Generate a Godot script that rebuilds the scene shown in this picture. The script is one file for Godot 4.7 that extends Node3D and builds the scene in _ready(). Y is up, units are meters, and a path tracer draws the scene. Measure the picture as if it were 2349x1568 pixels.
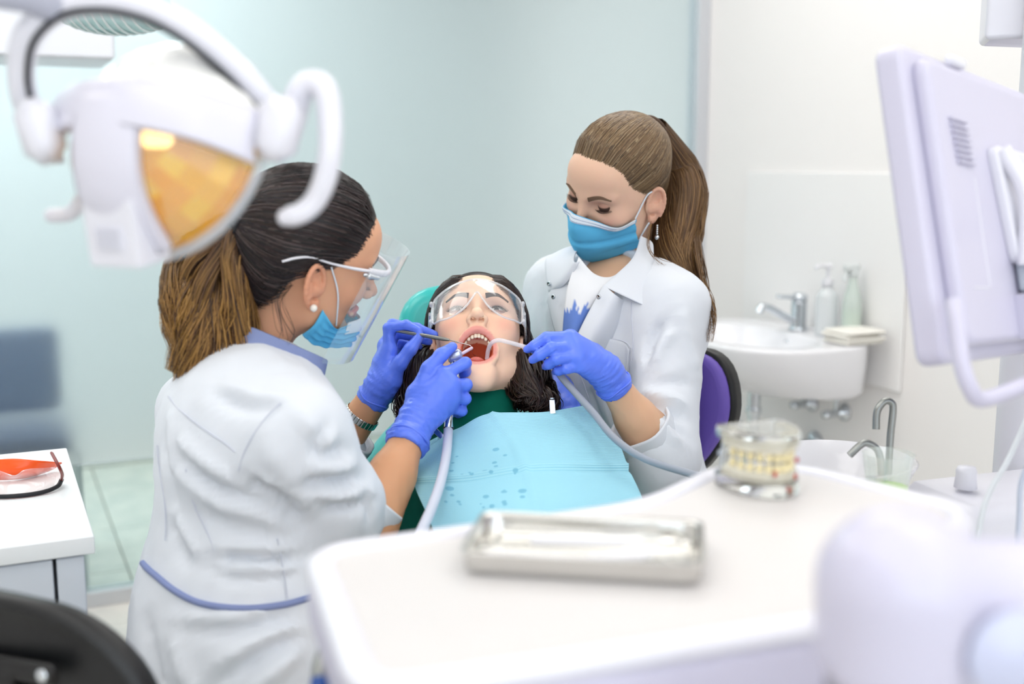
extends Node3D
# A dental surgery: dentist, assistant and patient, seen across the instrument table. Units are metres, y is up.

# ---------------------------------------------------------------- mesh builder
class MB:
	var v := PackedVector3Array()
	var i := PackedInt32Array()
	var c := PackedColorArray()
	var uv := PackedVector2Array()
	var col := Color.WHITE
	var has_uv := false

	func vert(p: Vector3, t := Vector2.ZERO) -> int:
		v.push_back(p)
		c.push_back(col)
		uv.push_back(t)
		return v.size() - 1

	func tri(a: int, b: int, d: int) -> void:
		i.push_back(a)
		i.push_back(b)
		i.push_back(d)

	func quad(a: int, b: int, d: int, e: int) -> void:
		tri(a, b, d)
		tri(a, d, e)

	func face(pts: Array) -> void:
		var s := v.size()
		for p in pts:
			vert(p)
		for k in range(1, pts.size() - 1):
			tri(s, s + k, s + k + 1)

	# frames carried along a path
	static func frames(pts: Array) -> Array:
		var out := []
		var n := Vector3.ZERO
		for k in pts.size():
			var t: Vector3
			if k == 0:
				t = pts[1] - pts[0]
			elif k == pts.size() - 1:
				t = pts[k] - pts[k - 1]
			else:
				t = (pts[k + 1] - pts[k]).normalized() + (pts[k] - pts[k - 1]).normalized()
			t = t.normalized()
			if k == 0:
				n = t.cross(Vector3.UP)
				if n.length() < 0.1:
					n = t.cross(Vector3.RIGHT)
				n = n.normalized()
			else:
				n = (n - t * n.dot(t)).normalized()
			out.append([n, t.cross(n), t])
		return out

	func tube(pts: Array, r, sides := 10, closed := false, flat := 1.0, caps := true) -> void:
		var fr := frames(pts)
		var s := v.size()
		var m := pts.size()
		for k in m:
			var rr: float = r[k] if r is Array else r
			for j in sides:
				var a := TAU * j / sides
				vert(pts[k] + fr[k][0] * cos(a) * rr + fr[k][1] * sin(a) * rr * flat, Vector2(float(j) / sides, float(k) / m))
		for k in (m if closed else m - 1):
			var k2 := (k + 1) % m
			for j in sides:
				var j2 := (j + 1) % sides
				quad(s + k * sides + j, s + k * sides + j2, s + k2 * sides + j2, s + k2 * sides + j)
		if caps and not closed:
			for e in [0, m - 1]:
				var ring := []
				for j in sides:
					ring.append(v[s + e * sides + j])
				if e == 0:
					ring.reverse()
				face(ring)

	func lathe(prof: Array, segs: int, xf: Transform3D, arc := TAU, start := 0.0, smooth := true) -> void:
		var full := absf(arc - TAU) < 0.001
		var n := segs if full else segs + 1
		for k in prof.size() - 1:
			var s := v.size()
			if smooth and k > 0:
				s = v.size() - n
			else:
				for j in n:
					var a := start + arc * j / segs
					vert(xf * Vector3(cos(a) * prof[k].x, prof[k].y, sin(a) * prof[k].x))
			var s2 := v.size()
			for j in n:
				var a := start + arc * j / segs
				vert(xf * Vector3(cos(a) * prof[k + 1].x, prof[k + 1].y, sin(a) * prof[k + 1].x))
			for j in segs:
				var j2 := (j + 1) % n
				quad(s + j, s2 + j, s2 + j2, s + j2)

	func rbox(size: Vector3, b: float, xf: Transform3D) -> void:
		var hs := size * 0.5
		b = minf(b, minf(hs.x, minf(hs.y, hs.z)) * 0.98)
		var idx := {}
		for sx in [-1, 1]:
			for sy in [-1, 1]:
				for sz in [-1, 1]:
					var corner := Vector3(sx * hs.x, sy * hs.y, sz * hs.z)
					for ax in 3:
						var p := corner
						for o in 3:
							if o != ax:
								p[o] -= signf(p[o]) * b
						idx[[sx, sy, sz, ax]] = vert(xf * p)
		for ax in 3:
			var u := (ax + 1) % 3
			var w := (ax + 2) % 3
			for sg in [-1, 1]:
				var q := []
				for pr in [[-1, -1], [1, -1], [1, 1], [-1, 1]]:
					var kk := [0, 0, 0, ax]
					kk[ax] = sg
					kk[u] = pr[0]
					kk[w] = pr[1]
					q.append(idx[kk])
				if sg > 0:
					quad(q[0], q[1], q[2], q[3])
				else:
					quad(q[3], q[2], q[1], q[0])
			# edges that run along ax
			for su in [-1, 1]:
				for sw in [-1, 1]:
					var a0 := [0, 0, 0, u]
					a0[ax] = -1
					a0[u] = su
					a0[w] = sw
					var a1 := a0.duplicate()
					a1[ax] = 1
					var b0 := a0.duplicate()
					b0[3] = w
					var b1 := a1.duplicate()
					b1[3] = w
					if su * sw > 0:
						quad(idx[a0], idx[b0], idx[b1], idx[a1])
					else:
						quad(idx[a0], idx[a1], idx[b1], idx[b0])
		for sx in [-1, 1]:
			for sy in [-1, 1]:
				for sz in [-1, 1]:
					var t := [idx[[sx, sy, sz, 0]], idx[[sx, sy, sz, 1]], idx[[sx, sy, sz, 2]]]
					if sx * sy * sz > 0:
						tri(t[0], t[1], t[2])
					else:
						tri(t[0], t[2], t[1])

	# extruded outline in the plane xz of xf, from y0 to y1, with rounded edges
	func prism(poly: Array, y0: float, y1: float, bev: float, xf: Transform3D, steps := 3) -> void:
		var n := poly.size()
		var area := 0.0
		for k in n:
			var p: Vector2 = poly[k]
			var q: Vector2 = poly[(k + 1) % n]
			area += p.x * q.y - q.x * p.y
		var pl := poly.duplicate()
		if area > 0:
			pl.reverse()
		var nor := []
		for k in n:
			var e1: Vector2 = (pl[k] - pl[(k + n - 1) % n]).normalized()
			var e2: Vector2 = (pl[(k + 1) % n] - pl[k]).normalized()
			var nn := Vector2(-e1.y, e1.x) + Vector2(-e2.y, e2.x)
			nor.append(nn.normalized() / maxf(0.5, cos(e1.angle_to(e2) * 0.5)))
		var rings := []
		for k in steps + 1:
			var a := PI * 0.5 * k / steps
			rings.append([bev * (1.0 - sin(a)), y0 + bev * (1.0 - cos(a))])
		for k in steps + 1:
			var a := PI * 0.5 * k / steps
			rings.append([bev * (1.0 - cos(a)), y1 - bev * (1.0 - sin(a))])
		var s := v.size()
		for r in rings:
			for k in n:
				var p: Vector2 = pl[k] - nor[k] * r[0]
				vert(xf * Vector3(p.x, r[1], p.y))
		for r in rings.size() - 1:
			for k in n:
				var k2 := (k + 1) % n
				quad(s + r * n + k, s + r * n + k2, s + (r + 1) * n + k2, s + (r + 1) * n + k)
		for e in [0, rings.size() - 1]:
			var flat := PackedVector2Array()
			for k in n:
				flat.push_back(pl[k] - nor[k] * rings[e][0])
			var t := Geometry2D.triangulate_polygon(flat)
			var s2 := v.size()
			for p in flat:
				vert(xf * Vector3(p.x, rings[e][1], p.y))
			for k in range(0, t.size(), 3):
				var A: Vector2 = flat[t[k]]
				var B: Vector2 = flat[t[k + 1]]
				var C: Vector2 = flat[t[k + 2]]
				var ccw := (B - A).cross(C - A) < 0.0
				if (e != 0) == ccw:
					tri(s2 + t[k], s2 + t[k + 1], s2 + t[k + 2])
				else:
					tri(s2 + t[k], s2 + t[k + 2], s2 + t[k + 1])

	func ball(ctr: Vector3, r: Vector3, bs := Basis(), nu := 16, nv := 10) -> void:
		var s := v.size()
		for a in nv + 1:
			var th := PI * a / nv
			for b in nu + 1:
				var ph := TAU * b / nu
				vert(ctr + bs * (Vector3(sin(th) * cos(ph), cos(th), sin(th) * sin(ph)) * r), Vector2(float(b) / nu, float(a) / nv))
		for a in nv:
			for b in nu:
				var q := s + a * (nu + 1) + b
				quad(q, q + 1, q + nu + 2, q + nu + 1)

	static func cr(a, b, d, e, t: float):
		return ((b * 2.0) + (d - a) * t + (a * 2.0 - b * 5.0 + d * 4.0 - e) * t * t + (b * 3.0 - a - d * 3.0 + e) * t * t * t) * 0.5

	# smooth path through points
	static func curve(p: Array, n: int, closed := false) -> Array:
		var out := []
		var m := p.size()
		var segs := m if closed else m - 1
		for k in segs:
			var a = p[(k - 1 + m) % m] if closed or k > 0 else p[0] * 2.0 - p[1]
			var e = p[(k + 2) % m] if closed or k + 2 < m else p[m - 1] * 2.0 - p[m - 2]
			for j in n:
				out.append(cr(a, p[k], p[(k + 1) % m], e, float(j) / n))
		if not closed:
			out.append(p[m - 1])
		return out

	# sheet through a net of points, with thickness th; rel moves points out along the normal: Callable(u, v)
	func sheet(net: Array, nu: int, nv: int, th: float, rel = null, paint = null) -> void:
		var rows := []
		for r in net:
			rows.append(curve(r, nu))
		var w: int = rows[0].size()
		var cols := []
		for k in w:
			var line := []
			for r in rows:
				line.append(r[k])
			cols.append(curve(line, nv))
		var hgt: int = cols[0].size()
		var nor := []
		for a in w:
			var cn := []
			for b in hgt:
				var du: Vector3 = cols[mini(a + 1, w - 1)][b] - cols[maxi(a - 1, 0)][b]
				var dv: Vector3 = cols[a][mini(b + 1, hgt - 1)] - cols[a][maxi(b - 1, 0)]
				cn.append(dv.cross(du).normalized())
			nor.append(cn)
		has_uv = true
		var s := v.size()
		for side in 2:
			for a in w:
				for b in hgt:
					var t := Vector2(float(a) / (w - 1), float(b) / (hgt - 1))
					var o: float = rel.call(t.x, t.y) if rel != null else 0.0
					if paint != null:
						col = paint.call(t.x, t.y)
					vert(cols[a][b] + nor[a][b] * (o + (th if side == 0 else 0.0)), t)
		var off := w * hgt
		for a in w - 1:
			for b in hgt - 1:
				var q := s + a * hgt + b
				quad(q, q + 1, q + hgt + 1, q + hgt)
				quad(off + q, off + q + hgt, off + q + hgt + 1, off + q + 1)
		for a in w - 1:
			var q := s + a * hgt
			quad(q, q + hgt, off + q + hgt, off + q)
			q += hgt - 1
			quad(q, off + q, off + q + hgt, q + hgt)
		for b in hgt - 1:
			var q := s + b
			quad(q, off + q, off + q + 1, q + 1)
			q += (w - 1) * hgt
			quad(q, q + 1, off + q + 1, off + q)

	# flat ribbon (a lock of hair): pts, widths, outward directions
	func lock(pts: Array, outs: Array, w: float, c0: Color, c1: Color, tip := 0.3) -> void:
		var m := pts.size()
		var s := v.size()
		for k in m:
			var t: Vector3 = (pts[mini(k + 1, m - 1)] - pts[maxi(k - 1, 0)]).normalized()
			var sd := t.cross(outs[k]).normalized()
			var f := float(k) / (m - 1)
			var ww := w * minf(1.0, minf(0.45 + f * 6.0, (1.0 - f) * 3.0 + tip))
			col = c0.lerp(c1, f)
			var up: Vector3 = sd.cross(t).normalized()
			vert(pts[k] - sd * ww)
			vert(pts[k] + up * ww * 0.55)
			vert(pts[k] + sd * ww)
		for k in m - 1:
			var q := s + k * 3
			quad(q, q + 3, q + 4, q + 1)
			quad(q + 1, q + 4, q + 5, q + 2)

	func normals() -> PackedVector3Array:
		var n := PackedVector3Array()
		n.resize(v.size())
		for k in range(0, i.size(), 3):
			var a := i[k]
			var b := i[k + 1]
			var d := i[k + 2]
			var f := (v[b] - v[a]).cross(v[d] - v[a])
			n[a] += f
			n[b] += f
			n[d] += f
		for k in n.size():
			n[k] = n[k].normalized() if n[k].length_squared() > 1e-24 else Vector3.UP
		return n

	func mesh(off := Vector3.ZERO) -> ArrayMesh:
		var n := normals()
		var idx := PackedInt32Array()
		idx.resize(i.size())
		for k in range(0, i.size(), 3):
			idx[k] = i[k]
			idx[k + 1] = i[k + 2]
			idx[k + 2] = i[k + 1]
		var p := v
		if off != Vector3.ZERO:
			p = Transform3D(Basis(), -off) * v
		var arr := []
		arr.resize(Mesh.ARRAY_MAX)
		arr[Mesh.ARRAY_VERTEX] = p
		arr[Mesh.ARRAY_NORMAL] = n
		arr[Mesh.ARRAY_COLOR] = c
		if has_uv:
			arr[Mesh.ARRAY_TEX_UV] = uv
		arr[Mesh.ARRAY_INDEX] = idx
		var am := ArrayMesh.new()
		am.add_surface_from_arrays(Mesh.PRIMITIVE_TRIANGLES, arr)
		return am

# ---------------------------------------------------------------- smooth bodies from distances
class Field:
	var o: Vector3
	var h: float
	var nx: int
	var ny: int
	var nz: int
	var d := PackedFloat32Array()

	func _init(lo: Vector3, hi: Vector3, cell: float) -> void:
		o = lo
		h = cell
		nx = int(ceil((hi.x - lo.x) / cell)) + 1
		ny = int(ceil((hi.y - lo.y) / cell)) + 1
		nz = int(ceil((hi.z - lo.z) / cell)) + 1
		d.resize(nx * ny * nz)
		d.fill(1.0)

	func span(lo: Vector3, hi: Vector3) -> Array:
		var a := (lo - o) / h
		var b := (hi - o) / h
		return [maxi(0, int(a.x)), mini(nx - 1, int(ceil(b.x))), maxi(0, int(a.y)), mini(ny - 1, int(ceil(b.y))), maxi(0, int(a.z)), mini(nz - 1, int(ceil(b.z)))]

	# tapered capsule; way 1 joins, -1 cuts away
	func cap(a: Vector3, b: Vector3, ra: float, rb: float, k := 0.012, way := 1) -> void:
		var m := maxf(ra, rb) + k + 2.5 * h
		var s := span(a.min(b) - Vector3(m, m, m), a.max(b) + Vector3(m, m, m))
		var ba := b - a
		var l2 := maxf(ba.length_squared(), 1e-12)
		var ik := 1.0 / k
		for z in range(s[4], s[5] + 1):
			for y in range(s[2], s[3] + 1):
				var q := (z * ny + y) * nx
				var p := o + Vector3(s[0] * h, y * h, z * h) - a
				for x in range(s[0], s[1] + 1):
					var t := clampf(p.dot(ba) / l2, 0.0, 1.0)
					var e := (p - ba * t).length() - ra - (rb - ra) * t
					var g := d[q + x]
					if way > 0:
						var w := maxf(k - absf(g - e), 0.0) * ik
						d[q + x] = minf(g, e) - w * w * k * 0.25
					else:
						e = -e
						var w := maxf(k - absf(g - e), 0.0) * ik
						d[q + x] = maxf(g, e) + w * w * k * 0.25
					p.x += h

	func ell(ctr: Vector3, r: Vector3, k := 0.012, way := 1, bs := Basis()) -> void:
		var inv := bs.transposed()
		var m := k + 2.5 * h
		var ext := Vector3(absf(bs.x.x) * r.x + absf(bs.y.x) * r.y + absf(bs.z.x) * r.z, absf(bs.x.y) * r.x + absf(bs.y.y) * r.y + absf(bs.z.y) * r.z, absf(bs.x.z) * r.x + absf(bs.y.z) * r.y + absf(bs.z.z) * r.z) + Vector3(m, m, m)
		var s := span(ctr - ext, ctr + ext)
		var ik := 1.0 / k
		var r1 := Vector3(1.0 / r.x, 1.0 / r.y, 1.0 / r.z)
		var turned := bs != Basis()
		for z in range(s[4], s[5] + 1):
			for y in range(s[2], s[3] + 1):
				var q := (z * ny + y) * nx
				for x in range(s[0], s[1] + 1):
					var p := o + Vector3(x * h, y * h, z * h) - ctr
					if turned:
						p = inv * p
					p *= r1
					var k0 := p.length()
					var k1 := (p * r1).length()
					var e := k0 * (k0 - 1.0) / maxf(k1, 1e-9)
					var g := d[q + x]
					if way > 0:
						var w := maxf(k - absf(g - e), 0.0) * ik
						d[q + x] = minf(g, e) - w * w * k * 0.25
					else:
						e = -e
						var w := maxf(k - absf(g - e), 0.0) * ik
						d[q + x] = maxf(g, e) + w * w * k * 0.25

	func chain(pts: Array, rs: Array, k := 0.012, way := 1) -> void:
		for j in pts.size() - 1:
			cap(pts[j], pts[j + 1], rs[j], rs[j + 1], k, way)

	func val(p: Vector3) -> float:
		var g := (p - o) / h
		var x := clampi(int(g.x), 0, nx - 2)
		var y := clampi(int(g.y), 0, ny - 2)
		var z := clampi(int(g.z), 0, nz - 2)
		var f := g - Vector3(x, y, z)
		var q := (z * ny + y) * nx + x
		var up := nx * ny
		var a := lerpf(lerpf(d[q], d[q + 1], f.x), lerpf(d[q + nx], d[q + nx + 1], f.x), f.y)
		var b := lerpf(lerpf(d[q + up], d[q + up + 1], f.x), lerpf(d[q + up + nx], d[q + up + nx + 1], f.x), f.y)
		return lerpf(a, b, f.z)

	func grad(p: Vector3) -> Vector3:
		var e := h * 0.75
		return Vector3(val(p + Vector3(e, 0, 0)) - val(p - Vector3(e, 0, 0)), val(p + Vector3(0, e, 0)) - val(p - Vector3(0, e, 0)), val(p + Vector3(0, 0, e)) - val(p - Vector3(0, 0, e))).normalized()

	# nearest point of the surface
	func snap(p: Vector3, lift := 0.0) -> Vector3:
		for k in 10:
			p -= grad(p) * clampf(val(p), -0.03, 0.03)
		return p + grad(p) * lift

	func mesh(mb: MB, xf := Transform3D.IDENTITY, paint = null) -> void:
		var cell := PackedInt32Array()
		cell.resize(nx * ny * nz)
		cell.fill(-1)
		var up := nx * ny
		var co := [0, 1, nx, nx + 1, up, up + 1, up + nx, up + nx + 1]
		var cp := [Vector3(0, 0, 0), Vector3(1, 0, 0), Vector3(0, 1, 0), Vector3(1, 1, 0), Vector3(0, 0, 1), Vector3(1, 0, 1), Vector3(0, 1, 1), Vector3(1, 1, 1)]
		var ed := [[0, 1], [2, 3], [4, 5], [6, 7], [0, 2], [1, 3], [4, 6], [5, 7], [0, 4], [1, 5], [2, 6], [3, 7]]
		for z in nz - 1:
			for y in ny - 1:
				var row := (z * ny + y) * nx
				for x in nx - 1:
					var q := row + x
					if d[q] > 0.5:
						continue
					var neg := 0
					for k in 8:
						if d[q + co[k]] < 0.0:
							neg += 1
					if neg == 0 or neg == 8:
						continue
					var sum := Vector3.ZERO
					var cnt := 0
					for e in ed:
						var fa := d[q + co[e[0]]]
						var fb := d[q + co[e[1]]]
						if (fa < 0.0) != (fb < 0.0):
							sum += cp[e[0]].lerp(cp[e[1]], fa / (fa - fb))
							cnt += 1
					var p := o + (Vector3(x, y, z) + sum / cnt) * h
					if paint != null:
						mb.col = paint.call(p)
					cell[q] = mb.vert(xf * p)
		for z in range(1, nz - 1):
			for y in range(1, ny - 1):
				var row := (z * ny + y) * nx
				for x in range(1, nx - 1):
					var q := row + x
					if cell[q] < 0:
						continue
					var s := d[q] < 0.0
					if s != (d[q + 1] < 0.0):
						ring(mb, cell[q], cell[q - nx], cell[q - nx - up], cell[q - up], s)
					if s != (d[q + nx] < 0.0):
						ring(mb, cell[q], cell[q - up], cell[q - up - 1], cell[q - 1], s)
					if s != (d[q + up] < 0.0):
						ring(mb, cell[q], cell[q - 1], cell[q - 1 - nx], cell[q - nx], s)

	func ring(mb: MB, a: int, b: int, e: int, f: int, s: bool) -> void:
		if a < 0 or b < 0 or e < 0 or f < 0:
			return
		if s:
			mb.quad(a, b, e, f)
		else:
			mb.quad(a, f, e, b)

# ---------------------------------------------------------------- scene helpers
var M := {}
var rng := RandomNumberGenerator.new()
var used := {}

func numbered(called: String) -> String:
	if not used.has(called):
		used[called] = 0
		return called
	used[called] += 1
	return "%s_%03d" % [called, used[called]]

func thing(called: String, label: String, category: String, at := Vector3.ZERO, group := "") -> Node3D:
	var o := Node3D.new()
	o.name = numbered(called)
	add_child(o)
	o.position = at
	o.set_meta("label", label)
	o.set_meta("category", category)
	if group:
		o.set_meta("group", group)
	return o

func place(node: Node3D, parent: Node) -> void:
	parent.add_child(node, true)

# commits a builder as one mesh under parent; the builder's points are in the room's own metres
func part(mb: MB, called: String, m: Material, parent: Node = self, label := "") -> MeshInstance3D:
	var o := MeshInstance3D.new()
	o.name = called if parent != self else numbered(called)
	var off := Vector3.ZERO
	var q: Node = parent
	while q is Node3D and q != self:
		off += q.position
		q = q.get_parent()
	o.mesh = mb.mesh(off)
	o.material_override = null
	o.mesh.surface_set_material(0, m)
	place(o, parent)
	if label:
		o.set_meta("label", label)
	return o

func single(mb: MB, called: String, m: Material, label: String, category: String, group := "") -> MeshInstance3D:
	var o := part(mb, called, m)
	o.set_meta("label", label)
	o.set_meta("category", category)
	if group:
		o.set_meta("group", group)
	return o

func structure(mb: MB, called: String, m: Material, parent: Node = self) -> MeshInstance3D:
	var o := part(mb, called, m, parent)
	if parent == self:
		o.set_meta("kind", "structure")
	return o

func mat(c: Color, rough := 0.5, metal := 0.0, spec := 0.5) -> StandardMaterial3D:
	var m := StandardMaterial3D.new()
	m.albedo_color = c
	m.roughness = rough
	m.metallic = metal
	m.metallic_specular = spec
	return m

func painted(rough := 0.6, spec := 0.4) -> StandardMaterial3D:
	var m := mat(Color.WHITE, rough, 0.0, spec)
	m.vertex_color_use_as_albedo = true
	return m

func clear(c: Color, alpha: float, rough := 0.03) -> StandardMaterial3D:
	var m := mat(Color(c.r, c.g, c.b, alpha), rough)
	m.transparency = BaseMaterial3D.TRANSPARENCY_ALPHA
	return m

func glass(c: Color, rough := 0.0, scale := 0.05) -> StandardMaterial3D:
	var m := mat(Color(c.r, c.g, c.b, 0.0), rough)
	m.refraction_enabled = true
	m.refraction_scale = scale
	return m

func noise_tex(freq: float, seed_: int, lo: Color, hi: Color, size := 512, oct := 4) -> NoiseTexture2D:
	var n := FastNoiseLite.new()
	n.noise_type = FastNoiseLite.TYPE_SIMPLEX_SMOOTH
	n.frequency = freq
	n.seed = seed_
	n.fractal_octaves = oct
	var t := NoiseTexture2D.new()
	t.width = size
	t.height = size
	t.seamless = true
	t.noise = n
	var g := Gradient.new()
	g.set_color(0, lo)
	g.set_color(1, hi)
	t.color_ramp = g
	return t

func lin(r: int, g: int, b: int) -> Color:
	return Color8(r, g, b).srgb_to_linear()

func basis_from(fwd: Vector3, up := Vector3.UP) -> Basis:
	var z := fwd.normalized()
	var x := up.cross(z).normalized()
	return Basis(x, z.cross(x), z)

func round_poly(p: Array, r: float, n := 5) -> Array:
	var out := []
	var m := p.size()
	for k in m:
		var a: Vector2 = p[(k + m - 1) % m]
		var b: Vector2 = p[k]
		var e: Vector2 = p[(k + 1) % m]
		var rr := minf(r, minf(a.distance_to(b), b.distance_to(e)) * 0.49)
		var s := b + (a - b).normalized() * rr
		var t := b + (e - b).normalized() * rr
		for j in n + 1:
			var f := float(j) / n
			out.append(s.lerp(b, f).lerp(b.lerp(t, f), f))
	return out


# the room's own axes: x runs along the glass partition, z along the wall with the sink, origin in their corner
var R := Transform3D(Basis(Vector3.UP, deg_to_rad(25.0)), Vector3(0.681, 0, -4.116))
const CEILING := 2.75

func rx(x: float, y: float, z: float) -> Vector3:
	return R * Vector3(x, y, z)

func rat(x: float, y: float, z: float, turn := Basis()) -> Transform3D:
	return Transform3D(R.basis * turn, rx(x, y, z))

func box_room(mb: MB, lo: Vector3, hi: Vector3, bev := 0.002) -> void:
	mb.rbox(hi - lo, bev, Transform3D(R.basis, R * ((lo + hi) * 0.5)))

func _ready() -> void:
	rng.seed = 7
	# camera
	var cam := Camera3D.new()
	cam.name = "camera"
	add_child(cam)
	cam.position = Vector3(0, 1.3, 0)
	cam.rotation_degrees = Vector3(-9, 0, 0)
	var lens := CameraAttributesPhysical.new()
	lens.frustum_focal_length = 39.8
	lens.frustum_focus_distance = 1.83
	lens.exposure_aperture = 2.2
	cam.attributes = lens
	cam.fov = 33.57
	cam.near = 0.05
	# surroundings
	var we := WorldEnvironment.new()
	we.name = "surroundings"
	var env := Environment.new()
	env.background_mode = Environment.BG_COLOR
	env.background_color = Color(0.75, 0.8, 0.85)
	env.tonemap_mode = Environment.TONE_MAPPER_LINEAR
	env.tonemap_exposure = 1.18
	env.sdfgi_enabled = true
	env.ssao_enabled = true
	env.ssil_enabled = true
	we.environment = env
	add_child(we)
	# ceiling panels light the room, three more the corridor behind the glass
	for p in [[-0.9, 1.0, 1.1, "the washbasin corner"], [-2.9, 1.0, 0.9, "the grey cabinet before the frosted glass"], [-0.9, 2.9, 0.36, "the monitor and water unit"], [-2.9, 2.9, 0.46, "the black chair"], [-0.9, 4.5, 0.24, "the added window end beside the right wall"], [-2.9, 4.5, 0.34, "the added window end beside the left wall"]]:
		ceiling_panel(p[0], p[1], 1.2, 1.2, p[2], Color(1.0, 0.985, 0.97), p[3])
	for x in [-2.0, -3.4]:
		ceiling_panel(x, -0.75, 1.0, 0.5, 2.1, Color(0.95, 0.99, 1.0), "the corridor %s" % ("in the middle" if x > -3 else "at its far left end"))

	materials()
	front_fill()
	room()
	sink_corner()
	furniture()
	instrument_table()
	unit_side()
	operating_lamp()
	dental_chair()
	dentist()
	assistant()
	patient()
	instruments()

func ceiling_panel(x: float, z: float, w: float, l: float, energy: float, c: Color, spot: String) -> void:
	var at := rx(x, CEILING, z)
	var t := thing("ceiling_light", "flat white ceiling light panel over %s" % spot, "light", at, "surgery ceiling lights" if z > 0 else "corridor ceiling lights")
	var mb := MB.new()
	mb.rbox(Vector3(w + 0.04, 0.02, l + 0.04), 0.004, Transform3D(R.basis, at + Vector3(0, -0.01, 0)))
	part(mb, "frame", mat(Color(0.9, 0.9, 0.9), 0.5), t)
	mb = MB.new()
	mb.rbox(Vector3(w, 0.008, l), 0.002, Transform3D(R.basis, at + Vector3(0, -0.021, 0)))
	var m := mat(Color(0.95, 0.95, 0.95), 0.6)
	m.emission_enabled = true
	m.emission = c
	m.emission_energy_multiplier = 1.2
	part(mb, "diffuser", m, t)
	var a := AreaLight3D.new()
	a.name = "panel_light"
	a.area_size = Vector2(w, l)
	a.light_energy = energy
	a.light_color = c
	a.shadow_enabled = true
	a.set("area_range", 12.0)
	t.add_child(a)
	a.basis = R.basis * Basis(Vector3.RIGHT, -PI / 2)
	a.position = Vector3(0, -0.032, 0)

# added unseen window behind the camera, put in as soft frontal fill light
func front_fill() -> void:
	var mb := MB.new()
	for q in [[-3.9, 0.95, -0.7, 1.0], [-3.9, 2.3, -0.7, 2.35], [-3.9, 1.0, -3.85, 2.3], [-0.75, 1.0, -0.7, 2.3], [-2.33, 1.0, -2.27, 2.3]]:
		box_room(mb, Vector3(q[0], q[1], 5.16), Vector3(q[2], q[3], 5.22))
	var w := structure(mb, "added_window_1", M.white)
	mb = MB.new()
	box_room(mb, Vector3(-3.85, 1.0, 5.185), Vector3(-0.75, 2.3, 5.195))
	var m := mat(Color(0.9, 0.95, 1.0), 0.4)
	m.emission_enabled = true
	m.emission = Color(0.93, 0.97, 1.0)
	m.emission_energy_multiplier = 1.2
	part(mb, "fill_pane", m, w, "glowing pane of the added window giving frontal fill light")
	var a := AreaLight3D.new()
	a.name = "front_fill"
	a.area_size = Vector2(3.1, 1.3)
	a.light_energy = 0.55
	a.light_color = Color(0.95, 0.98, 1.0)
	a.shadow_enabled = true
	a.set("area_range", 14.0)
	add_child(a)
	a.transform = rat(-2.3, 1.65, 5.15)

func materials() -> void:
	M.wall = mat(Color(0.955, 0.945, 0.94), 0.85, 0.0, 0.3)

	M.wall.uv1_triplanar = true
	M.wall.uv1_scale = Vector3(3, 3, 3)
	M.ceiling = mat(Color(0.94, 0.94, 0.94), 0.9)
	M.corridor = mat(Color(0.9, 0.92, 0.92), 0.8)
	var marble := noise_tex(0.012, 5, Color(0.93, 0.91, 0.88), Color(0.84, 0.84, 0.82), 512, 5)
	M.tile = mat(Color.WHITE, 0.25)
	M.tile.albedo_texture = marble
	M.tile.uv1_triplanar = true
	M.tile.uv1_world_triplanar = true
	M.tile.uv1_scale = Vector3(1.1, 1.1, 1.1)
	M.grout = mat(Color(0.66, 0.64, 0.6), 0.9)
	M.frost = glass(Color(0.932, 0.963, 0.968), 0.34)
	M.clearpane = glass(Color(0.9, 0.955, 0.942), 0.0)
	M.alu = mat(Color(0.83, 0.84, 0.86), 0.35, 0.6)
	M.white = mat(Color(0.93, 0.93, 0.96), 0.35)
	M.plastic = mat(Color(0.81, 0.8, 0.875), 0.32)
	M.plastic2 = mat(Color(0.9, 0.9, 0.935), 0.28)
	M.housing = mat(Color(0.86, 0.855, 0.905), 0.3)
	M.tabletop = mat(Color(0.86, 0.848, 0.845), 0.4)
	M.chrome = mat(Color(0.82, 0.84, 0.86), 0.12, 1.0)
	M.steel = mat(Color(0.84, 0.835, 0.82), 0.18, 1.0)
	M.dull_steel = mat(Color(0.6, 0.61, 0.6), 0.35, 1.0)
	M.black = mat(Color(0.045, 0.05, 0.06), 0.42)
	M.rubber = mat(Color(0.05, 0.06, 0.09), 0.6)
	M.ceramic = mat(Color(0.93, 0.93, 0.945), 0.12)
	M.melamine = mat(Color(0.84, 0.87, 0.91), 0.4)
	M.melamine_top = mat(Color(0.94, 0.955, 0.965), 0.35)
	M.teal = mat(Color(0.17, 0.72, 0.7), 0.3)
	M.purple = mat(Color(0.43, 0.34, 0.72), 0.5)
	M.clear_plastic = clear(Color(0.9, 0.93, 0.95), 0.05)

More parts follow.
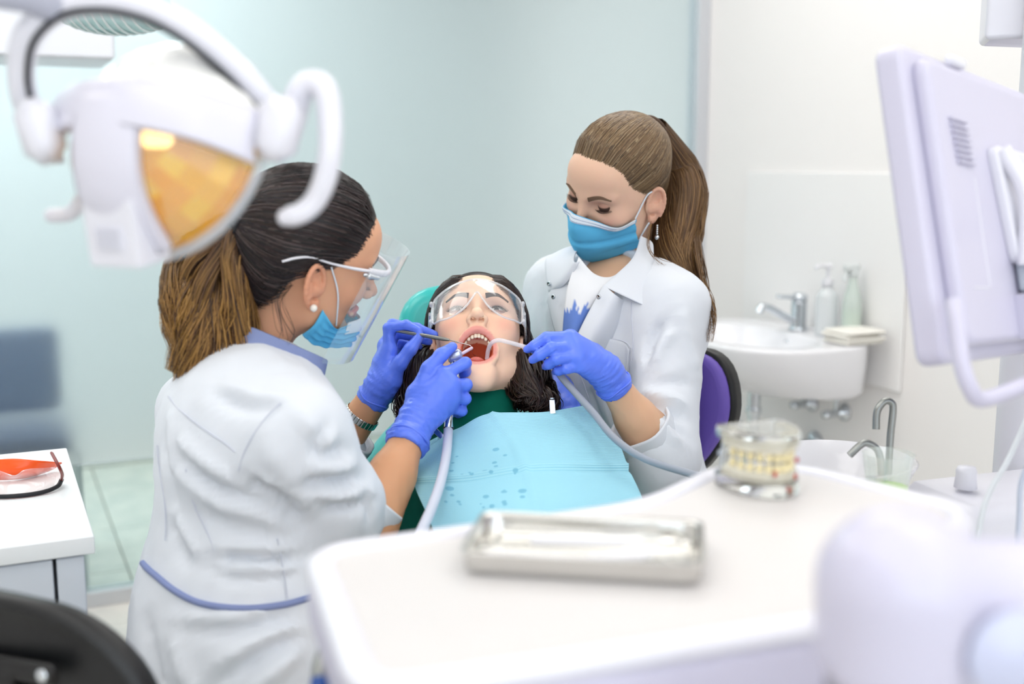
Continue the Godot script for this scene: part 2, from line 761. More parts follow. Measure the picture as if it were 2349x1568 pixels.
func room() -> void:
	var mb := MB.new()
	# floor slab with tiles laid on it
	box_room(mb, Vector3(-4.7, -0.12, -1.7), Vector3(0.1, -0.012, 5.3))
	var fl := structure(mb, "floor", M.grout)
	var shared := {}
	var ts := 0.45
	for a in 11:
		for b in 16:
			var x0 := -4.7 + a * ts
			var z0 := -1.62 + b * ts
			var w := minf(ts, 0.08 - x0) - 0.004
			var l := minf(ts, 5.28 - z0) - 0.004
			if w < 0.05 or l < 0.05:
				continue
			var key := Vector2(w, l).snapped(Vector2(0.001, 0.001))
			if not shared.has(key):
				var tb := MB.new()
				tb.rbox(Vector3(w, 0.012, l), 0.0012, Transform3D(R.basis, Vector3.ZERO))
				shared[key] = tb.mesh()
				shared[key].surface_set_material(0, M.tile)
			var o := MeshInstance3D.new()
			o.name = "tile"
			o.mesh = shared[key]
			place(o, fl)
			o.position = rx(x0 + w * 0.5 + 0.002, -0.006, z0 + l * 0.5 + 0.002)
	mb = MB.new()
	box_room(mb, Vector3(0, 0, -1.7), Vector3(0.1, CEILING, 5.3))
	structure(mb, "wall_right", M.wall)
	mb = MB.new()
	box_room(mb, Vector3(-4.7, 0, -1.7), Vector3(-4.6, CEILING, 5.3))
	structure(mb, "wall_left", M.wall)
	mb = MB.new()
	box_room(mb, Vector3(-4.7, 0, 5.2), Vector3(0.1, CEILING, 5.3))
	structure(mb, "wall_front", M.wall)
	mb = MB.new()
	box_room(mb, Vector3(-4.7, 0, -1.7), Vector3(0.1, CEILING, -1.6))
	structure(mb, "wall_far", M.corridor)
	mb = MB.new()
	box_room(mb, Vector3(-4.75, CEILING, -1.75), Vector3(0.15, CEILING + 0.1, 5.35))
	structure(mb, "ceiling", M.ceiling)
	# tiled skirting of the corridor
	mb = MB.new()
	box_room(mb, Vector3(-4.6, 0.0, -1.6), Vector3(0, 0.1, -1.592))
	var sk := structure(mb, "baseboard_far", M.grout)
	var tb2 := MB.new()
	tb2.rbox(Vector3(0.596, 0.098, 0.012), 0.0015, Transform3D(R.basis, Vector3.ZERO))
	var skm := tb2.mesh()
	skm.surface_set_material(0, M.tile)
	for k in 7:
		var o := MeshInstance3D.new()
		o.name = "tile"
		o.mesh = skm
		place(o, sk)
		o.position = rx(-0.32 - k * 0.6, 0.05, -1.588)
	# glass partition: frosted above, clear below, in an aluminium frame
	mb = MB.new()
	box_room(mb, Vector3(-4.6, 0, -0.03), Vector3(0, 0.045, 0.03))
	var pt := structure(mb, "wall_back", M.alu)
	mb = MB.new()
	box_room(mb, Vector3(-4.6, 0.43, -0.006), Vector3(-0.03, CEILING, 0.006))
	part(mb, "frosted_pane", M.frost, pt, "frosted teal glass pane")
	mb = MB.new()
	box_room(mb, Vector3(-4.6, 0.045, -0.006), Vector3(-0.03, 0.428, 0.006))
	part(mb, "clear_pane", M.clearpane, pt, "clear greenish strip of the glass")
	mb = MB.new()
	box_room(mb, Vector3(-0.05, 0.045, -0.035), Vector3(0, CEILING, 0.035))
	part(mb, "end_post", M.alu, pt)

func sink_corner() -> void:
	# white board behind the sink
	var mb := MB.new()
	box_room(mb, Vector3(-0.012, 0.65, 0.285), Vector3(0, 1.27, 1.03), 0.003)
	single(mb, "splash_board", mat(Color(0.955, 0.95, 0.948), 0.3), "flat white splash board on the wall behind the washbasin", "splashback")
	# washbasin: outline in (x away from the wall, z along it)
	var zc := 0.67
	var cz := 0.0
	var t := thing("washbasin", "white ceramic washbasin hung on the wall under the chrome tap", "sink", rx(0, 0.63, zc))
	mb = MB.new()
	# rim outline seen from above: straight at the wall, bulging out in front
	var outer := []
	var inner := []
	for k in 48:
		var a := TAU * k / 48
		var ca := cos(a)
		var sa := sin(a)
		var ez := 0.335 * signf(sa) * pow(absf(sa), 0.62)
		var ex := -0.235 + 0.225 * signf(ca) * pow(absf(ca), 0.62 if ca > 0 else 0.9)
		if ca < 0:
			ex -= 0.03 * absf(ca)
		outer.append(Vector2(ex, ez))
		inner.append(Vector2(-0.285 + 0.15 * signf(ca) * pow(absf(ca), 0.8), 0.255 * signf(sa) * pow(absf(sa), 0.75)))
	var rings := [[outer, 0.18, -0.03, 0.72, 0.0], [outer, 0.62, 0.0, 0.9, 0.0], [outer, 0.94, 0.1, 0.985, 0.0], [outer, 1.0, 0.165, 1.0, 0.0], [outer, 0.995, 0.176, 0.995, 0.0], [outer, 0.97, 0.18, 0.97, 0.0], [inner, 1.03, 0.178, 1.03, 0.0], [inner, 0.98, 0.168, 0.98, 0.0], [inner, 0.9, 0.12, 0.9, 0.0], [inner, 0.7, 0.08, 0.7, 0.0], [inner, 0.12, 0.068, 0.12, 0.0]]
	var n := 48
	var s := mb.v.size()
	for r in rings:
		for k in n:
			var p: Vector2 = r[0][k]
			var cx := -0.235 if r[0] == outer else -0.285
			var q := Vector2(cx + (p.x - cx) * r[1], p.y * r[3])
			if r[0] == outer and r[1] < 0.95:
				# the underside slopes back to the wall
				q.x = lerpf(-0.01, p.x, 0.35 + 0.65 * r[1] if p.x < -0.03 else 1.0) if r[1] > 0.3 else -0.02 + (p.x + 0.02) * 0.4
			mb.vert(rx(q.x, 0.64 + r[2] * 0.82, zc + q.y))
	for r in rings.size() - 1:
		for k in n:
			var k2 := (k + 1) % n
			mb.quad(s + r * n + k, s + (r + 1) * n + k, s + (r + 1) * n + k2, s + r * n + k2)
	for e in [0, rings.size() - 1]:
		var ring := []
		for k in n:
			ring.append(mb.v[s + e * n + k])
		if e > 0:
			ring.reverse()
		mb.face(ring)
	part(mb, "basin", M.ceramic, t)
	mb = MB.new()
	mb.lathe([Vector2(0.012, 0.0), Vector2(0.013, 0.003), Vector2(0.008, 0.004), Vector2(0.007, -0.004)], 20, rat(-0.142, 0.752, zc + 0.02, Basis(Vector3.BACK, PI / 2)))
	part(mb, "overflow_ring", M.chrome, t)
	mb = MB.new()
	mb.lathe([Vector2(0.03, 0.0), Vector2(0.03, 0.003), Vector2(0.012, 0.005), Vector2(0.0, 0.004)], 20, rat(-0.25, 0.697, zc))
	part(mb, "drain", M.chrome, t)
	# mixer tap
	var fx := -0.085
	t = thing("mixer_tap", "chrome single-lever mixer tap on the white washbasin", "tap", rx(fx, 0.7875, zc))
	mb = MB.new()
	mb.lathe([Vector2(0.0, 0), Vector2(0.03, 0), Vector2(0.03, 0.006), Vector2(0.024, 0.012), Vector2(0.024, 0.085), Vector2(0.022, 0.092), Vector2(0.0, 0.094)], 24, rat(fx, 0.7875, zc))
	part(mb, "body", M.chrome, t)
	mb = MB.new()
	mb.tube(MB.curve([rx(fx - 0.01, 0.812, zc), rx(fx - 0.06, 0.835, zc), rx(fx - 0.11, 0.86, zc), rx(fx - 0.14, 0.868, zc), rx(fx - 0.152, 0.85, zc)], 5), 0.0115, 12)
	part(mb, "spout", M.chrome, t)
	mb = MB.new()
	mb.rbox(Vector3(0.11, 0.012, 0.026), 0.005, rat(fx - 0.03, 0.892, zc, Basis(Vector3.BACK, -0.08)))
	mb.lathe([Vector2(0.0, -0.008), Vector2(0.024, -0.008), Vector2(0.025, 0.004), Vector2(0.018, 0.014), Vector2(0.0, 0.016)], 20, rat(fx, 0.888, zc))
	part(mb, "lever", M.chrome, t)
	# bottles
	var haze := clear(Color(0.93, 0.95, 0.96), 0.55, 0.2)
	t = thing("soap_dispenser", "clear white pump bottle of soap beside the tap", "bottle", rx(-0.08, 0.7875, zc + 0.12))
	mb = MB.new()
	mb.lathe([Vector2(0, 0), Vector2(0.03, 0), Vector2(0.033, 0.006), Vector2(0.033, 0.115), Vector2(0.028, 0.13), Vector2(0.016, 0.14), Vector2(0.015, 0.15), Vector2(0, 0.15)], 24, rat(-0.08, 0.7875, zc + 0.12))
	part(mb, "bottle_body", haze, t)
	mb = MB.new()
	mb.lathe([Vector2(0, 0.148), Vector2(0.018, 0.148), Vector2(0.018, 0.168), Vector2(0.006, 0.172), Vector2(0.006, 0.2), Vector2(0.012, 0.202), Vector2(0.012, 0.214), Vector2(0, 0.216)], 20, rat(-0.08, 0.7875, zc + 0.12))
	mb.tube([rx(-0.08, 0.996, zc + 0.12), rx(-0.115, 0.998, zc + 0.12), rx(-0.128, 0.99, zc + 0.12)], 0.006, 10)
	part(mb, "pump_head", mat(Color(0.9, 0.9, 0.92), 0.4), t)
	t = thing("spray_bottle", "tall spray bottle with pale green liquid beside the tap", "bottle", rx(-0.055, 0.7875, zc + 0.2))
	mb = MB.new()
	mb.lathe([Vector2(0, 0), Vector2(0.026, 0), Vector2(0.029, 0.005), Vector2(0.029, 0.09), Vector2(0.024, 0.125), Vector2(0.014, 0.165), Vector2(0.012, 0.185), Vector2(0, 0.185)], 24, rat(-0.055, 0.7875, zc + 0.2))
	part(mb, "bottle_body", clear(Color(0.86, 0.91, 0.88), 0.6, 0.15), t)
	mb = MB.new()
	mb.lathe([Vector2(0.0, 0.005), Vector2(0.0265, 0.006), Vector2(0.0265, 0.085), Vector2(0.0, 0.086)], 24, rat(-0.055, 0.7875, zc + 0.2))
	part(mb, "liquid", mat(Color(0.82, 0.89, 0.82), 0.3), t)
	mb = MB.new()
	mb.rbox(Vector3(0.055, 0.022, 0.02), 0.005, rat(-0.062, 0.997, zc + 0.2))
	mb.lathe([Vector2(0, 0.182), Vector2(0.015, 0.182), Vector2(0.014, 0.205), Vector2(0, 0.206)], 16, rat(-0.055, 0.7875, zc + 0.2))
	mb.rbox(Vector3(0.008, 0.035, 0.01), 0.003, rat(-0.083, 0.975, zc + 0.2, Basis(Vector3.BACK, -0.4)))
	part(mb, "trigger_head", mat(Color(0.84, 0.86, 0.86), 0.4), t)
	# folded paper towels
	for k in 4:
		mb = MB.new()
		var sh := 0.006 * sin(k * 2.3)
		mb.rbox(Vector3(0.13 + sh, 0.0095, 0.11), 0.004, rat(-0.105 + sh, 0.7935 + k * 0.0098, zc + 0.265 + sh, Basis(Vector3.UP, 0.06 * sin(k * 4.1))))
		single(mb, "paper_towel", mat(Color(0.94, 0.93, 0.9), 0.9), "folded white paper towel, %s of the small stack on the washbasin" % ["bottom one", "second from the bottom", "second from the top", "topmost"][k], "paper towel", "folded towels on the washbasin")
	# waste pipe
	t = thing("waste_pipe", "chrome waste trap and pipe under the washbasin", "pipe", rx(-0.245, 0.35, zc))
	mb = MB.new()
	mb.lathe([Vector2(0, 0.62), Vector2(0.035, 0.62), Vector2(0.03, 0.6), Vector2(0.019, 0.595), Vector2(0.019, 0.52), Vector2(0.023, 0.518), Vector2(0.023, 0.5), Vector2(0.017, 0.498), Vector2(0.017, 0.43)], 20, rat(-0.245, 0.04, zc).scaled_local(Vector3(1, 1, 1)))
	part(mb, "tailpiece", M.chrome, t)
	mb = MB.new()
	mb.lathe([Vector2(0, 0.36), Vector2(0.02, 0.36), Vector2(0.03, 0.375), Vector2(0.03, 0.44), Vector2(0.024, 0.455), Vector2(0.018, 0.46), Vector2(0.0, 0.46)], 20, rat(-0.245, 0.0, zc))
	part(mb, "bottle_trap", M.chrome, t)
	mb = MB.new()
	mb.tube([rx(-0.22, 0.42, zc), rx(-0.012, 0.42, zc)], 0.015, 16)
	mb.lathe([Vector2(0.0, 0), Vector2(0.022, 0), Vector2(0.022, 0.022), Vector2(0.0, 0.022)], 16, rat(-0.215, 0.42, zc, Basis(Vector3.BACK, -PI / 2)))
	part(mb, "outlet_pipe", M.chrome, t)
	mb = MB.new()
	mb.lathe([Vector2(0.016, 0.018), Vector2(0.034, 0.01), Vector2(0.038, 0.0), Vector2(0, 0)], 24, rat(0, 0.42, zc, Basis(Vector3.BACK, PI / 2)))
	part(mb, "wall_rosette", M.chrome, t)
	mb = MB.new()
	mb.rbox(Vector3(0.004, 0.085, 0.026), 0.002, rat(-0.27, 0.47, zc - 0.035, Basis(Vector3.RIGHT, 0.12)))
	part(mb, "pull_rod_tab", mat(Color(0.75, 0.76, 0.78), 0.4), t)
	# angle valves
	for k in 2:
		var vz: float = zc + [-0.02, 0.13][k]
		var at := rx(-0.03, 0.545, vz)
		t = thing("angle_valve", "small chrome angle valve %s under the washbasin" % ["beside the waste pipe", "farther from the waste pipe"][k], "valve", at, "angle valves under the washbasin")
		mb = MB.new()
		mb.lathe([Vector2(0.0, 0.03), Vector2(0.012, 0.03), Vector2(0.014, 0.012), Vector2(0.026, 0.006), Vector2(0.027, 0.0), Vector2(0, 0)], 20, rat(0, 0.545, vz, Basis(Vector3.BACK, PI / 2)))
		mb.tube([rx(-0.03, 0.545, vz), rx(-0.06, 0.545, vz)], 0.011, 12)
		part(mb, "body", M.chrome, t)
		mb = MB.new()
		mb.lathe([Vector2(0, 0.0), Vector2(0.012, 0.0), Vector2(0.014, 0.008), Vector2(0.012, 0.022), Vector2(0, 0.024)], 8, rat(-0.06, 0.545, vz, Basis(Vector3.BACK, PI / 2)))
		part(mb, "knob", M.chrome, t)
		mb = MB.new()
		mb.tube(MB.curve([rx(-0.038, 0.55, vz), rx(-0.04, 0.6, vz), rx(-0.06, 0.65, lerpf(vz, zc, 0.4)), rx(-0.08, 0.68, zc)], 6), 0.006, 10)
		part(mb, "hose", M.chrome, t)

func furniture() -> void:
	# chest of drawers with white top
	var t := thing("cabinet", "light grey cabinet with a white top beside the dentist", "cabinet", rx(-2.55, 0, 1.6))
	var mb := MB.new()
	box_room(mb, Vector3(-2.87, 0.775, 1.335), Vector3(-2.246, 0.8, 1.865), 0.0015)
	part(mb, "worktop", M.melamine_top, t)
	mb = MB.new()
	box_room(mb, Vector3(-2.86, 0.05, 1.345), Vector3(-2.262, 0.775, 1.8))
	part(mb, "body", M.melamine, t)
	mb = MB.new()
	box_room(mb, Vector3(-2.86, 0.06, 1.8), Vector3(-2.3, 0.772, 1.858))
	part(mb, "door", M.melamine, t)
	mb = MB.new()
	box_room(mb, Vector3(-2.2955, 0.06, 1.8), Vector3(-2.26, 0.772, 1.858))
	part(mb, "side_stile", M.melamine, t)
	mb = MB.new()
	mb.ball(rx(-2.252, 0.62, 1.8), Vector3(0.009, 0.009, 0.009), Basis(), 12, 8)
	part(mb, "knob", mat(Color(0.55, 0.47, 0.38), 0.3, 0.8), t)
	for f in [[-2.83, 1.37], [-2.29, 1.37], [-2.83, 1.81], [-2.29, 1.81]]:
		mb = MB.new()
		mb.lathe([Vector2(0.0, 0), Vector2(0.02, 0), Vector2(0.022, 0.05), Vector2(0, 0.05)], 12, rat(f[0], 0, f[1]))
		part(mb, "foot", M.black, t)
	# orange protective visor and clear glasses lying on the cabinet
	var org := mat(Color(1.0, 0.36, 0.08), 0.25)
	org.rim_enabled = false
	mb = MB.new()
	mb.sheet([[Vector3(-0.8516, 0.83, -1.7415), Vector3(-0.7944, 0.838, -1.7381), Vector3(-0.7515, 0.832, -1.75), Vector3(-0.7379, 0.815, -1.8026)], [Vector3(-0.8545, 0.812, -1.7448), Vector3(-0.7927, 0.82, -1.7314), Vector3(-0.7593, 0.815, -1.7495), Vector3(-0.7515, 0.806, -1.7978)], [Vector3(-0.8552, 0.802, -1.7448), Vector3(-0.8004, 0.803, -1.7463), Vector3(-0.7785, 0.802, -1.76), Vector3(-0.7646, 0.802, -1.7806)]], 8, 6, 0.002)
	single(mb, "orange_visor", org, "curved orange eye shield lying on the white cabinet top", "eye shield")
	t = thing("safety_glasses", "clear safety glasses with a dark frame lying before the orange shield", "glasses", Vector3(-0.7732, 0.8, -1.7148))
	mb = MB.new()
	mb.sheet([[Vector3(-0.8231, 0.835, -1.6675), Vector3(-0.7816, 0.84, -1.6642), Vector3(-0.7542, 0.832, -1.6636), Vector3(-0.7375, 0.84, -1.6691), Vector3(-0.7061, 0.835, -1.6973)], [Vector3(-0.8253, 0.82, -1.6698), Vector3(-0.786, 0.822, -1.6652), Vector3(-0.7648, 0.82, -1.6769), Vector3(-0.7375, 0.82, -1.6817), Vector3(-0.7007, 0.82, -1.6866)], [Vector3(-0.8176, 0.803, -1.6647), Vector3(-0.7791, 0.803, -1.6601), Vector3(-0.7527, 0.803, -1.6555), Vector3(-0.7315, 0.803, -1.6647), Vector3(-0.7096, 0.803, -1.6926)]], 6, 5, 0.0018)
	part(mb, "lens", clear(Color(0.95, 0.97, 0.98), 0.1), t)
	mb = MB.new()
	mb.tube(MB.curve([Vector3(-0.8227, 0.804, -1.6477), Vector3(-0.7571, 0.804, -1.6477), Vector3(-0.7187, 0.804, -1.6659), Vector3(-0.7024, 0.806, -1.6919), Vector3(-0.7074, 0.808, -1.7238)], 6), 0.0035, 8)
	part(mb, "frame", M.rubber, t)
	mb = MB.new()
	mb.tube(MB.curve([Vector3(-0.7074, 0.808, -1.7238), Vector3(-0.6883, 0.83, -1.6805), Vector3(-0.6839, 0.85, -1.6574), Vector3(-0.7105, 0.856, -1.7017)], 6), 0.0025, 8, false, 1.6)
	part(mb, "temple", mat(Color(0.5, 0.12, 0.07), 0.35), t)
	# black chair whose back turns to the room
	var c0 := Vector3(-0.5318, 0.7606, -1.0485)
	t = thing("black_chair", "black moulded office chair back with a bolted bracket", "chair", Vector3(c0.x, 0, c0.z))
	var bb := basis_from(Vector3(-0.3, 0.12, 0.9))
	mb = MB.new()
	var hw := 0.195
	var prof := []
	for q in round_poly([Vector2(-hw, -0.16), Vector2(hw, -0.16), Vector2(hw, 0.05), Vector2(hw - 0.07, 0.118), Vector2(0, 0.132), Vector2(-hw + 0.07, 0.118), Vector2(-hw, 0.05)], 0.07, 6):
		prof.append(q)
	mb.prism(prof, -0.014, 0.014, 0.012, Transform3D(Basis(bb.x, -bb.z, bb.y) * Basis.FLIP_Y * Basis.from_scale(Vector3(1, -1, 1)), c0))
	for k in mb.v.size():
		var lp: Vector3 = bb.transposed() * (mb.v[k] - c0)
		mb.v[k] += bb.z * (-0.9 * lp.x * lp.x)
	part(mb, "backrest", M.black, t)
	mb = MB.new()
	mb.rbox(Vector3(0.11, 0.022, 0.012), 0.004, Transform3D(bb, c0 + bb * Vector3(0.055, 0.06, 0.016)))
	mb.rbox(Vector3(0.05, 0.28, 0.014), 0.004, Transform3D(bb, c0 + bb * Vector3(0.04, -0.08, 0.018)))
	part(mb, "bracket", mat(Color(0.03, 0.03, 0.04), 0.35), t)
	for q in [Vector3(0.014, 0.06, 0.023), Vector3(0.03, 0.03, 0.027), Vector3(0.098, 0.06, 0.02)]:
		mb = MB.new()
		mb.ball(c0 + bb * q, Vector3(0.0075, 0.0075, 0.0045), bb, 14, 8)
		part(mb, "screw", M.chrome, t)
	mb = MB.new()
	mb.lathe([Vector2(0, -0.03), Vector2(0.13, -0.03), Vector2(0.155, -0.01), Vector2(0.155, 0.02), Vector2(0.14, 0.035), Vector2(0, 0.04)], 32, Transform3D(Basis(), Vector3(c0.x, 0.45, c0.z) - bb.z * 0.2))
	part(mb, "seat", M.black, t)
	mb = MB.new()
	mb.tube([c0 + bb * Vector3(0.04, -0.24, 0.022), Vector3(c0.x, 0.43, c0.z) - bb.z * 0.02, Vector3(c0.x, 0.42, c0.z) - bb.z * 0.2], 0.014, 10)
	mb.tube([Vector3(c0.x, 0.42, c0.z) - bb.z * 0.2, Vector3(c0.x, 0.07, c0.z) - bb.z * 0.2], 0.025, 14)
	part(mb, "column", M.black, t)
	star_base(t, Vector3(c0.x, 0, c0.z) - bb.z * 0.2, M.black)
	# chair in the corridor, seen as a dim shape through the frosted glass
	var vc := rx(-2.4, 0, -0.35)
	t = thing("corridor_chair", "grey-blue chair standing behind the frosted glass", "chair", vc)
	mb = MB.new()
	mb.rbox(Vector3(0.5, 0.25, 0.04), 0.02, rat(-2.42, 0.69, -0.2))
	part(mb, "backrest", mat(Color(0.46, 0.54, 0.67), 0.7), t)
	mb = MB.new()
	mb.rbox(Vector3(0.5, 0.05, 0.46), 0.02, rat(-2.4, 0.45, -0.36))
	part(mb, "seat", mat(Color(0.2, 0.27, 0.4), 0.7), t)
	for q in [[-2.14, -0.14], [-2.62, -0.14], [-2.14, -0.56], [-2.62, -0.56]]:
		mb = MB.new()
		mb.tube([rx(q[0], 0.0, q[1]), rx(q[0], 0.44, q[1])], 0.012, 10)
		part(mb, "leg", M.alu, t)
	# white cupboard high on the partition and a ribbed lamp hung before it
	mb = MB.new()
	mb.rbox(Vector3(0.5, 0.4, 0.3), 0.01, Transform3D(R.basis, Vector3(-1.3099, 1.5602, -3.028) + Vector3(0, 0.2, 0)))
	var b := single(mb, "wall_cupboard", mat(Color(0.93, 0.94, 0.97), 0.3), "white cupboard hung high before the frosted glass", "cupboard")
	t = thing("pendant_lamp", "ribbed oval pendant lamp shade of pale translucent plastic", "lamp", Vector3(-0.7721, 1.586, -2.2727))
	var pc := Vector3(-0.7721, 1.5943, -2.274)
	mb = MB.new()
	var mr := mat(Color(0.8, 0.9, 0.9), 0.35)
	mr.backlight_enabled = true
	mr.backlight = Color(0.5, 0.6, 0.6)
	mb.lathe([Vector2(0.0, -0.045), Vector2(0.05, -0.042), Vector2(0.09, -0.03), Vector2(0.11, -0.008), Vector2(0.112, 0.0), Vector2(0.1, 0.03), Vector2(0.05, 0.06), Vector2(0.0, 0.065)], 40, Transform3D(Basis(), pc))
	part(mb, "shade", mr, t)
	for k in 12:
		mb = MB.new()
		var rib := []
		for j in 9:
			var a := PI * (0.12 + 0.76 * j / 8.0)
			var xx := -0.1 + 0.2 * (k + 0.5) / 12.0
			var rr := sqrt(maxf(0.0, 0.112 * 0.112 - xx * xx))
			rib.append(pc + Vector3(xx, -0.046 * sqrt(maxf(0.0, 1.0 - (xx * xx + pow(rr * cos(a), 2)) / 0.0126)) - 0.002, rr * cos(a)))
		mb.tube(rib, 0.0028, 6)
		part(mb, "rib", mat(Color(0.93, 0.97, 0.97), 0.3), t)
	mb = MB.new()
	mb.tube([pc + Vector3(0, 0.06, 0), Vector3(pc.x, CEILING, pc.z)], 0.006, 8)
	part(mb, "rod", M.alu, t)

func star_base(t: Node3D, at: Vector3, m: Material) -> void:
	for k in 5:
		var a := TAU * k / 5 + 0.3
		var e := at + Vector3(cos(a), 0, sin(a)) * 0.2
		var mb := MB.new()
		mb.tube([at + Vector3(0, 0.085, 0), e + Vector3(0, 0.055, 0)], [0.022, 0.014], 10)
		var l := part(mb, "foot", m, t)
		mb = MB.new()
		mb.tube([e + Vector3(-0.012, 0.025, 0).rotated(Vector3.UP, -a), e + Vector3(0.012, 0.025, 0).rotated(Vector3.UP, -a)], 0.025, 14)
		part(mb, "castor", M.black, l)


func flat_poly(pts: Array) -> Array:
	var out := []
	for p in pts:
		out.append(Vector2(p.x, p.z))
	return out

func instrument_table() -> void:
	var h := 0.97
	var t := thing("instrument_table", "white plastic dental instrument table with raised rim", "table", Vector3(0.13, 0.9, -0.95))
	var poly := round_poly(flat_poly([Vector3(-0.1834, 0.97, -0.944), Vector3(0.1226, 0.97, -1.0785), Vector3(0.2242, 0.97, -1.2154), Vector3(0.3175, 0.97, -1.2228), Vector3(0.4524, 0.97, -1.0571), Vector3(0.3089, 0.97, -0.8077), Vector3(-0.0986, 0.97, -0.6641)]), 0.05, 6)
	var mb := MB.new()
	mb.prism(poly, 0.905, 0.966, 0.02, Transform3D(), 4)
	part(mb, "body", M.plastic, t)
	# inner surface
	var inset := []
	var n := poly.size()
	var ctr := Vector2.ZERO
	for p in poly:
		ctr += p / n
	for k in n:
		var e1: Vector2 = (poly[k] - poly[(k + n - 1) % n]).normalized()
		var e2: Vector2 = (poly[(k + 1) % n] - poly[k]).normalized()
		var nn: Vector2 = (Vector2(-e1.y, e1.x) + Vector2(-e2.y, e2.x)).normalized()
		if nn.dot(ctr - poly[k]) < 0:
			nn = -nn
		inset.append(poly[k] + nn * 0.011)
	var rim := []
	for p in inset:
		rim.append(Vector3(p.x, 0.964, p.y))
	mb = MB.new()
	mb.tube(rim, 0.0125, 12, true, 0.75)
	part(mb, "rim", M.plastic2, t)
	mb = MB.new()
	mb.prism(inset, 0.95, 0.9675, 0.001, Transform3D(), 1)
	part(mb, "work_surface", M.tabletop, t)
	# arm that carries the table
	var jc := Vector3(0.2228, 1.0448, -0.6278)
	t = thing("table_arm", "white rounded swivel joint of the support arm before the table", "support arm", Vector3(jc.x, 0, jc.z))
	mb = MB.new()
	var jb := Vector3(0.2228, 1.006, -0.6217)
	var hh := 0.092
	var fld := Field.new(jc + Vector3(-0.08, -0.09, -0.11), jc + Vector3(0.36, 0.09, 0.1), 0.005)
	fld.cap(jc + Vector3(0, -0.03, 0), jc + Vector3(0, 0.012, 0), 0.044, 0.046, 0.02)
	fld.cap(jc + Vector3(0.02, -0.005, -0.01), jc + Vector3(0.3, 0.005, -0.03), 0.038, 0.034, 0.03)
	fld.ell(jc + Vector3(0.052, -0.012, 0.05), Vector3(0.03, 0.036, 0.018), 0.008, -1)
	fld.cap(jc + Vector3(-0.1, -0.088, 0), jc + Vector3(0.4, -0.088, 0), 0.045, 0.045, 0.012, -1)
	fld.mesh(mb)
	part(mb, "joint_housing", M.plastic, t)
	mb = MB.new()
	mb.lathe([Vector2(0.0, -0.004), Vector2(0.022, -0.002), Vector2(0.026, 0.004), Vector2(0.0, 0.008)], 28, Transform3D(basis_from(Vector3(0.1, 0, 1)) * Basis(Vector3.RIGHT, PI / 2), jc + Vector3(0.052, -0.012, 0.036)))
	part(mb, "cover_cap", mat(Color(0.8, 0.82, 0.92), 0.4), t)
	mb = MB.new()
	mb.lathe([Vector2(0, -0.3), Vector2(0.024, -0.3), Vector2(0.024, -0.055), Vector2(0.03, -0.05), Vector2(0.03, -0.04), Vector2(0, -0.035)], 28, Transform3D(Basis(), jc))
	part(mb, "spindle", M.plastic, t)
	mb = MB.new()
	mb.lathe([Vector2(0.036, -0.058), Vector2(0.038, -0.052), Vector2(0.036, -0.046)], 28, Transform3D(Basis(), jc))
	part(mb, "ring", mat(Color(0.5, 0.5, 0.55), 0.4), t)
	mb = MB.new()
	var low := jc + Vector3(0, -0.3, 0)
	mb.tube(MB.curve([low, low + Vector3(0.03, -0.02, -0.03), low + Vector3(0.14, -0.02, -0.08), Vector3(0.52, low.y, -0.7)], 6), 0.026, 14)
	mb.tube([Vector3(0.52, 0.0, -0.7), Vector3(0.52, low.y + 0.03, -0.7)], 0.04, 20)
	part(mb, "lower_arm", M.plastic, t)
	# handpiece hung on the table's edge
	t = thing("hanging_handpiece", "steel dental handpiece with blue ring hanging at the table edge", "handpiece", Vector3(-0.163, 0.8429, -0.9198))
	mb = MB.new()
	mb.tube([Vector3(-0.1625, 0.886, -0.9469), Vector3(-0.1639, 0.8796, -0.9358), Vector3(-0.1645, 0.869, -0.9239), Vector3(-0.1644, 0.8608, -0.9176)], [0.004, 0.006, 0.0085, 0.0085], 14)
	part(mb, "grip", M.dull_steel, t)
	mb = MB.new()
	mb.tube([Vector3(-0.1644, 0.8608, -0.9176), Vector3(-0.1631, 0.8499, -0.9057)], 0.009, 14)
	part(mb, "blue_ring", mat(Color(0.1, 0.3, 0.6), 0.4), t)
	mb = MB.new()
	mb.tube(MB.curve([Vector3(-0.1631, 0.8506, -0.9059), Vector3(-0.1602, 0.8208, -0.8859), Vector3(-0.1405, 0.7486, -0.8745), Vector3(-0.1003, 0.7306, -0.8717)], 6), 0.006, 10)
	part(mb, "hose", mat(Color(0.75, 0.77, 0.8), 0.5), t)
	# steel tray
	var ta := Vector3(-0.0406, 0.9675, -0.8804)
	var tb := Vector3(0.1503, 0.9675, -0.8518)
	var td := Vector3(-0.0354, 0.9675, -0.978)
	var ux := (tb - ta).normalized()
	var uz := Vector3.UP.cross(ux).normalized() * -1.0
	var w := (tb - ta).length()
	var l := 0.108
	t = thing("instrument_tray", "rectangular stainless steel instrument tray on the white table", "tray", ta.lerp(tb, 0.5) - uz * l * 0.5)
	mb = MB.new()
	var tx := Transform3D(Basis(ux, Vector3.UP, uz), ta.lerp(tb, 0.5) - uz * l * 0.5)
	var tp := []
	for q in round_poly([Vector2(-w / 2, -l / 2), Vector2(w / 2, -l / 2), Vector2(w / 2, l / 2), Vector2(-w / 2, l / 2)], 0.014, 5):
		tp.append(q)
	var rings := [[0.94, 0.0005], [1.0, 0.006], [1.0, 0.018], [1.025, 0.02], [1.025, 0.0215], [0.985, 0.021], [0.975, 0.019], [0.965, 0.007], [0.93, 0.003]]
	tray_rings(mb, tp, rings, tx)
	part(mb, "pan", M.steel, t)
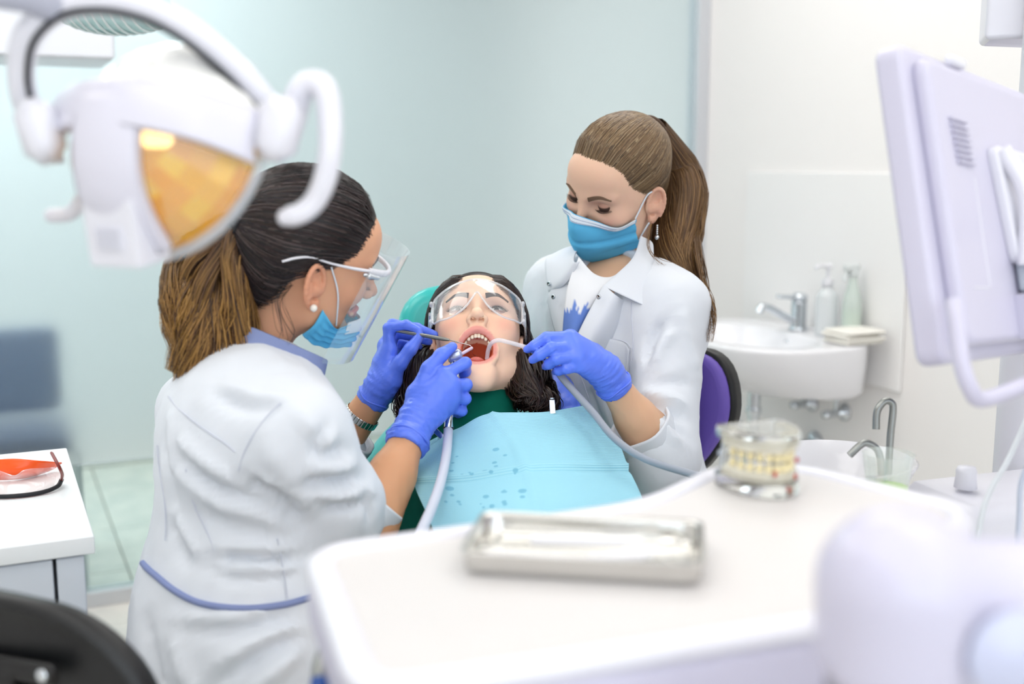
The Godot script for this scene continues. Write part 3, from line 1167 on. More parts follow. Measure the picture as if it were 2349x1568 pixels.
	# instruments in the tray
	var spec := [[-0.085, 0.025, 0.045, 0.03, 0.005, "dental_explorer"], [-0.09, 0.015, 0.07, 0.02, 0.003, "dental_scaler"], [-0.05, -0.012, 0.075, -0.022, 0.0048, "mouth_mirror"], [0.0, 0.032, 0.085, 0.01, 0.0034, "dental_tweezers"], [-0.075, -0.03, 0.06, -0.034, 0.0026, "dental_probe"]]
	var look := ["thick white-handled steel explorer lying along the tray's far wall", "slim steel scaler lying in the steel tray", "steel mouth mirror lying in the steel tray with its round head", "pair of steel tweezers lying at an angle in the tray", "thin steel probe lying along the tray's near wall"]
	for k in spec.size():
		var s: Array = spec[k]
		var a: Vector3 = tx * Vector3(s[0], 0.0075 + 0.0015 * k, s[1])
		var b: Vector3 = tx * Vector3(s[2], 0.0085 + 0.0015 * k, s[3])
		var o := thing(s[5], look[k], "dental tool", a.lerp(b, 0.5))
		mb = MB.new()
		var dir := (b - a).normalized()
		mb.tube([a, a.lerp(b, 0.03), a.lerp(b, 0.4), a.lerp(b, 0.62), a.lerp(b, 0.7)], [s[4] * 0.5, s[4], s[4], s[4] * 0.95, s[4] * 0.5], 12)
		part(mb, "handle", M.steel if k in [1, 4] else mat(Color(0.95, 0.95, 0.97), 0.3, 0.15), o)
		mb = MB.new()
		if k == 2:
			mb.tube([a.lerp(b, 0.7), a.lerp(b, 0.9)], 0.0014, 8)
			mb.lathe([Vector2(0, -0.001), Vector2(0.009, -0.001), Vector2(0.0095, 0.0005), Vector2(0.0, 0.001)], 20, Transform3D(Basis(Vector3.RIGHT, 0.2), a.lerp(b, 0.97) + Vector3(0, 0.002, 0)))
		elif k == 3:
			mb.tube([a.lerp(b, 0.5) + Vector3(0, 0, 0.001), b + Vector3(0, 0, 0.004)], [0.002, 0.0008], 8)
			mb.tube([a.lerp(b, 0.5) - Vector3(0, 0, 0.001), b - Vector3(0, 0, 0.004)], [0.002, 0.0008], 8)
		else:
			mb.tube(MB.curve([a.lerp(b, 0.7), a.lerp(b, 0.85), a.lerp(b, 0.95) + Vector3(0, 0.003, 0), b + Vector3(0, 0.001, 0.006)], 4), 0.0012, 8)
		part(mb, "tip", M.steel, o)
	teeth_model()

func tray_rings(mb: MB, poly: Array, rings: Array, xf: Transform3D) -> void:
	var n := poly.size()
	var s := mb.v.size()
	for r in rings:
		for k in n:
			var p: Vector2 = poly[k]
			var m: float = 1.0 - r[0]
			var q: Vector2 = p - Vector2(signf(p.x), signf(p.y)) * m * 0.1 * Vector2(1, 1) * minf(1.0, p.length() * 20.0)
			mb.vert(xf * Vector3(q.x, r[1], q.y))
	for r in rings.size() - 1:
		for k in n:
			var k2 := (k + 1) % n
			mb.quad(s + r * n + k, s + (r + 1) * n + k, s + (r + 1) * n + k2, s + r * n + k2)
	for e in [0, rings.size() - 1]:
		var ring := []
		for k in n:
			ring.append(mb.v[s + e * n + k])
		if e > 0:
			ring.reverse()
		mb.face(ring)

func teeth_model() -> void:
	var c := Vector3(0.2633, 0.968, -1.1151)
	var t := thing("teeth_model", "clear acrylic model of upper and lower jaws with yellowish teeth", "teeth model", c)
	var acr := glass(Color(0.98, 0.985, 0.97), 0.02)
	var gum := clear(Color(0.95, 0.93, 0.85), 0.45, 0.1)
	var ivory := mat(Color(0.95, 0.9, 0.72), 0.35)
	var bs := Basis(Vector3.UP, 0.35) * Basis.from_scale(Vector3(1, 0.84, 1))
	for jaw in 2:
		var y0: float = [0.0, 0.041][jaw]
		var arch := []
		for k in 15:
			var a := PI * k / 14.0
			arch.append(Vector2(-cos(a) * 0.031, -0.034 + sin(a) * 0.05))
		var outl := []
		for k in 15:
			var a := PI * k / 14.0
			outl.append(Vector2(-cos(a) * 0.039, -0.034 + sin(a) * 0.06))
		outl.append(Vector2(0.039, -0.045))
		outl.append(Vector2(-0.039, -0.045))
		var mb := MB.new()
		mb.prism(outl, y0 + (0.0 if jaw == 0 else 0.021), y0 + (0.021 if jaw == 0 else 0.037), 0.003, Transform3D(bs, c))
		part(mb, "base", acr, t, "clear acrylic base")
		mb = MB.new()
		var ridge := []
		for q in arch:
			ridge.append(c + bs * Vector3(q.x, y0 + (0.023 if jaw == 0 else 0.019), q.y))
		mb.tube(MB.curve(ridge, 2), 0.0075, 10)
		part(mb, "gum", gum, t, "pale translucent gum")
		for k in 12:
			var a := PI * (k + 0.75) / 12.5
			var q := Vector2(-cos(a) * 0.031, -0.034 + sin(a) * 0.05)
			mb = MB.new()
			mb.rbox(Vector3(0.0072, 0.0125, 0.0065), 0.0022, Transform3D(bs * Basis(Vector3.UP, a - PI / 2), c + bs * Vector3(q.x, y0 + (0.0335 if jaw == 0 else 0.0075), q.y)))
			part(mb, "tooth", ivory, t)
	for q in [Vector3(-0.01, 0.031, 0.022), Vector3(0.016, 0.024, 0.018), Vector3(0.004, 0.012, 0.024), Vector3(0.02, 0.043, 0.014)]:
		var mb := MB.new()
		mb.ball(c + bs * q, Vector3(0.0022, 0.003, 0.002), Basis(), 8, 6)
		part(mb, "red_mark", mat(Color(0.75, 0.15, 0.1), 0.4), t)
	var mb2 := MB.new()
	for sx in [-1, 1]:
		mb2.tube([c + bs * Vector3(0.03 * sx, 0.01, -0.043), c + bs * Vector3(0.03 * sx, 0.065, -0.043)], 0.003, 10)
	mb2.tube([c + bs * Vector3(-0.034, 0.04, -0.046), c + bs * Vector3(0.046, 0.04, -0.046)], 0.003, 10)
	part(mb2, "hinge", M.chrome, t, "steel hinge")

func unit_side() -> void:
	# spittoon with its two bent water pipes
	var bc := Vector3(0.4676, 0.8816, -1.5739)
	var t := thing("spittoon", "white ceramic spittoon bowl with two bent steel water pipes", "spittoon", Vector3(bc.x, 0, bc.z))
	var mb := MB.new()
	mb.lathe([Vector2(0.02, -0.1), Vector2(0.06, -0.09), Vector2(0.09, -0.03), Vector2(0.105, 0.0), Vector2(0.108, 0.006), Vector2(0.102, 0.008), Vector2(0.085, -0.02), Vector2(0.06, -0.07), Vector2(0.0, -0.075)], 40, Transform3D(Basis(), bc + Vector3(0, -0.005, 0)))
	part(mb, "bowl", M.ceramic, t)
	mb = MB.new()
	mb.tube([bc + Vector3(0, -0.1, 0), Vector3(bc.x, 0, bc.z)], [0.05, 0.07], 24)
	part(mb, "pedestal", M.plastic2, t)
	mb = MB.new()
	mb.tube(MB.curve([Vector3(0.5368, 0.846, -1.5683), Vector3(0.5411, 0.9136, -1.579), Vector3(0.5449, 0.9518, -1.585), Vector3(0.5418, 0.9617, -1.5866), Vector3(0.533, 0.9629, -1.5868), Vector3(0.5243, 0.9536, -1.5853), Vector3(0.5212, 0.9432, -1.5837), Vector3(0.5206, 0.9235, -1.5806)], 5), 0.0052, 14)
	part(mb, "tall_pipe", M.dull_steel, t)
	mb = MB.new()
	mb.tube(MB.curve([Vector3(0.5215, 0.8503, -1.5487), Vector3(0.5209, 0.8819, -1.5537), Vector3(0.5154, 0.9002, -1.5566), Vector3(0.5018, 0.9087, -1.558), Vector3(0.4926, 0.9063, -1.5576), Vector3(0.4766, 0.8917, -1.5553)], 5), 0.0052, 14)
	part(mb, "short_pipe", M.dull_steel, t)
	# drinking cup
	var cc := Vector3(0.4959, 0.8693, -1.4505)
	t = thing("drinking_cup", "clear plastic cup with bright green bottom under the water pipes", "cup", cc)
	mb = MB.new()
	mb.lathe([Vector2(0.026, 0.0), Vector2(0.0335, 0.052), Vector2(0.0342, 0.053), Vector2(0.033, 0.053), Vector2(0.0255, 0.001)], 32, Transform3D(Basis(), cc))
	part(mb, "side_wall", clear(Color(0.94, 0.97, 0.95), 0.2), t)
	mb = MB.new()
	mb.lathe([Vector2(0.0, 0.0), Vector2(0.026, 0.0), Vector2(0.027, 0.008), Vector2(0.0, 0.009)], 32, Transform3D(Basis(), cc))
	part(mb, "green_bottom", mat(Color(0.72, 0.92, 0.35), 0.4), t)
	# water unit with filler cap
	var uc := Vector3(0.72, 0.8152, -1.5634)
	t = thing("water_unit", "white plastic dental water unit with round filler cap", "dental unit", Vector3(uc.x, 0, uc.z))
	mb = MB.new()
	var ub := basis_from(Vector3(0.35, 0, 1))
	mb.rbox(Vector3(0.28, 0.1, 0.17), 0.022, Transform3D(ub, uc + Vector3(0.0, -0.025, -0.02)))
	part(mb, "housing", M.plastic2, t)
	mb = MB.new()
	mb.rbox(Vector3(0.24, uc.y - 0.07, 0.14), 0.02, Transform3D(ub, Vector3(uc.x, (uc.y - 0.07) * 0.5, uc.z - 0.02)))
	part(mb, "pedestal", M.plastic2, t)
	mb = MB.new()
	mb.rbox(Vector3(0.1, 0.04, 0.12), 0.015, Transform3D(ub, uc + Vector3(0.08, -0.02, 0.09)))
	part(mb, "holder_block", M.plastic2, t)
	mb = MB.new()
	var kn := Vector3(0.6415, 0.8661, -1.5512)
	mb.lathe([Vector2(0, -0.02), Vector2(0.016, -0.02), Vector2(0.014, -0.002), Vector2(0.0145, 0.004), Vector2(0.012, 0.01), Vector2(0, 0.011)], 24, Transform3D(Basis(), kn))
	part(mb, "filler_cap", M.plastic2, t)
	# column and the bracket at its top
	var px := Vector3(0.8332, 0.8707, -1.7544)
	var ja := Vector3(0.2228, 1.0448, -0.6278) + Vector3(0.29, 0.005, -0.03)
	mb = MB.new()
	mb.tube([ja, ja.lerp(Vector3(px.x, ja.y, px.z), 0.93)], 0.03, 18)
	part(mb, "rear_arm", M.plastic, get_node("table_arm"))
	t = thing("unit_column", "round white column behind the monitor", "column", Vector3(px.x, 0, px.z))
	mb = MB.new()
	mb.lathe([Vector2(0, 0), Vector2(0.09, 0), Vector2(0.09, 0.02), Vector2(0.062, 0.03), Vector2(0.06, 1.7), Vector2(0.0, 1.7)], 36, Transform3D(Basis(), Vector3(px.x, 0, px.z)))
	part(mb, "post", M.plastic2, t)
	mb = MB.new()
	var bt := Vector3(0.8484, 1.5272, -1.8584)
	mb.prism(round_poly([Vector2(-0.105, -0.05), Vector2(-0.02, -0.11), Vector2(0.12, -0.11), Vector2(0.12, 0.08), Vector2(-0.105, 0.06)], 0.008, 3), -0.04, 0.12, 0.008, Transform3D(Basis(Vector3.UP, -0.3), bt + Vector3(0, 0, 0.03)))
	part(mb, "head_bracket", M.plastic2, t, "white angular bracket at the top of the column")
	# monitor seen from behind
	var tl := Vector3(0.4028, 1.4243, -1.2144)
	var bl := Vector3(0.4324, 1.0965, -1.1321)
	var tr := Vector3(0.7569, 1.3805, -1.6125)
	var ex := (tr - tl).normalized()
	var ey := (bl - tl)
	ey = (ey - ex * ey.dot(ex)).normalized()
	var nz := ey.cross(ex).normalized()
	var W := (tr - tl).length() * 1.0
	var Hh := (bl - tl).length()
	var mx := Transform3D(Basis(ex, nz, ey), tl)
	t = thing("monitor", "white flat monitor seen from behind with vents and handle", "monitor", bl)
	mb = MB.new()
	mb.prism(round_poly([Vector2(0, 0), Vector2(W, 0), Vector2(W, Hh), Vector2(0, Hh)], 0.018, 5), -0.03, 0.0, 0.007, mx)
	part(mb, "front_frame", M.plastic, t)
	mb = MB.new()
	mb.prism(round_poly([Vector2(0.022, 0.016), Vector2(W - 0.022, 0.016), Vector2(W - 0.022, Hh - 0.06), Vector2(W * 0.5, Hh - 0.016), Vector2(0.03, Hh - 0.016)], 0.02, 5), -0.002, 0.018, 0.008, mx)
	part(mb, "back_shell", M.plastic, t)
	mb = MB.new()
	mb.prism(round_poly([Vector2(0.04, 0.04), Vector2(W - 0.04, 0.04), Vector2(W - 0.04, Hh - 0.07), Vector2(0.045, Hh - 0.04)], 0.02, 5), -0.033, -0.0305, 0.0005, mx, 1)
	part(mb, "screen", mat(Color(0.02, 0.02, 0.03), 0.15), t)
	for k in 8:
		mb = MB.new()
		mb.rbox(Vector3(0.05, 0.008, 0.0034), 0.0008, Transform3D(mx.basis * Basis(Vector3.RIGHT, 0.5), mx * Vector3(0.086 + 0.001 * k, 0.0185, 0.078 + k * 0.0066)))
		part(mb, "vent_slat", M.plastic, t)
	mb = MB.new()
	mb.rbox(Vector3(0.002, 0.0015, 0.12), 0.0007, Transform3D(mx.basis, mx * Vector3(0.115, 0.0182, 0.2)))
	mb.rbox(Vector3(0.05, 0.0015, 0.002), 0.0007, Transform3D(mx.basis, mx * Vector3(0.09, 0.0182, 0.262)))
	part(mb, "cover_seam", M.plastic2, t)
	mb = MB.new()
	mb.rbox(Vector3(0.04, 0.012, 0.012), 0.003, Transform3D(mx.basis, mx * Vector3(0.13, 0.01, 0.006)))
	part(mb, "clip", M.plastic2, t)
	mb = MB.new()
	mb.prism(round_poly([Vector2(0.165, 0.1), Vector2(0.31, 0.1), Vector2(0.31, 0.235), Vector2(0.19, 0.235)], 0.015, 4), 0.017, 0.03, 0.004, mx)
	part(mb, "mount_plate", M.plastic2, t)
	mb = MB.new()
	mb.tube(MB.curve([mx * Vector3(0.178, 0.032, 0.105), mx * Vector3(0.197, 0.044, 0.16), mx * Vector3(0.196, 0.034, 0.238)], 8), 0.0095, 12)
	part(mb, "mount_lug", M.white, t)
	mb = MB.new()
	mb.tube([mx * Vector3(0.25, 0.02, 0.17), mx * Vector3(0.25, 0.12, 0.17), Vector3(px.x, (mx * Vector3(0.25, 0.12, 0.17)).y, px.z)], 0.024, 16)
	part(mb, "support_arm", M.plastic2, t)
	mb = MB.new()
	mb.rbox(Vector3(0.05, 0.02, 0.036), 0.004, Transform3D(mx.basis, mx * Vector3(0.225, 0.03, 0.25)))
	part(mb, "connector_block", mat(Color(0.75, 0.78, 0.82), 0.4), t)
	for q in [[Vector3(0.12, 0.026, 0.004), Vector3(0.25, 0.03, 0.272)], [Vector3(0.004, 0.026, 0.05), Vector3(0.192, 0.03, 0.297)], [Vector3(0.004, 0.026, 0.05), Vector3(0.308, 0.03, 0.297)]]:
		mb = MB.new()
		mb.rbox(q[0], 0.0012, Transform3D(mx.basis, mx * q[1]))
		part(mb, "connector_shroud", M.plastic, t)
	mb = MB.new()
	mb.tube(MB.curve([Vector3(0.4435, 1.1624, -1.1324), Vector3(0.4431, 1.1421, -1.1191), Vector3(0.4443, 1.1052, -1.1031), Vector3(0.453, 1.0797, -1.0991), Vector3(0.4696, 1.0666, -1.1071), Vector3(0.524, 1.0745, -1.1387), Vector3(0.5841, 1.0822, -1.1805)], 5), 0.0085, 12)
	part(mb, "handle", M.plastic, t)
	mb = MB.new()
	mb.tube(MB.curve([mx * Vector3(0.25, 0.02, 0.3), mx * Vector3(0.24, 0.03, 0.335), mx * Vector3(0.3, 0.05, 0.36), mx * Vector3(0.4, 0.05, 0.33)], 6), 0.004, 8)
	part(mb, "cable", mat(Color(0.85, 0.86, 0.88), 0.5), t)
	# loose cables
	mb = MB.new()
	mb.tube(MB.curve([Vector3(0.7186, 1.0448, -1.4783), Vector3(0.6573, 0.9601, -1.4244), Vector3(0.6289, 0.9238, -1.3984), Vector3(0.601, 0.8966, -1.3738), Vector3(0.5802, 0.8677, -1.349), Vector3(0.5737, 0.8066, -1.3393), Vector3(0.5792, 0.5837, -1.3243)], 6), 0.0036, 10)
	single(mb, "hanging_cable", mat(Color(0.88, 0.9, 0.92), 0.5), "long white cable sagging beside the water unit", "cable")
	mb = MB.new()
	mb.tube(MB.curve([Vector3(0.6515, 0.9757, -1.3256), Vector3(0.6149, 0.9317, -1.3186), Vector3(0.6086, 0.8775, -1.31), Vector3(0.6044, 0.769, -1.2929), Vector3(0.6123, 0.6657, -1.2765)], 6), 0.0034, 10)
	single(mb, "grey_hose", mat(Color(0.8, 0.83, 0.9), 0.5), "thin pale grey hose hanging before the water unit", "hose")
	mb = MB.new()
	mb.tube(MB.curve([Vector3(0.381, 0.8583, -0.9425), Vector3(0.3783, 0.8412, -0.9398), Vector3(0.3752, 0.7956, -0.9326)], 6), 0.003, 8)
	single(mb, "thin_hose", mat(Color(0.85, 0.87, 0.9), 0.5), "thin white hose under the swivel joint", "hose")

func operating_lamp() -> void:
	var c := Vector3(-0.3078, 1.3107, -1.0547)
	var a := Vector3(0.42, -0.36, -0.83).normalized()
	var r := a.cross(Vector3.UP).normalized()
	var u := r.cross(a)
	var B := Basis(r, u, -a)
	var X := Transform3D(B, c)
	var RR := 0.098
	var dp := 0.085
	var t := thing("operating_lamp", "white dental operating lamp with amber glass reflector and yoke", "lamp", c)
	# one reflector of facets; the bulb glow is painted amber into its lower half
	var pearl := mat(Color(0.93, 0.93, 0.92), 0.16)
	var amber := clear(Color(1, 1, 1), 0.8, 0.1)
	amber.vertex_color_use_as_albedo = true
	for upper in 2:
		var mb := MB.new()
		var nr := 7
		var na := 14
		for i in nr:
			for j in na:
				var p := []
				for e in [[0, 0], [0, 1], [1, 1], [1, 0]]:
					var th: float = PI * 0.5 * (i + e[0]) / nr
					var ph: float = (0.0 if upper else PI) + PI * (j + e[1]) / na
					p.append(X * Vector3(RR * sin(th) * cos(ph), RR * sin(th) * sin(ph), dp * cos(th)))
				mb.col = Color.WHITE if upper else lin(232, 150, 22).lerp(lin(240, 186, 40), rng.randf())  # varying glow painted as random amber tones per facet
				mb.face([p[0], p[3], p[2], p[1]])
		part(mb, "reflector" if upper else "amber_glow_reflector", pearl if upper else amber, t, "" if upper else "translucent lower reflector with the bulb glow painted amber")
	var mb := MB.new()
	mb.tube(ring_pts(X, RR + 0.002, 0.0, 48), 0.006, 10, true)
	part(mb, "clear_rim", clear(Color(0.9, 0.94, 0.98), 0.35, 0.08), t)
	mb = MB.new()
	mb.lathe([Vector2(0, -0.004), Vector2(RR, -0.004), Vector2(RR, -0.001), Vector2(0, -0.001)], 40, X * Transform3D(Basis(Vector3.RIGHT, PI / 2), Vector3.ZERO))
	part(mb, "front_glass", M.clear_plastic, t)
	# bulb
	var bp := X * Vector3(0.012, -0.004, 0.045)
	mb = MB.new()
	mb.tube([bp + B * Vector3(-0.004, 0, 0), bp + B * Vector3(0.016, 0, 0)], 0.0105, 12)
	var hot := mat(Color(1, 0.9, 0.7), 0.4)
	hot.emission_enabled = true
	hot.emission = Color(1.0, 0.86, 0.6)
	hot.emission_energy_multiplier = 9.0
	part(mb, "bulb", hot, t)
	var sp := SpotLight3D.new()
	sp.name = "lamp_beam"
	t.add_child(sp)
	sp.position = B * Vector3(0, 0, -0.02)
	sp.basis = B
	sp.spot_angle = 11.0
	sp.spot_angle_attenuation = 0.8
	sp.light_energy = 0.12
	sp.light_size = 0.07
	sp.light_color = Color(1.0, 0.95, 0.88)
	sp.shadow_enabled = true
	sp.spot_range = 10.0
	# crossbar over the back of the reflector
	var net := []
	for k in 4:
		var row := []
		for j in 9:
			var x := -0.112 + 0.224 * j / 8.0
			var y: float = 0.02 - 0.04 * k / 3.0 + 0.006 * cos(x * 16.0)
			var z := dp * sqrt(maxf(0.02, 1.0 - (x * x) / (0.118 * 0.118) - y * y / (RR * RR))) + 0.003
			row.append(X * Vector3(x, y, z))
		net.append(row)
	mb = MB.new()
	mb.sheet(net, 4, 4, 0.011)
	part(mb, "crossbar", M.housing, t)
	net = []
	for k in 6:
		var row := []
		for j in 4:
			var x: float = -0.037 + 0.064 * j / 3.0 + 0.012
			var y: float = 0.012 - 0.108 * k / 5.0
			var z := dp * sqrt(maxf(0.03, 1.0 - (x * x + y * y) / (RR * RR))) + 0.004
			row.append(X * Vector3(x, y, z))
		net.append(row)
	mb = MB.new()
	mb.sheet(net, 4, 4, 0.011)
	part(mb, "spine", M.housing, t)
	# vented box at the lower end
	mb = MB.new()
	var bb := Transform3D(B * Basis(Vector3.RIGHT, 0.5), X * Vector3(0.004, -0.088, 0.038))
	mb.prism(round_poly([Vector2(-0.03, -0.022), Vector2(0.03, -0.022), Vector2(0.024, 0.022), Vector2(-0.024, 0.022)], 0.003, 2), -0.03, 0.03, 0.003, bb * Transform3D(Basis(Vector3.RIGHT, PI), Vector3.ZERO))
	var vb := part(mb, "vent_box", M.plastic2, t)
	for k in 6:
		mb = MB.new()
		mb.rbox(Vector3(0.0024, 0.005, 0.018), 0.0006, bb * Transform3D(Basis(), Vector3(-0.014 + k * 0.0054, 0.031, 0.0)))
		part(mb, "vent_slat", M.plastic2, vb)
		mb = MB.new()
		mb.rbox(Vector3(0.0024, 0.02, 0.005), 0.0006, bb * Transform3D(Basis(), Vector3(-0.014 + k * 0.0054, -0.004, 0.023)))
		part(mb, "vent_slat", M.plastic2, vb)
	# pivots and yoke
	for q in [[Vector3(-0.4122, 1.3264, -1.0065), 0.25], [Vector3(-0.2009, 1.3284, -0.9866), -0.25]]:
		mb = MB.new()
		mb.rbox(Vector3(0.036, 0.056, 0.05), 0.012, Transform3D(Basis(Vector3.BACK, q[1]) * Basis(Vector3.UP, 0.4), q[0]))
		part(mb, "pivot_block", M.plastic2, t)
	var yoke := MB.curve([Vector3(-0.4286, 1.3338, -1.0381), Vector3(-0.4294, 1.354, -1.021), Vector3(-0.4268, 1.3794, -1.0099), Vector3(-0.4143, 1.4077, -0.9991), Vector3(-0.3877, 1.4298, -0.9976), Vector3(-0.3506, 1.4357, -0.9985), Vector3(-0.3113, 1.429, -1.0025), Vector3(-0.2768, 1.4106, -1.0097), Vector3(-0.2466, 1.384, -1.0207), Vector3(-0.2232, 1.3565, -1.0315), Vector3(-0.2128, 1.3396, -1.039)], 5)
	mb = MB.new()
	mb.tube(yoke, 0.0125, 14, false, 0.75)
	part(mb, "yoke", M.plastic2, t)
	var edge := []
	var mid := Vector3(-0.3086, 1.3405, -0.9683)
	for p in yoke:
		edge.append(p + (mid - p).normalized() * 0.0105 + Vector3(0, 0, 0.006))
	mb = MB.new()
	mb.tube(edge, 0.0028, 8)
	part(mb, "yoke_seal", M.rubber, t, "dark rubber edge of the yoke")
	mb = MB.new()
	mb.tube(MB.curve([Vector3(-0.3914, 1.4313, -0.9978), Vector3(-0.4036, 1.4387, -0.9838), Vector3(-0.4416, 1.4456, -0.9647), Vector3(-0.545, 1.482, -0.94)], 6), 0.016, 14)
	part(mb, "suspension_arm", mat(Color(0.7, 0.71, 0.77), 0.4), t)
	# handles
	mb = MB.new()
	var hp := MB.curve([Vector3(-0.205, 1.3164, -1.0353), Vector3(-0.1933, 1.3388, -1.0186), Vector3(-0.1845, 1.3618, -1.0121), Vector3(-0.1729, 1.3682, -1.0081), Vector3(-0.1619, 1.3622, -1.0021), Vector3(-0.1577, 1.3418, -0.9988), Vector3(-0.1574, 1.312, -0.9941), Vector3(-0.1627, 1.2859, -0.995), Vector3(-0.1723, 1.267, -0.9971), Vector3(-0.1845, 1.2564, -0.9954), Vector3(-0.1978, 1.2527, -0.9948)], 5)
	var hr := []
	for k in hp.size():
		var f := float(k) / (hp.size() - 1)
		hr.append(0.0085 if k == 0 else lerpf(0.0125, 0.0088, f) if k < hp.size() - 1 else 0.006)
	mb.tube(hp, hr, 14)
	mb.ball(hp[-1], Vector3(0.0075, 0.0075, 0.0075), Basis(), 12, 8)
	part(mb, "handle", M.plastic2, t)
	mb = MB.new()
	var lp := MB.curve([Vector3(-0.4106, 1.264, -1.0878), Vector3(-0.4253, 1.2512, -1.0959), Vector3(-0.4429, 1.2496, -1.0956)], 6)
	mb.tube(lp, 0.0072, 12)
	mb.ball(lp[-1], Vector3(0.0072, 0.0072, 0.0072), Basis(), 12, 8)
	part(mb, "handle", M.plastic2, t)

func ring_pts(X: Transform3D, rad: float, z: float, n: int) -> Array:
	var out := []
	for k in n:
		var a := TAU * k / n
		out.append(X * Vector3(cos(a) * rad, sin(a) * rad, z))
	return out

var BODY_N := Vector3(0, 0.82, 0.5724)
var BODY_D := Vector3(0, -0.5724, 0.82)
var SH := Vector3(-0.0406, 0.8505, -1.8221)

func dental_chair() -> void:
	var t := thing("dental_chair", "teal upholstered dental chair under the patient", "dental chair", Vector3(SH.x, 0, -1.4))
	var X := Transform3D(Basis(Vector3.RIGHT, BODY_N, BODY_D), SH - BODY_N * 0.085)
	var mb := MB.new()
	mb.prism(round_poly([Vector2(-0.09, -0.2), Vector2(0.09, -0.2), Vector2(0.2, -0.1), Vector2(0.24, 0.05), Vector2(0.24, 0.3), Vector2(0.22, 0.56), Vector2(-0.22, 0.56), Vector2(-0.24, 0.3), Vector2(-0.24, 0.05), Vector2(-0.2, -0.1)], 0.1, 6), -0.07, 0.012, 0.035, X, 5)
	part(mb, "backrest", M.teal, t)
	var hc := Vector3(-0.1129, 0.973, -2.0339)
	var hb := basis_from(Vector3(0, 0.35, 0.94))
	mb = MB.new()
	mb.prism(round_poly([Vector2(-0.097, -0.11), Vector2(0.12, -0.11), Vector2(0.12, 0.09), Vector2(-0.097, 0.09)], 0.095, 8), -0.035, 0.035, 0.032, Transform3D(Basis(hb.x, hb.z, -hb.y), hc), 5)
	part(mb, "headrest", M.teal, t)
	mb = MB.new()
	mb.tube([hc - hb.z * 0.03, hc - hb.z * 0.06 - hb.y * 0.1, SH - BODY_N * 0.17 + BODY_D * 0.1], 0.02, 12)
	part(mb, "headrest_stem", M.chrome, t)
	var hip := SH + BODY_D * 0.52 - BODY_N * 0.13
	mb = MB.new()
	mb.prism(round_poly([Vector2(-0.24, -0.05), Vector2(0.24, -0.05), Vector2(0.22, 0.9), Vector2(-0.22, 0.9)], 0.08, 6), -0.09, 0.0, 0.035, Transform3D(Basis(Vector3.RIGHT, 0.03), hip), 4)
	part(mb, "seat", M.teal, t)
	mb = MB.new()
	mb.rbox(Vector3(0.3, hip.y - 0.13, 0.4), 0.03, Transform3D(Basis(), Vector3(hip.x, (hip.y - 0.13) * 0.5 + 0.04, hip.z + 0.2)))
	part(mb, "pedestal", M.plastic2, t)
	mb = MB.new()
	mb.rbox(Vector3(0.5, 0.04, 0.8), 0.015, Transform3D(Basis(), Vector3(hip.x, 0.02, hip.z + 0.2)))
	part(mb, "base_plate", M.plastic2, t)


# ---------------------------------------------------------------- people
func head_xf(ctr: Vector3, fwd: Vector3, roll_deg: float) -> Transform3D:
	var b := basis_from(fwd)
	return Transform3D(Basis(b.z, deg_to_rad(roll_deg)) * b, ctr)

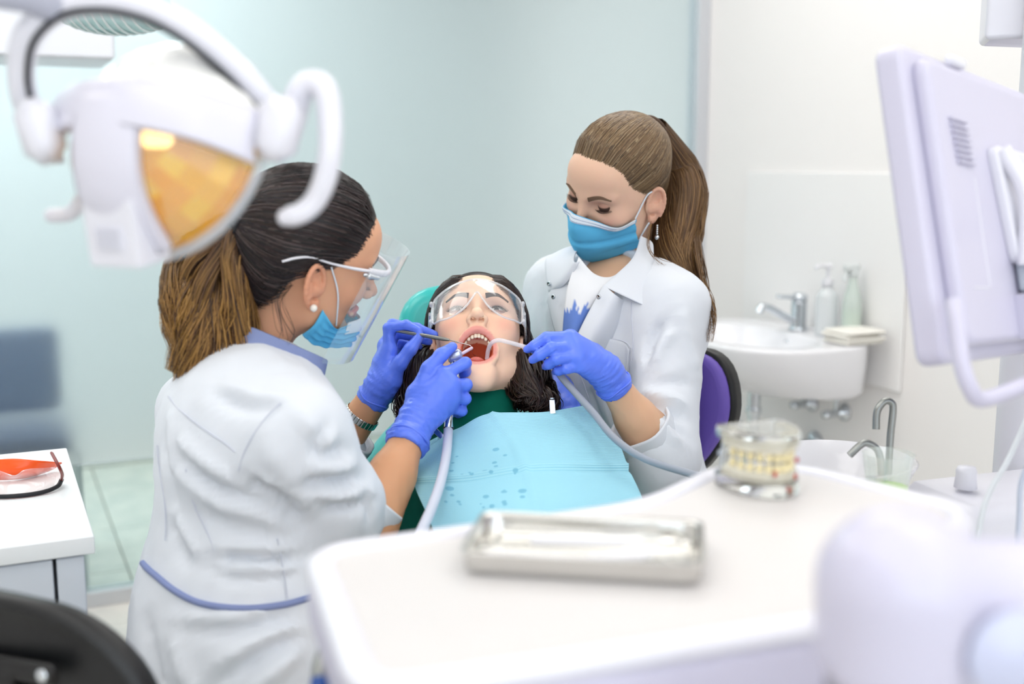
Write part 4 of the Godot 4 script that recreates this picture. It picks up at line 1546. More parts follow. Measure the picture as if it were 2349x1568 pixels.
# a head in its own axes: x to the person's left, y up, z forward. look: open (mouth), lids (degrees the upper lid edge stands at), skin, lip, brow, lid
func make_head(mb: MB, X: Transform3D, look: Dictionary) -> Field:
	var f := Field.new(Vector3(-0.092, -0.185, -0.118), Vector3(0.092, 0.126, 0.136), 0.003)
	var op: bool = look.open
	f.ell(Vector3(0, 0.025, -0.012), Vector3(0.0735, 0.083, 0.095), 0.02)
	f.ell(Vector3(0, -0.022 if not op else -0.028, 0.026), Vector3(0.0625, 0.088 if not op else 0.096, 0.060), 0.03)
	var ch := Vector3(0, -0.104, 0.072) if not op else Vector3(0, -0.13, 0.058)
	for s in [-1.0, 1.0]:
		f.cap(Vector3(0.05 * s, -0.045, 0.0), Vector3(0.043 * s, -0.072 if not op else -0.086, 0.015), 0.018, 0.017, 0.02)
		f.cap(Vector3(0.043 * s, -0.07 if not op else -0.084, 0.015), ch + Vector3(0.012 * s, 0.0, -0.004), 0.02, 0.0145, 0.022)
		f.ell(Vector3(0.039 * s, -0.028, 0.056), Vector3(0.023, 0.021, 0.02), 0.02)
	f.ell(ch + Vector3(0, 0.001, 0.002), Vector3(0.019, 0.014, 0.0135), 0.015)
	f.ell(Vector3(0, 0.045, 0.052), Vector3(0.052, 0.036, 0.035), 0.025)
	# brow, eye hollows
	for s in [-1.0, 1.0]:
		f.cap(Vector3(0.012 * s, 0.0175, 0.0835), Vector3(0.045 * s, 0.0195, 0.067), 0.0065, 0.0065, 0.014)
		f.ell(Vector3(0.0315 * s, -0.001, 0.092), Vector3(0.0195, 0.0125, 0.0165), 0.012, -1)
	# nose
	f.cap(Vector3(0, 0.01, 0.083), Vector3(0, -0.03, 0.1045), 0.0062, 0.0078, 0.014)
	f.ell(Vector3(0, -0.0345, 0.1065), Vector3(0.0095, 0.0085, 0.0105), 0.008)
	for s in [-1.0, 1.0]:
		f.ell(Vector3(0.0115 * s, -0.0385, 0.0965), Vector3(0.0068, 0.0068, 0.0095), 0.006)
	# mouth
	var lips := []
	if op:
		f.cap(Vector3(-0.014, -0.117, 0.062), Vector3(0.014, -0.117, 0.062), 0.0145, 0.0145, 0.015)
		f.ell(Vector3(0, -0.084, 0.085), Vector3(0.0275, 0.027, 0.06), 0.006, -1)
		f.cap(Vector3(0, -0.052, 0.084), Vector3(0, -0.056, 0.086), 0.0105, 0.0105, 0.014)
		f.ell(Vector3(0, -0.0845, 0.09), Vector3(0.0275, 0.0265, 0.05), 0.004, -1)
		for k in 20:
			var a := TAU * k / 20
			var x := cos(a) * 0.03
			lips.append(Vector3(x, -0.084 + sin(a) * 0.0295, (0.0925 if sin(a) > 0 else 0.0925 + 0.019 * sin(a)) - 17.0 * x * x - (0.004 if absf(cos(a)) > 0.9 else 0.0)))
		for k in 20:
			f.cap(lips[k], lips[(k + 1) % 20], 0.0046 if k < 10 else 0.0052, 0.0046 if k < 10 else 0.0052, 0.006)
	else:
		for s in [-1.0, 1.0]:
			f.cap(Vector3(0.004 * s, -0.0645, 0.092), Vector3(0.022 * s, -0.0695, 0.08), 0.0044, 0.0026, 0.006)
			f.cap(Vector3(0.0, -0.0755, 0.0905), Vector3(0.019 * s, -0.071, 0.0805), 0.005, 0.0026, 0.006)
		f.cap(Vector3(-0.024, -0.0697, 0.085), Vector3(0.024, -0.0697, 0.085), 0.0012, 0.0012, 0.003, -1)
	# nostrils
	for s in [-1.0, 1.0]:
		f.cap(Vector3(0.0068 * s, -0.055, 0.1045), Vector3(0.0062 * s, -0.033, 0.0985), 0.005, 0.0044, 0.002, -1)
	# neck
	f.cap(Vector3(0, -0.05, -0.022), Vector3(0, -0.185, -0.042), 0.046, 0.045, 0.03)
	var skin: Color = look.skin
	var lip: Color = look.lip
	var lid: Color = look.lid
	var blush: Color = look.blush
	var inner := lin(196, 92, 66)
	var paint := func(p: Vector3) -> Color:
		var c := skin
		var ax := absf(p.x)
		if p.z > 0.03:
			var bl := exp(-(pow((ax - 0.043) / 0.018, 2) + pow((p.y + 0.032) / 0.016, 2)))
			c = c.lerp(blush, bl * 0.55)
			var ey := exp(-(pow((ax - 0.0315) / 0.02, 2) + pow((p.y - 0.004) / 0.012, 2)))
			c = c.lerp(lid, clampf(ey * 0.8, 0.0, 1.0))
			if op:
				var e := pow(p.x / 0.0342, 2) + pow((p.y + 0.084) / 0.0338, 2)
				var i := pow(p.x / 0.0262, 2) + pow((p.y + 0.084) / 0.0255, 2)
				if e < 1.0 and p.z > 0.07:
					c = c.lerp(lip, smoothstep(1.0, 0.8, e))
				if i < 0.96 and p.z < 0.0905 - 17.0 * p.x * p.x:
					c = inner
			else:
				var m := pow(p.x / 0.0245, 2) + pow((p.y + 0.0705) / 0.0115, 2)
				if m < 1.0:
					c = c.lerp(lip, smoothstep(1.0, 0.7, m))
		return c
	f.mesh(mb, X, paint)
	mb.col = skin
	for s in [-1.0, 1.0]:
		if look.ears:
			ear(mb, X, s, skin, look.get("ear_y", -0.018))
		eyelids(mb, X, s, look)
	return f

func ear(mb: MB, X: Transform3D, s: float, skin: Color, ey: float) -> void:
	var c := Vector3(0.0765 * s, ey, -0.014)
	var f := Field.new(c - Vector3(0.024, 0.045, 0.034), c + Vector3(0.024, 0.045, 0.034), 0.0017)
	var b := Basis(Vector3.RIGHT, -0.2) * Basis(Vector3.UP, -0.5 * s)
	var o := Vector3(0.0025 * s, 0, 0)
	f.ell(c + o, Vector3(0.0034, 0.0305, 0.0172), 0.003, 1, b)
	f.ell(c + b * Vector3(0.004 * s, -0.026, 0.003), Vector3(0.0055, 0.0095, 0.0085), 0.006)
	f.ell(c + b * Vector3(0.0055 * s, -0.006, 0.003), Vector3(0.0062, 0.013, 0.0085), 0.003, -1, b)
	f.ell(c + b * Vector3(0.0065 * s, 0.014, -0.001), Vector3(0.005, 0.011, 0.0105), 0.003, -1, b)
	var rim := []
	for k in 15:
		var a := deg_to_rad(-20.0 + 235.0 * k / 14.0)
		rim.append(c + b * Vector3(0.006 * s, 0.004 + sin(a) * 0.0285, cos(a) * 0.0165))
	rim.append(c + b * Vector3(0.006 * s, -0.02, -0.011))
	for k in rim.size() - 1:
		f.cap(rim[k], rim[k + 1], 0.0031, 0.0031, 0.0025)
	f.cap(c + b * Vector3(0.006 * s, 0.008, -0.008), c + b * Vector3(0.006 * s, -0.012, -0.009), 0.0024, 0.003, 0.004)
	f.cap(c + b * Vector3(0.004 * s, -0.003, 0.0125), c + b * Vector3(0.005 * s, -0.01, 0.0115), 0.0034, 0.0034, 0.005)
	f.cap(c + Vector3(-0.012 * s, -0.004, 0.004), c + Vector3(0.0 * s, -0.004, 0.004), 0.012, 0.009, 0.008)
	var hole := b * Vector3(0.004 * s, -0.002, 0.005)
	f.cap(c + hole, c + hole - Vector3(0.012 * s, 0, 0), 0.0032, 0.003, 0.003, -1)
	var rose := skin.lerp(lin(205, 110, 90), 0.25)
	f.mesh(mb, X, func(p: Vector3) -> Color: return rose if absf(p.x) > 0.0755 else skin)

func eyelids(mb: MB, X: Transform3D, s: float, look: Dictionary) -> void:
	var c := Vector3(0.0315 * s, 0.0, 0.0655)
	var r := 0.0142
	var edge: float = look.lids
	for lower in 2:
		var e0 := 88.0 if lower == 0 else -88.0
		var base := mb.v.size()
		var na := 20
		var ne := 9
		for i in ne + 1:
			for j in na + 1:
				var az := lerpf(-82.0, 82.0, float(j) / na)
				var shape := cos(deg_to_rad(az * 1.05))
				var e1: float = lerpf(-4.0, edge, maxf(shape, 0.0)) if lower == 0 else lerpf(-4.0, minf(look.low, edge - 0.5), maxf(shape, 0.0))
				var el := deg_to_rad(lerpf(e0, e1, float(i) / ne))
				var ra := deg_to_rad(az)
				var rr := r + (0.0006 if i == ne else 0.0)
				mb.col = look.skin.lerp(look.lid, 0.85) if i < ne - 1 - (1 if lower == 0 else 0) else look.liner if lower == 0 else look.lid.lerp(look.liner, 0.4)
				mb.vert(X * (c + Vector3(sin(ra) * cos(el) * rr * 1.12, sin(el) * rr, cos(ra) * cos(el) * rr)))
		for i in ne:
			for j in na:
				var q := base + i * (na + 1) + j
				if lower == 0:
					mb.quad(q, q + na + 1, q + na + 2, q + 1)
				else:
					mb.quad(q, q + 1, q + na + 2, q + na + 1)

func lashes(mb: MB, X: Transform3D, look: Dictionary, side: float, length := 0.008) -> void:
	for s in [side]:
		var c := Vector3(0.0315 * s, 0.0, 0.0655)
		for j in 22:
			var az := lerpf(-66.0, 66.0, j / 21.0)
			var edge: float = look.lids
			var el := deg_to_rad(lerpf(-4.0, edge, maxf(cos(deg_to_rad(az * 1.05)), 0.0)))
			var ra := deg_to_rad(az)
			var d := Vector3(sin(ra) * cos(el) * 1.12, sin(el), cos(ra) * cos(el))
			var p := c + d * 0.0146
			var out := Vector3(d.x * 0.8, -0.1, d.z).normalized()
			mb.tube([X * p, X * (p + out * length * 0.55 + Vector3(0, -0.0012, 0)), X * (p + out * length + Vector3(0, 0.001, 0))], [0.0006, 0.0005, 0.00015], 4)

func eyes(t: Node3D, X: Transform3D, iris: Color) -> void:
	for s in [-1.0, 1.0]:
		var c := Vector3(0.0315 * s, 0.0, 0.0655)
		var mb := MB.new()
		mb.ball(X * c, Vector3(0.0136, 0.0128, 0.013), X.basis, 20, 14)
		var e := part(mb, "eyeball", mat(Color(0.86, 0.84, 0.83), 0.15), t)
		mb = MB.new()
		mb.ball(X * (c + Vector3(0, -0.0008, 0.0062)), Vector3(0.007, 0.007, 0.0076), X.basis, 18, 12)
		part(mb, "iris", mat(iris, 0.15), e)
		mb = MB.new()
		mb.ball(X * (c + Vector3(0, -0.0006, 0.0108)), Vector3(0.003, 0.003, 0.0032), X.basis, 12, 8)
		part(mb, "pupil", mat(Color(0.02, 0.02, 0.02), 0.1), e)

func brows(f: Field, X: Transform3D, c: Color, side: float, up := 0.0) -> MB:
	var mb := MB.new()
	mb.col = c
	for s in [side]:
		var mid := [Vector3(0.0125, 0.0175 + up, 0.1), Vector3(0.024, 0.0215 + up, 0.1), Vector3(0.036, 0.0235 + up, 0.095), Vector3(0.0475, 0.0185 + up, 0.082)]
		for row in 5:
			var line := []
			for k in 4:
				var p: Vector3 = mid[k]
				line.append(f.snap(Vector3(p.x * s, p.y + (row - 2.0) * 0.00135 * [1.0, 1.05, 0.75, 0.15][k], p.z - 0.012), 0.0002))
			var pts := []
			for q in MB.curve(line, 4):
				pts.append(X * q)
			mb.tube(pts, 0.0011, 5)
	return mb

# glove: wrist, forearm direction point, fingers as [knuckle, joint, joint, tip], thumb as [root, joint, joint, tip]
func make_glove(t: Node3D, m: Material, wrist: Vector3, back: Vector3, fingers: Array, thumb: Array, cuff_len := 0.045, cuff_r := 0.0285) -> Node3D:
	var lo := wrist
	var hi := wrist
	var d := (back - wrist).normalized()
	var ce := wrist + d * cuff_len
	var all := [ce]
	for q in fingers:
		all.append_array(q)
	all.append_array(thumb)
	for p in all:
		lo = lo.min(p)
		hi = hi.max(p)
	var f := Field.new(lo - Vector3.ONE * 0.04, hi + Vector3.ONE * 0.04, 0.0029)
	f.cap(ce, wrist, cuff_r, 0.0245, 0.01)
	for k in fingers.size():
		f.cap(wrist, fingers[k][0], 0.0205, 0.0118, 0.016)
	for k in fingers.size() - 1:
		f.cap(fingers[k][0], fingers[k + 1][0], 0.0112, 0.0108, 0.01)
		f.cap(wrist.lerp(fingers[k][0], 0.55), wrist.lerp(fingers[k + 1][0], 0.55), 0.0135, 0.0135, 0.014)
	f.cap(wrist.lerp(thumb[0], 0.4), thumb[0], 0.018, 0.0155, 0.016)
	f.cap(thumb[0], fingers[0][0].lerp(wrist, 0.3), 0.014, 0.0115, 0.016)
	var fr := [[0.0104, 0.0092, 0.0083, 0.0066], [0.0106, 0.0094, 0.0084, 0.0067], [0.0102, 0.009, 0.008, 0.0064], [0.0094, 0.0082, 0.0072, 0.0058]]
	for k in fingers.size():
		f.chain(fingers[k], fr[k], 0.0035)
	f.chain(thumb, [0.0155, 0.0118, 0.0103, 0.0078], 0.006)
	# the cuff ends straight
	f.cap(ce + d * 0.03, ce + d * 0.0285, 0.03, 0.03, 0.004, -1)
	var mb := MB.new()
	f.mesh(mb)
	# fine wrinkles across the glove, stronger at the wrist
	var nz := FastNoiseLite.new()
	nz.seed = 11
	nz.frequency = 1.0
	nz.fractal_octaves = 2
	var n := mb.normals()
	for k in mb.v.size():
		var p := mb.v[k]
		var al := (p - wrist).dot(d)
		var side := p - wrist - d * al
		var w := nz.get_noise_3d(al * 150.0, side.x * 34.0, side.z * 34.0 + side.y * 34.0)
		var amp := lerpf(0.00045, 0.0022, smoothstep(-0.055, 0.01, al))
		mb.v[k] += n[k] * w * amp
	# rolled edge
	var fr2 := basis_from(d, Vector3.UP if absf(d.y) < 0.9 else Vector3.RIGHT)
	var ring := []
	for k in 40:
		var a := TAU * k / 40
		ring.append(ce - d * 0.001 + (fr2.x * cos(a) + fr2.y * sin(a)) * (cuff_r + 0.0008 * sin(a * 5.0)) + d * 0.002 * sin(a * 3.0 + 1.0))
	var g := part(mb, "glove", m, t, "blue nitrile glove")
	mb = MB.new()
	mb.tube(ring, 0.0017, 6, true)
	part(mb, "rolled_edge", m, g)
	return g

# creases and ridges laid along the surface of a garment: [[points], half width, height]
func apply_folds(mb: MB, folds: Array, amp := 0.0012, scale := 26.0, seed_ := 3) -> void:
	var nz := FastNoiseLite.new()
	nz.seed = seed_
	nz.frequency = 1.0
	nz.fractal_octaves = 3
	var n := mb.normals()
	var segs := []
	for f in folds:
		var pts: Array = MB.curve(f[0], 3) if f[0].size() > 2 else f[0]
		for k in pts.size() - 1:
			var m := pts.size() - 1
			var fade: float = minf(1.0, minf(k + 0.6, m - k - 0.4) / maxf(1.0, m * 0.3))
			segs.append([pts[k], pts[k + 1] - pts[k], f[1], f[2] * fade])
	for k in mb.v.size():
		var p := mb.v[k]
		var up := 0.0
		var dn := 0.0
		for s in segs:
			var a: Vector3 = p - s[0]
			var w: float = s[1 + 1]
			if absf(a.x) > 0.12 or absf(a.y) > 0.12:
				continue
			var ba: Vector3 = s[1]
			var t := clampf(a.dot(ba) / ba.length_squared(), 0.0, 1.0)
			var d2 := (a - ba * t).length_squared() / (w * w)
			if d2 < 6.0:
				var v: float = s[3] * exp(-d2)
				if v > 0.0:
					up = maxf(up, v)
				else:
					dn = minf(dn, v)
		mb.v[k] = p + n[k] * (up + dn + amp * nz.get_noise_3d(p.x * scale, p.y * scale * 0.8, p.z * scale))

func snap_all(f: Field, pts: Array, lift := 0.0) -> Array:
	var out := []
	for p in pts:
		out.append(f.snap(p, lift))
	return out

# thin cord lying on a garment: a seam, a hem or a piping
func seam(f: Field, pts: Array, r: float, lift := 0.0, n := 5, flat := 1.0) -> MB:
	var mb := MB.new()
	mb.tube(snap_all(f, MB.curve(pts, n), lift), r, 7, false, flat)
	return mb

# ---------------------------------------------------------------- hair
const HC := Vector3(0, 0.028, -0.014)
const HR := Vector3(0.0745, 0.0845, 0.0965)

func hairline(u: Vector3) -> float:
	var t := [[-1.0, -0.62], [-0.55, -0.62], [-0.3, -0.42], [-0.12, -0.12], [0.12, -0.05], [0.3, -0.2], [0.42, -0.12], [0.62, 0.08], [0.8, 0.27], [1.0, 0.35]]
	for k in t.size() - 1:
		if u.z <= t[k + 1][0]:
			return lerpf(t[k][1], t[k + 1][1], (u.z - t[k][0]) / (t[k + 1][0] - t[k][0]))
	return 0.35

func scalp(u: Vector3, lift: float) -> Vector3:
	var down := 0.058 * smoothstep(0.15, -0.55, u.z) * smoothstep(0.35, -0.6, u.y)
	return HC + u * HR * (1.0 + lift) * Vector3(1.0 - down * 2.6, 1, 1.0 - down * 1.5) - Vector3(0, down, 0)

func hair_cap(mb: MB, X: Transform3D, lift: float, c: Color, drop := 0.0) -> void:
	mb.col = c
	var s := mb.v.size()
	var nu := 56
	var nv := 36
	var ok := []
	for a in nv + 1:
		var th := PI * a / nv
		for b in nu + 1:
			var ph := TAU * b / nu
			var u := Vector3(sin(th) * cos(ph), cos(th), sin(th) * sin(ph))
			var over := u.y - hairline(u) + drop
			ok.append(over > -0.02)
			mb.vert(X * scalp(u, lift * clampf(over * 3.0, -0.6, 1.0)))
	for a in nv:
		for b in nu:
			var q := a * (nu + 1) + b
			if ok[q] and ok[q + 1] and ok[q + nu + 2] and ok[q + nu + 1]:
				mb.quad(s + q, s + q + 1, s + q + nu + 2, s + q + nu + 1)

# hair combed back to a tie: tie is a direction from the head's middle
func combed(mb: MB, X: Transform3D, tie: Vector3, count: int, lift: float, cols: Array, sheen: Color, wid := 0.0011, side := 0.0) -> void:
	var T := tie.normalized()
	for k in count:
		var u := Vector3.ZERO
		for tries in 30:
			u = Vector3(rng.randfn(), rng.randfn(), rng.randfn()).normalized()
			var over := u.y - hairline(u)
			if over > rng.randf_range(-0.12, 0.03) and (k % 2 == 1 or over < 0.2) and u.x * side >= -0.03:
				break
		if u.y < hairline(u) - 0.13 or u.x * side < -0.03:
			continue
		var pts := []
		var outs := []
		var m := 9
		var lf := lift * rng.randf_range(0.75, 1.18)
		var ang := u.angle_to(T)
		if ang < 0.12:
			continue
		var wob := rng.randf_range(-0.03, 0.03)
		for j in m:
			var f := float(j) / (m - 1)
			var d := u.slerp(T, f * 0.97)
			d = (d + T.cross(u) * wob * sin(f * PI)).normalized()
			var l := lf * (0.15 + 0.85 * smoothstep(0.0, 0.3, f)) * (1.0 - 0.25 * smoothstep(0.8, 1.0, f)) + 0.01
			pts.append(X * scalp(d, l))
			outs.append(X.basis * d)
		var c: Color = cols[rng.randi() % cols.size()]
		if rng.randf() < 0.22:
			c = c.lerp(sheen, rng.randf_range(0.1, 0.4))
		var fine := 0.45 + 0.55 * smoothstep(0.0, 0.22, u.y - hairline(u))
		mb.lock(pts, outs, wid * fine * rng.randf_range(0.6, 1.25), c, c.lerp(cols[0], 0.4), 0.6)

# a loose tail or fall of hair round a path with a radius at each point
func tail(mb: MB, path: Array, rad: Array, count: int, cols: Array, tips: Array, wave := 0.006, wid := 0.0016, fray := 0.3, flat := 0.7) -> void:
	var cp := MB.curve(path, 5)
	var fr := MB.frames(cp)
	var rr := []
	for k in cp.size():
		var g := float(k) / (cp.size() - 1) * (rad.size() - 1)
		var i := mini(int(g), rad.size() - 2)
		rr.append(lerpf(rad[i], rad[i + 1], g - i))
	for k in count:
		var a := rng.randf() * TAU
		var q := sqrt(rng.randf_range(0.15, 1.0))
		if k % 3 != 0:
			q = rng.randf_range(0.86, 1.08)
		var last: int = int(lerpf(cp.size() - 1, (cp.size() - 1) * (1.0 - fray), rng.randf() * rng.randf()))
		var first := 0 if rng.randf() < 0.8 else rng.randi_range(0, 3)
		if last - first < 4:
			continue
		var ph := 2.2 * sin(a * 2.0) + 1.3 * sin(a * 5.0 + 1.0) + rng.randf_range(-0.9, 0.9)
		var fq := 0.3 + 0.06 * sin(a * 3.0)
		var am := wave * rng.randf_range(0.75, 1.25)
		var pts := []
		var outs := []
		var tw := 0.4 * sin(a * 3.0) + rng.randf_range(-0.3, 0.3)
		for j in range(first, last + 1):
			var f := float(j) / (cp.size() - 1)
			var aa := a + tw * f + 0.25 * sin(f * 5.0 + ph)
			var r: float = rr[j] * q
			var dir: Vector3 = fr[j][0] * cos(aa) + fr[j][1] * sin(aa) * flat
			var side: Vector3 = fr[j][0] * -sin(aa) + fr[j][1] * cos(aa) * flat
			pts.append(cp[j] + dir * (r + am * f * sin(j * fq * 1.7 + ph)) + side * am * f * sin(j * fq + ph * 2.0))
			outs.append(dir.normalized())
		var c: Color = cols[rng.randi() % cols.size()]
		var c2: Color = tips[rng.randi() % tips.size()]
		mb.lock(pts, outs, wid * rng.randf_range(0.6, 1.3), c, c2, 0.25)

func hair_mat() -> StandardMaterial3D:
	var m := painted(0.4, 0.4)
	return m


func people_materials() -> void:
	if M.has("coat"):
		return
	M.skin = painted(0.5, 0.35)
	M.skin.subsurf_scatter_enabled = true
	M.skin.subsurf_scatter_strength = 0.12
	M.coat = mat(Color(0.88, 0.9, 0.93), 0.85, 0.0, 0.25)
	M.trim = mat(Color(0.53, 0.58, 0.75), 0.8, 0.0, 0.25)
	M.stitch = mat(Color(0.82, 0.84, 0.89), 0.85, 0.0, 0.2)
	M.nitrile = mat(Color(0.37, 0.5, 0.96), 0.36, 0.0, 0.5)
	M.mask_blue = mat(Color(0.38, 0.74, 0.92), 0.8, 0.0, 0.25)
	M.mask_white = mat(Color(0.88, 0.92, 0.96), 0.85, 0.0, 0.25)
	M.green = mat(Color(0.0, 0.36, 0.3), 0.85, 0.0, 0.25)
	M.hair = hair_mat()
	M.brow = painted(0.7, 0.2)

func sleeve_cuff(coat: Node3D, at: Vector3, axis: Vector3, r: float, l: float, stripe := false) -> void:
	var b := basis_from(axis, Vector3.UP if absf(axis.normalized().y) < 0.95 else Vector3.RIGHT)
	var X := Transform3D(Basis(b.x, b.z, -b.y), at)
	var mb := MB.new()
	mb.lathe([Vector2(r * 0.9, -l), Vector2(r + 0.002, -l * 0.9), Vector2(r + 0.004, -0.003), Vector2(r + 0.003, 0.0), Vector2(r, 0.0005), Vector2(r - 0.004, -0.004), Vector2(r * 0.75, -l * 0.9)], 36, X)
	for k in mb.v.size():
		var p := X.affine_inverse() * mb.v[k]
		var a := atan2(p.z, p.x)
		mb.v[k] += (X.basis * Vector3(cos(a), 0, sin(a))) * (0.0022 * sin(a * 3.0 + 1.0) + 0.0012 * sin(a * 7.0))
	var cf := part(mb, "cuff", M.coat, coat)
	if stripe:
		mb = MB.new()
		mb.lathe([Vector2(r + 0.001, -l - 0.012), Vector2(r + 0.0055, -l - 0.011), Vector2(r + 0.0055, -l + 0.001), Vector2(r + 0.001, -l + 0.002)], 36, X)
		part(mb, "stripe", M.trim, cf, "blue-grey stripe of the cuff")

func dentist() -> void:
	people_materials()
	var F := Vector3(0.866, 0, -0.5)
	var B := basis_from(F)
	var t := thing("person", "seated woman in a white coat with dark ponytail and face shield, treating the patient", "person", Vector3(-0.3798, 0.6059, -1.5303) * Vector3(1, 0, 1))
	var skin := lin(214, 160, 122)
	# body
	var sR := Vector3(-0.2841, 0.9411, -1.4619)
	var eR := Vector3(-0.2016, 0.7953, -1.5451)
	var slv := Vector3(-0.2294, 0.8079, -1.5218)
	var wR := Vector3(-0.1448, 0.9118, -1.6749)
	var sL := Vector3(-0.4715, 0.9214, -1.7017)
	var eL := Vector3(-0.319, 0.7855, -1.8422)
	var wL := Vector3(-0.2123, 0.9394, -1.8281)
	var chest := Vector3(-0.3708, 0.9002, -1.5566)
	var hips := Vector3(-0.3754, 0.6552, -1.5381)
	var mb := MB.new()
	var f := Field.new(Vector3(-0.75, 0.0, -2.2), Vector3(0.15, 1.12, -1.25), 0.0095)
	f.ell(Vector3(-0.3628, 0.9184, -1.5595), Vector3(0.125, 0.08, 0.075), 0.05, 1, B)
	f.ell(chest, Vector3(0.125, 0.13, 0.085), 0.05, 1, B)
	f.ell(Vector3(-0.3816, 0.7844, -1.5585), Vector3(0.12, 0.15, 0.09), 0.05, 1, B)
	f.ell(hips, Vector3(0.165, 0.14, 0.13), 0.05, 1, B)
	var X := head_xf(Vector3(-0.2887, 1.1701, -1.6297), Vector3(0.8365, -0.2588, -0.483), 15.0)
	f.chain([Vector3(-0.358, 0.9567, -1.5858), X * Vector3(0, -0.185, -0.042), X * Vector3(0, -0.08, -0.03)], [0.055, 0.045, 0.04], 0.03)
	f.chain([sR, slv, eR, wR], [0.044, 0.034, 0.035, 0.0255], 0.02)
	f.chain([eR.lerp(wR, 0.06), eR.lerp(wR, 0.45)], [0.035, 0.0345], 0.02)
	f.chain([sL, eL, wL], [0.046, 0.035, 0.0245], 0.03)
	for s in [-1.0, 1.0]:
		var hp: Vector3 = Vector3(hips.x, 0.5, hips.z) + B.x * 0.09 * s
		var kn: Vector3 = hp + F * 0.4 + B.x * 0.05 * s
		var an: Vector3 = Vector3(kn.x, 0.09, kn.z) + F * 0.02
		f.chain([hp, kn, an], [0.085, 0.058, 0.038], 0.03)
		f.cap(an + Vector3(0, -0.05, 0), an + F * 0.14 + Vector3(0, -0.06, 0), 0.036, 0.028, 0.02)
	mb.col = skin
	f.mesh(mb)
	var look := {"open": false, "lids": -16.0, "low": -30.0, "skin": lin(222, 168, 136), "lip": lin(196, 98, 96), "lid": lin(180, 124, 100), "liner": lin(40, 30, 30), "blush": lin(214, 130, 112), "ears": true, "ear_y": -0.026}
	var hf := make_head(mb, X, look)
	part(mb, "body", M.skin, t)
	eyes(t, X, Color(0.25, 0.15, 0.08))
	for s in [-1.0, 1.0]:
		part(brows(hf, X, lin(50, 36, 30), s), "eyebrow", M.brow, t)
		mb = MB.new()
		mb.col = lin(20, 16, 16)
		lashes(mb, X, look, s, 0.011)
		part(mb, "eyelashes", M.brow, t)
	# hair: dark, tied at the back, lighter at the ends
	var dark := [lin(28, 22, 22), lin(36, 28, 26), lin(46, 34, 30), lin(24, 20, 24)]
	mb = MB.new()
	hair_cap(mb, X, 0.1, lin(24, 19, 19), -0.07)
	combed(mb, X, Vector3(0, 0.05, -1), 6500, 0.15, dark, lin(120, 105, 105))
	var tie := X * scalp(Vector3(0, 0.05, -1).normalized(), 0.14)
	var mids := [lin(56, 40, 32), lin(74, 52, 38), lin(42, 32, 28), lin(98, 70, 48)]
	var tips := [lin(150, 110, 58), lin(172, 128, 66), lin(110, 78, 44), lin(196, 150, 84), lin(70, 48, 34)]
	tail(mb, [tie, Vector3(-0.4154, 1.1854, -1.6524), Vector3(-0.4304, 1.1404, -1.625), Vector3(-0.4237, 1.0886, -1.5865), Vector3(-0.4295, 1.0424, -1.564), Vector3(-0.4536, 0.9904, -1.5507)], [0.02, 0.045, 0.062, 0.066, 0.052, 0.02], 5200, mids, tips, 0.011, 0.0007, 0.45, 0.8)
	for k in 5:
		var sp: Vector3 = [Vector3(-0.4582, 1.1008, -1.5884), Vector3(-0.4732, 1.1352, -1.6141), Vector3(-0.3734, 1.0672, -1.5628), Vector3(-0.4463, 1.0312, -1.5571), Vector3(-0.3831, 1.1045, -1.5586)][k]
		tail(mb, [tie + Vector3(0.0, -0.01, 0), (tie + sp) * 0.5 + Vector3(-0.01, 0.01, 0), sp, sp + Vector3([-0.02, -0.012, 0.0, -0.015, -0.02][k], -0.06, 0.0)], [0.015, 0.026, 0.024, 0.006], 420, mids, tips, 0.012, 0.0007, 0.4)
	tail(mb, [X * Vector3(-0.06, -0.03, -0.045), X * Vector3(-0.064, -0.06, -0.05), Vector3(-0.3077, 1.0731, -1.5233), Vector3(-0.3028, 1.0572, -1.5106)], [0.014, 0.012, 0.012, 0.006], 10, dark, dark, 0.01, 0.00045, 0.6)
	part(mb, "hair", M.hair, t, "dark brown hair fading to golden ends, tied in a ponytail")
	# hair tie
	mb = MB.new()
	mb.tube(ring_pts(Transform3D(basis_from(tie - X * HC), tie), 0.02, 0.0, 24), 0.004, 8, true)
	part(mb, "hair_tie", M.rubber, t)
	# coat
	f = Field.new(Vector3(-0.66, 0.36, -2.06), Vector3(0.08, 1.08, -1.24), 0.0075)
	f.ell(Vector3(-0.3671, 0.9275, -1.561), Vector3(0.155, 0.1, 0.108), 0.06, 1, B)
	f.ell(Vector3(-0.3689, 0.888, -1.5547), Vector3(0.158, 0.16, 0.118), 0.06, 1, B)
	f.ell(Vector3(-0.3791, 0.7844, -1.5585), Vector3(0.14, 0.15, 0.112), 0.06, 1, B)
	f.ell(Vector3(-0.3767, 0.7106, -1.5468), Vector3(0.168, 0.13, 0.142), 0.06, 1, B)
	f.ell(Vector3(-0.3735, 0.6244, -1.5332), Vector3(0.195, 0.16, 0.168), 0.05, 1, B)
	f.cap(Vector3(-0.358, 0.9567, -1.5858), Vector3(-0.348, 0.9783, -1.5892), 0.075, 0.062, 0.05)
	f.chain([Vector3(-0.3047, 0.9561, -1.5047), sR, sR.lerp(slv, 0.8), slv], [0.06, 0.063, 0.057, 0.047], 0.04)
	f.chain([Vector3(-0.4279, 0.943, -1.6646), sL, eL, eL.lerp(wL, 0.25)], [0.07, 0.064, 0.056, 0.048], 0.04)
	var hp0 := Vector3(hips.x, 0.52, hips.z)
	for s in [-1.0, 1.0]:
		f.cap(hp0 + B.x * 0.09 * s, hp0 + B.x * 0.13 * s + F * 0.4, 0.115, 0.085, 0.05)
	mb = MB.new()
	f.mesh(mb)
	var folds := []
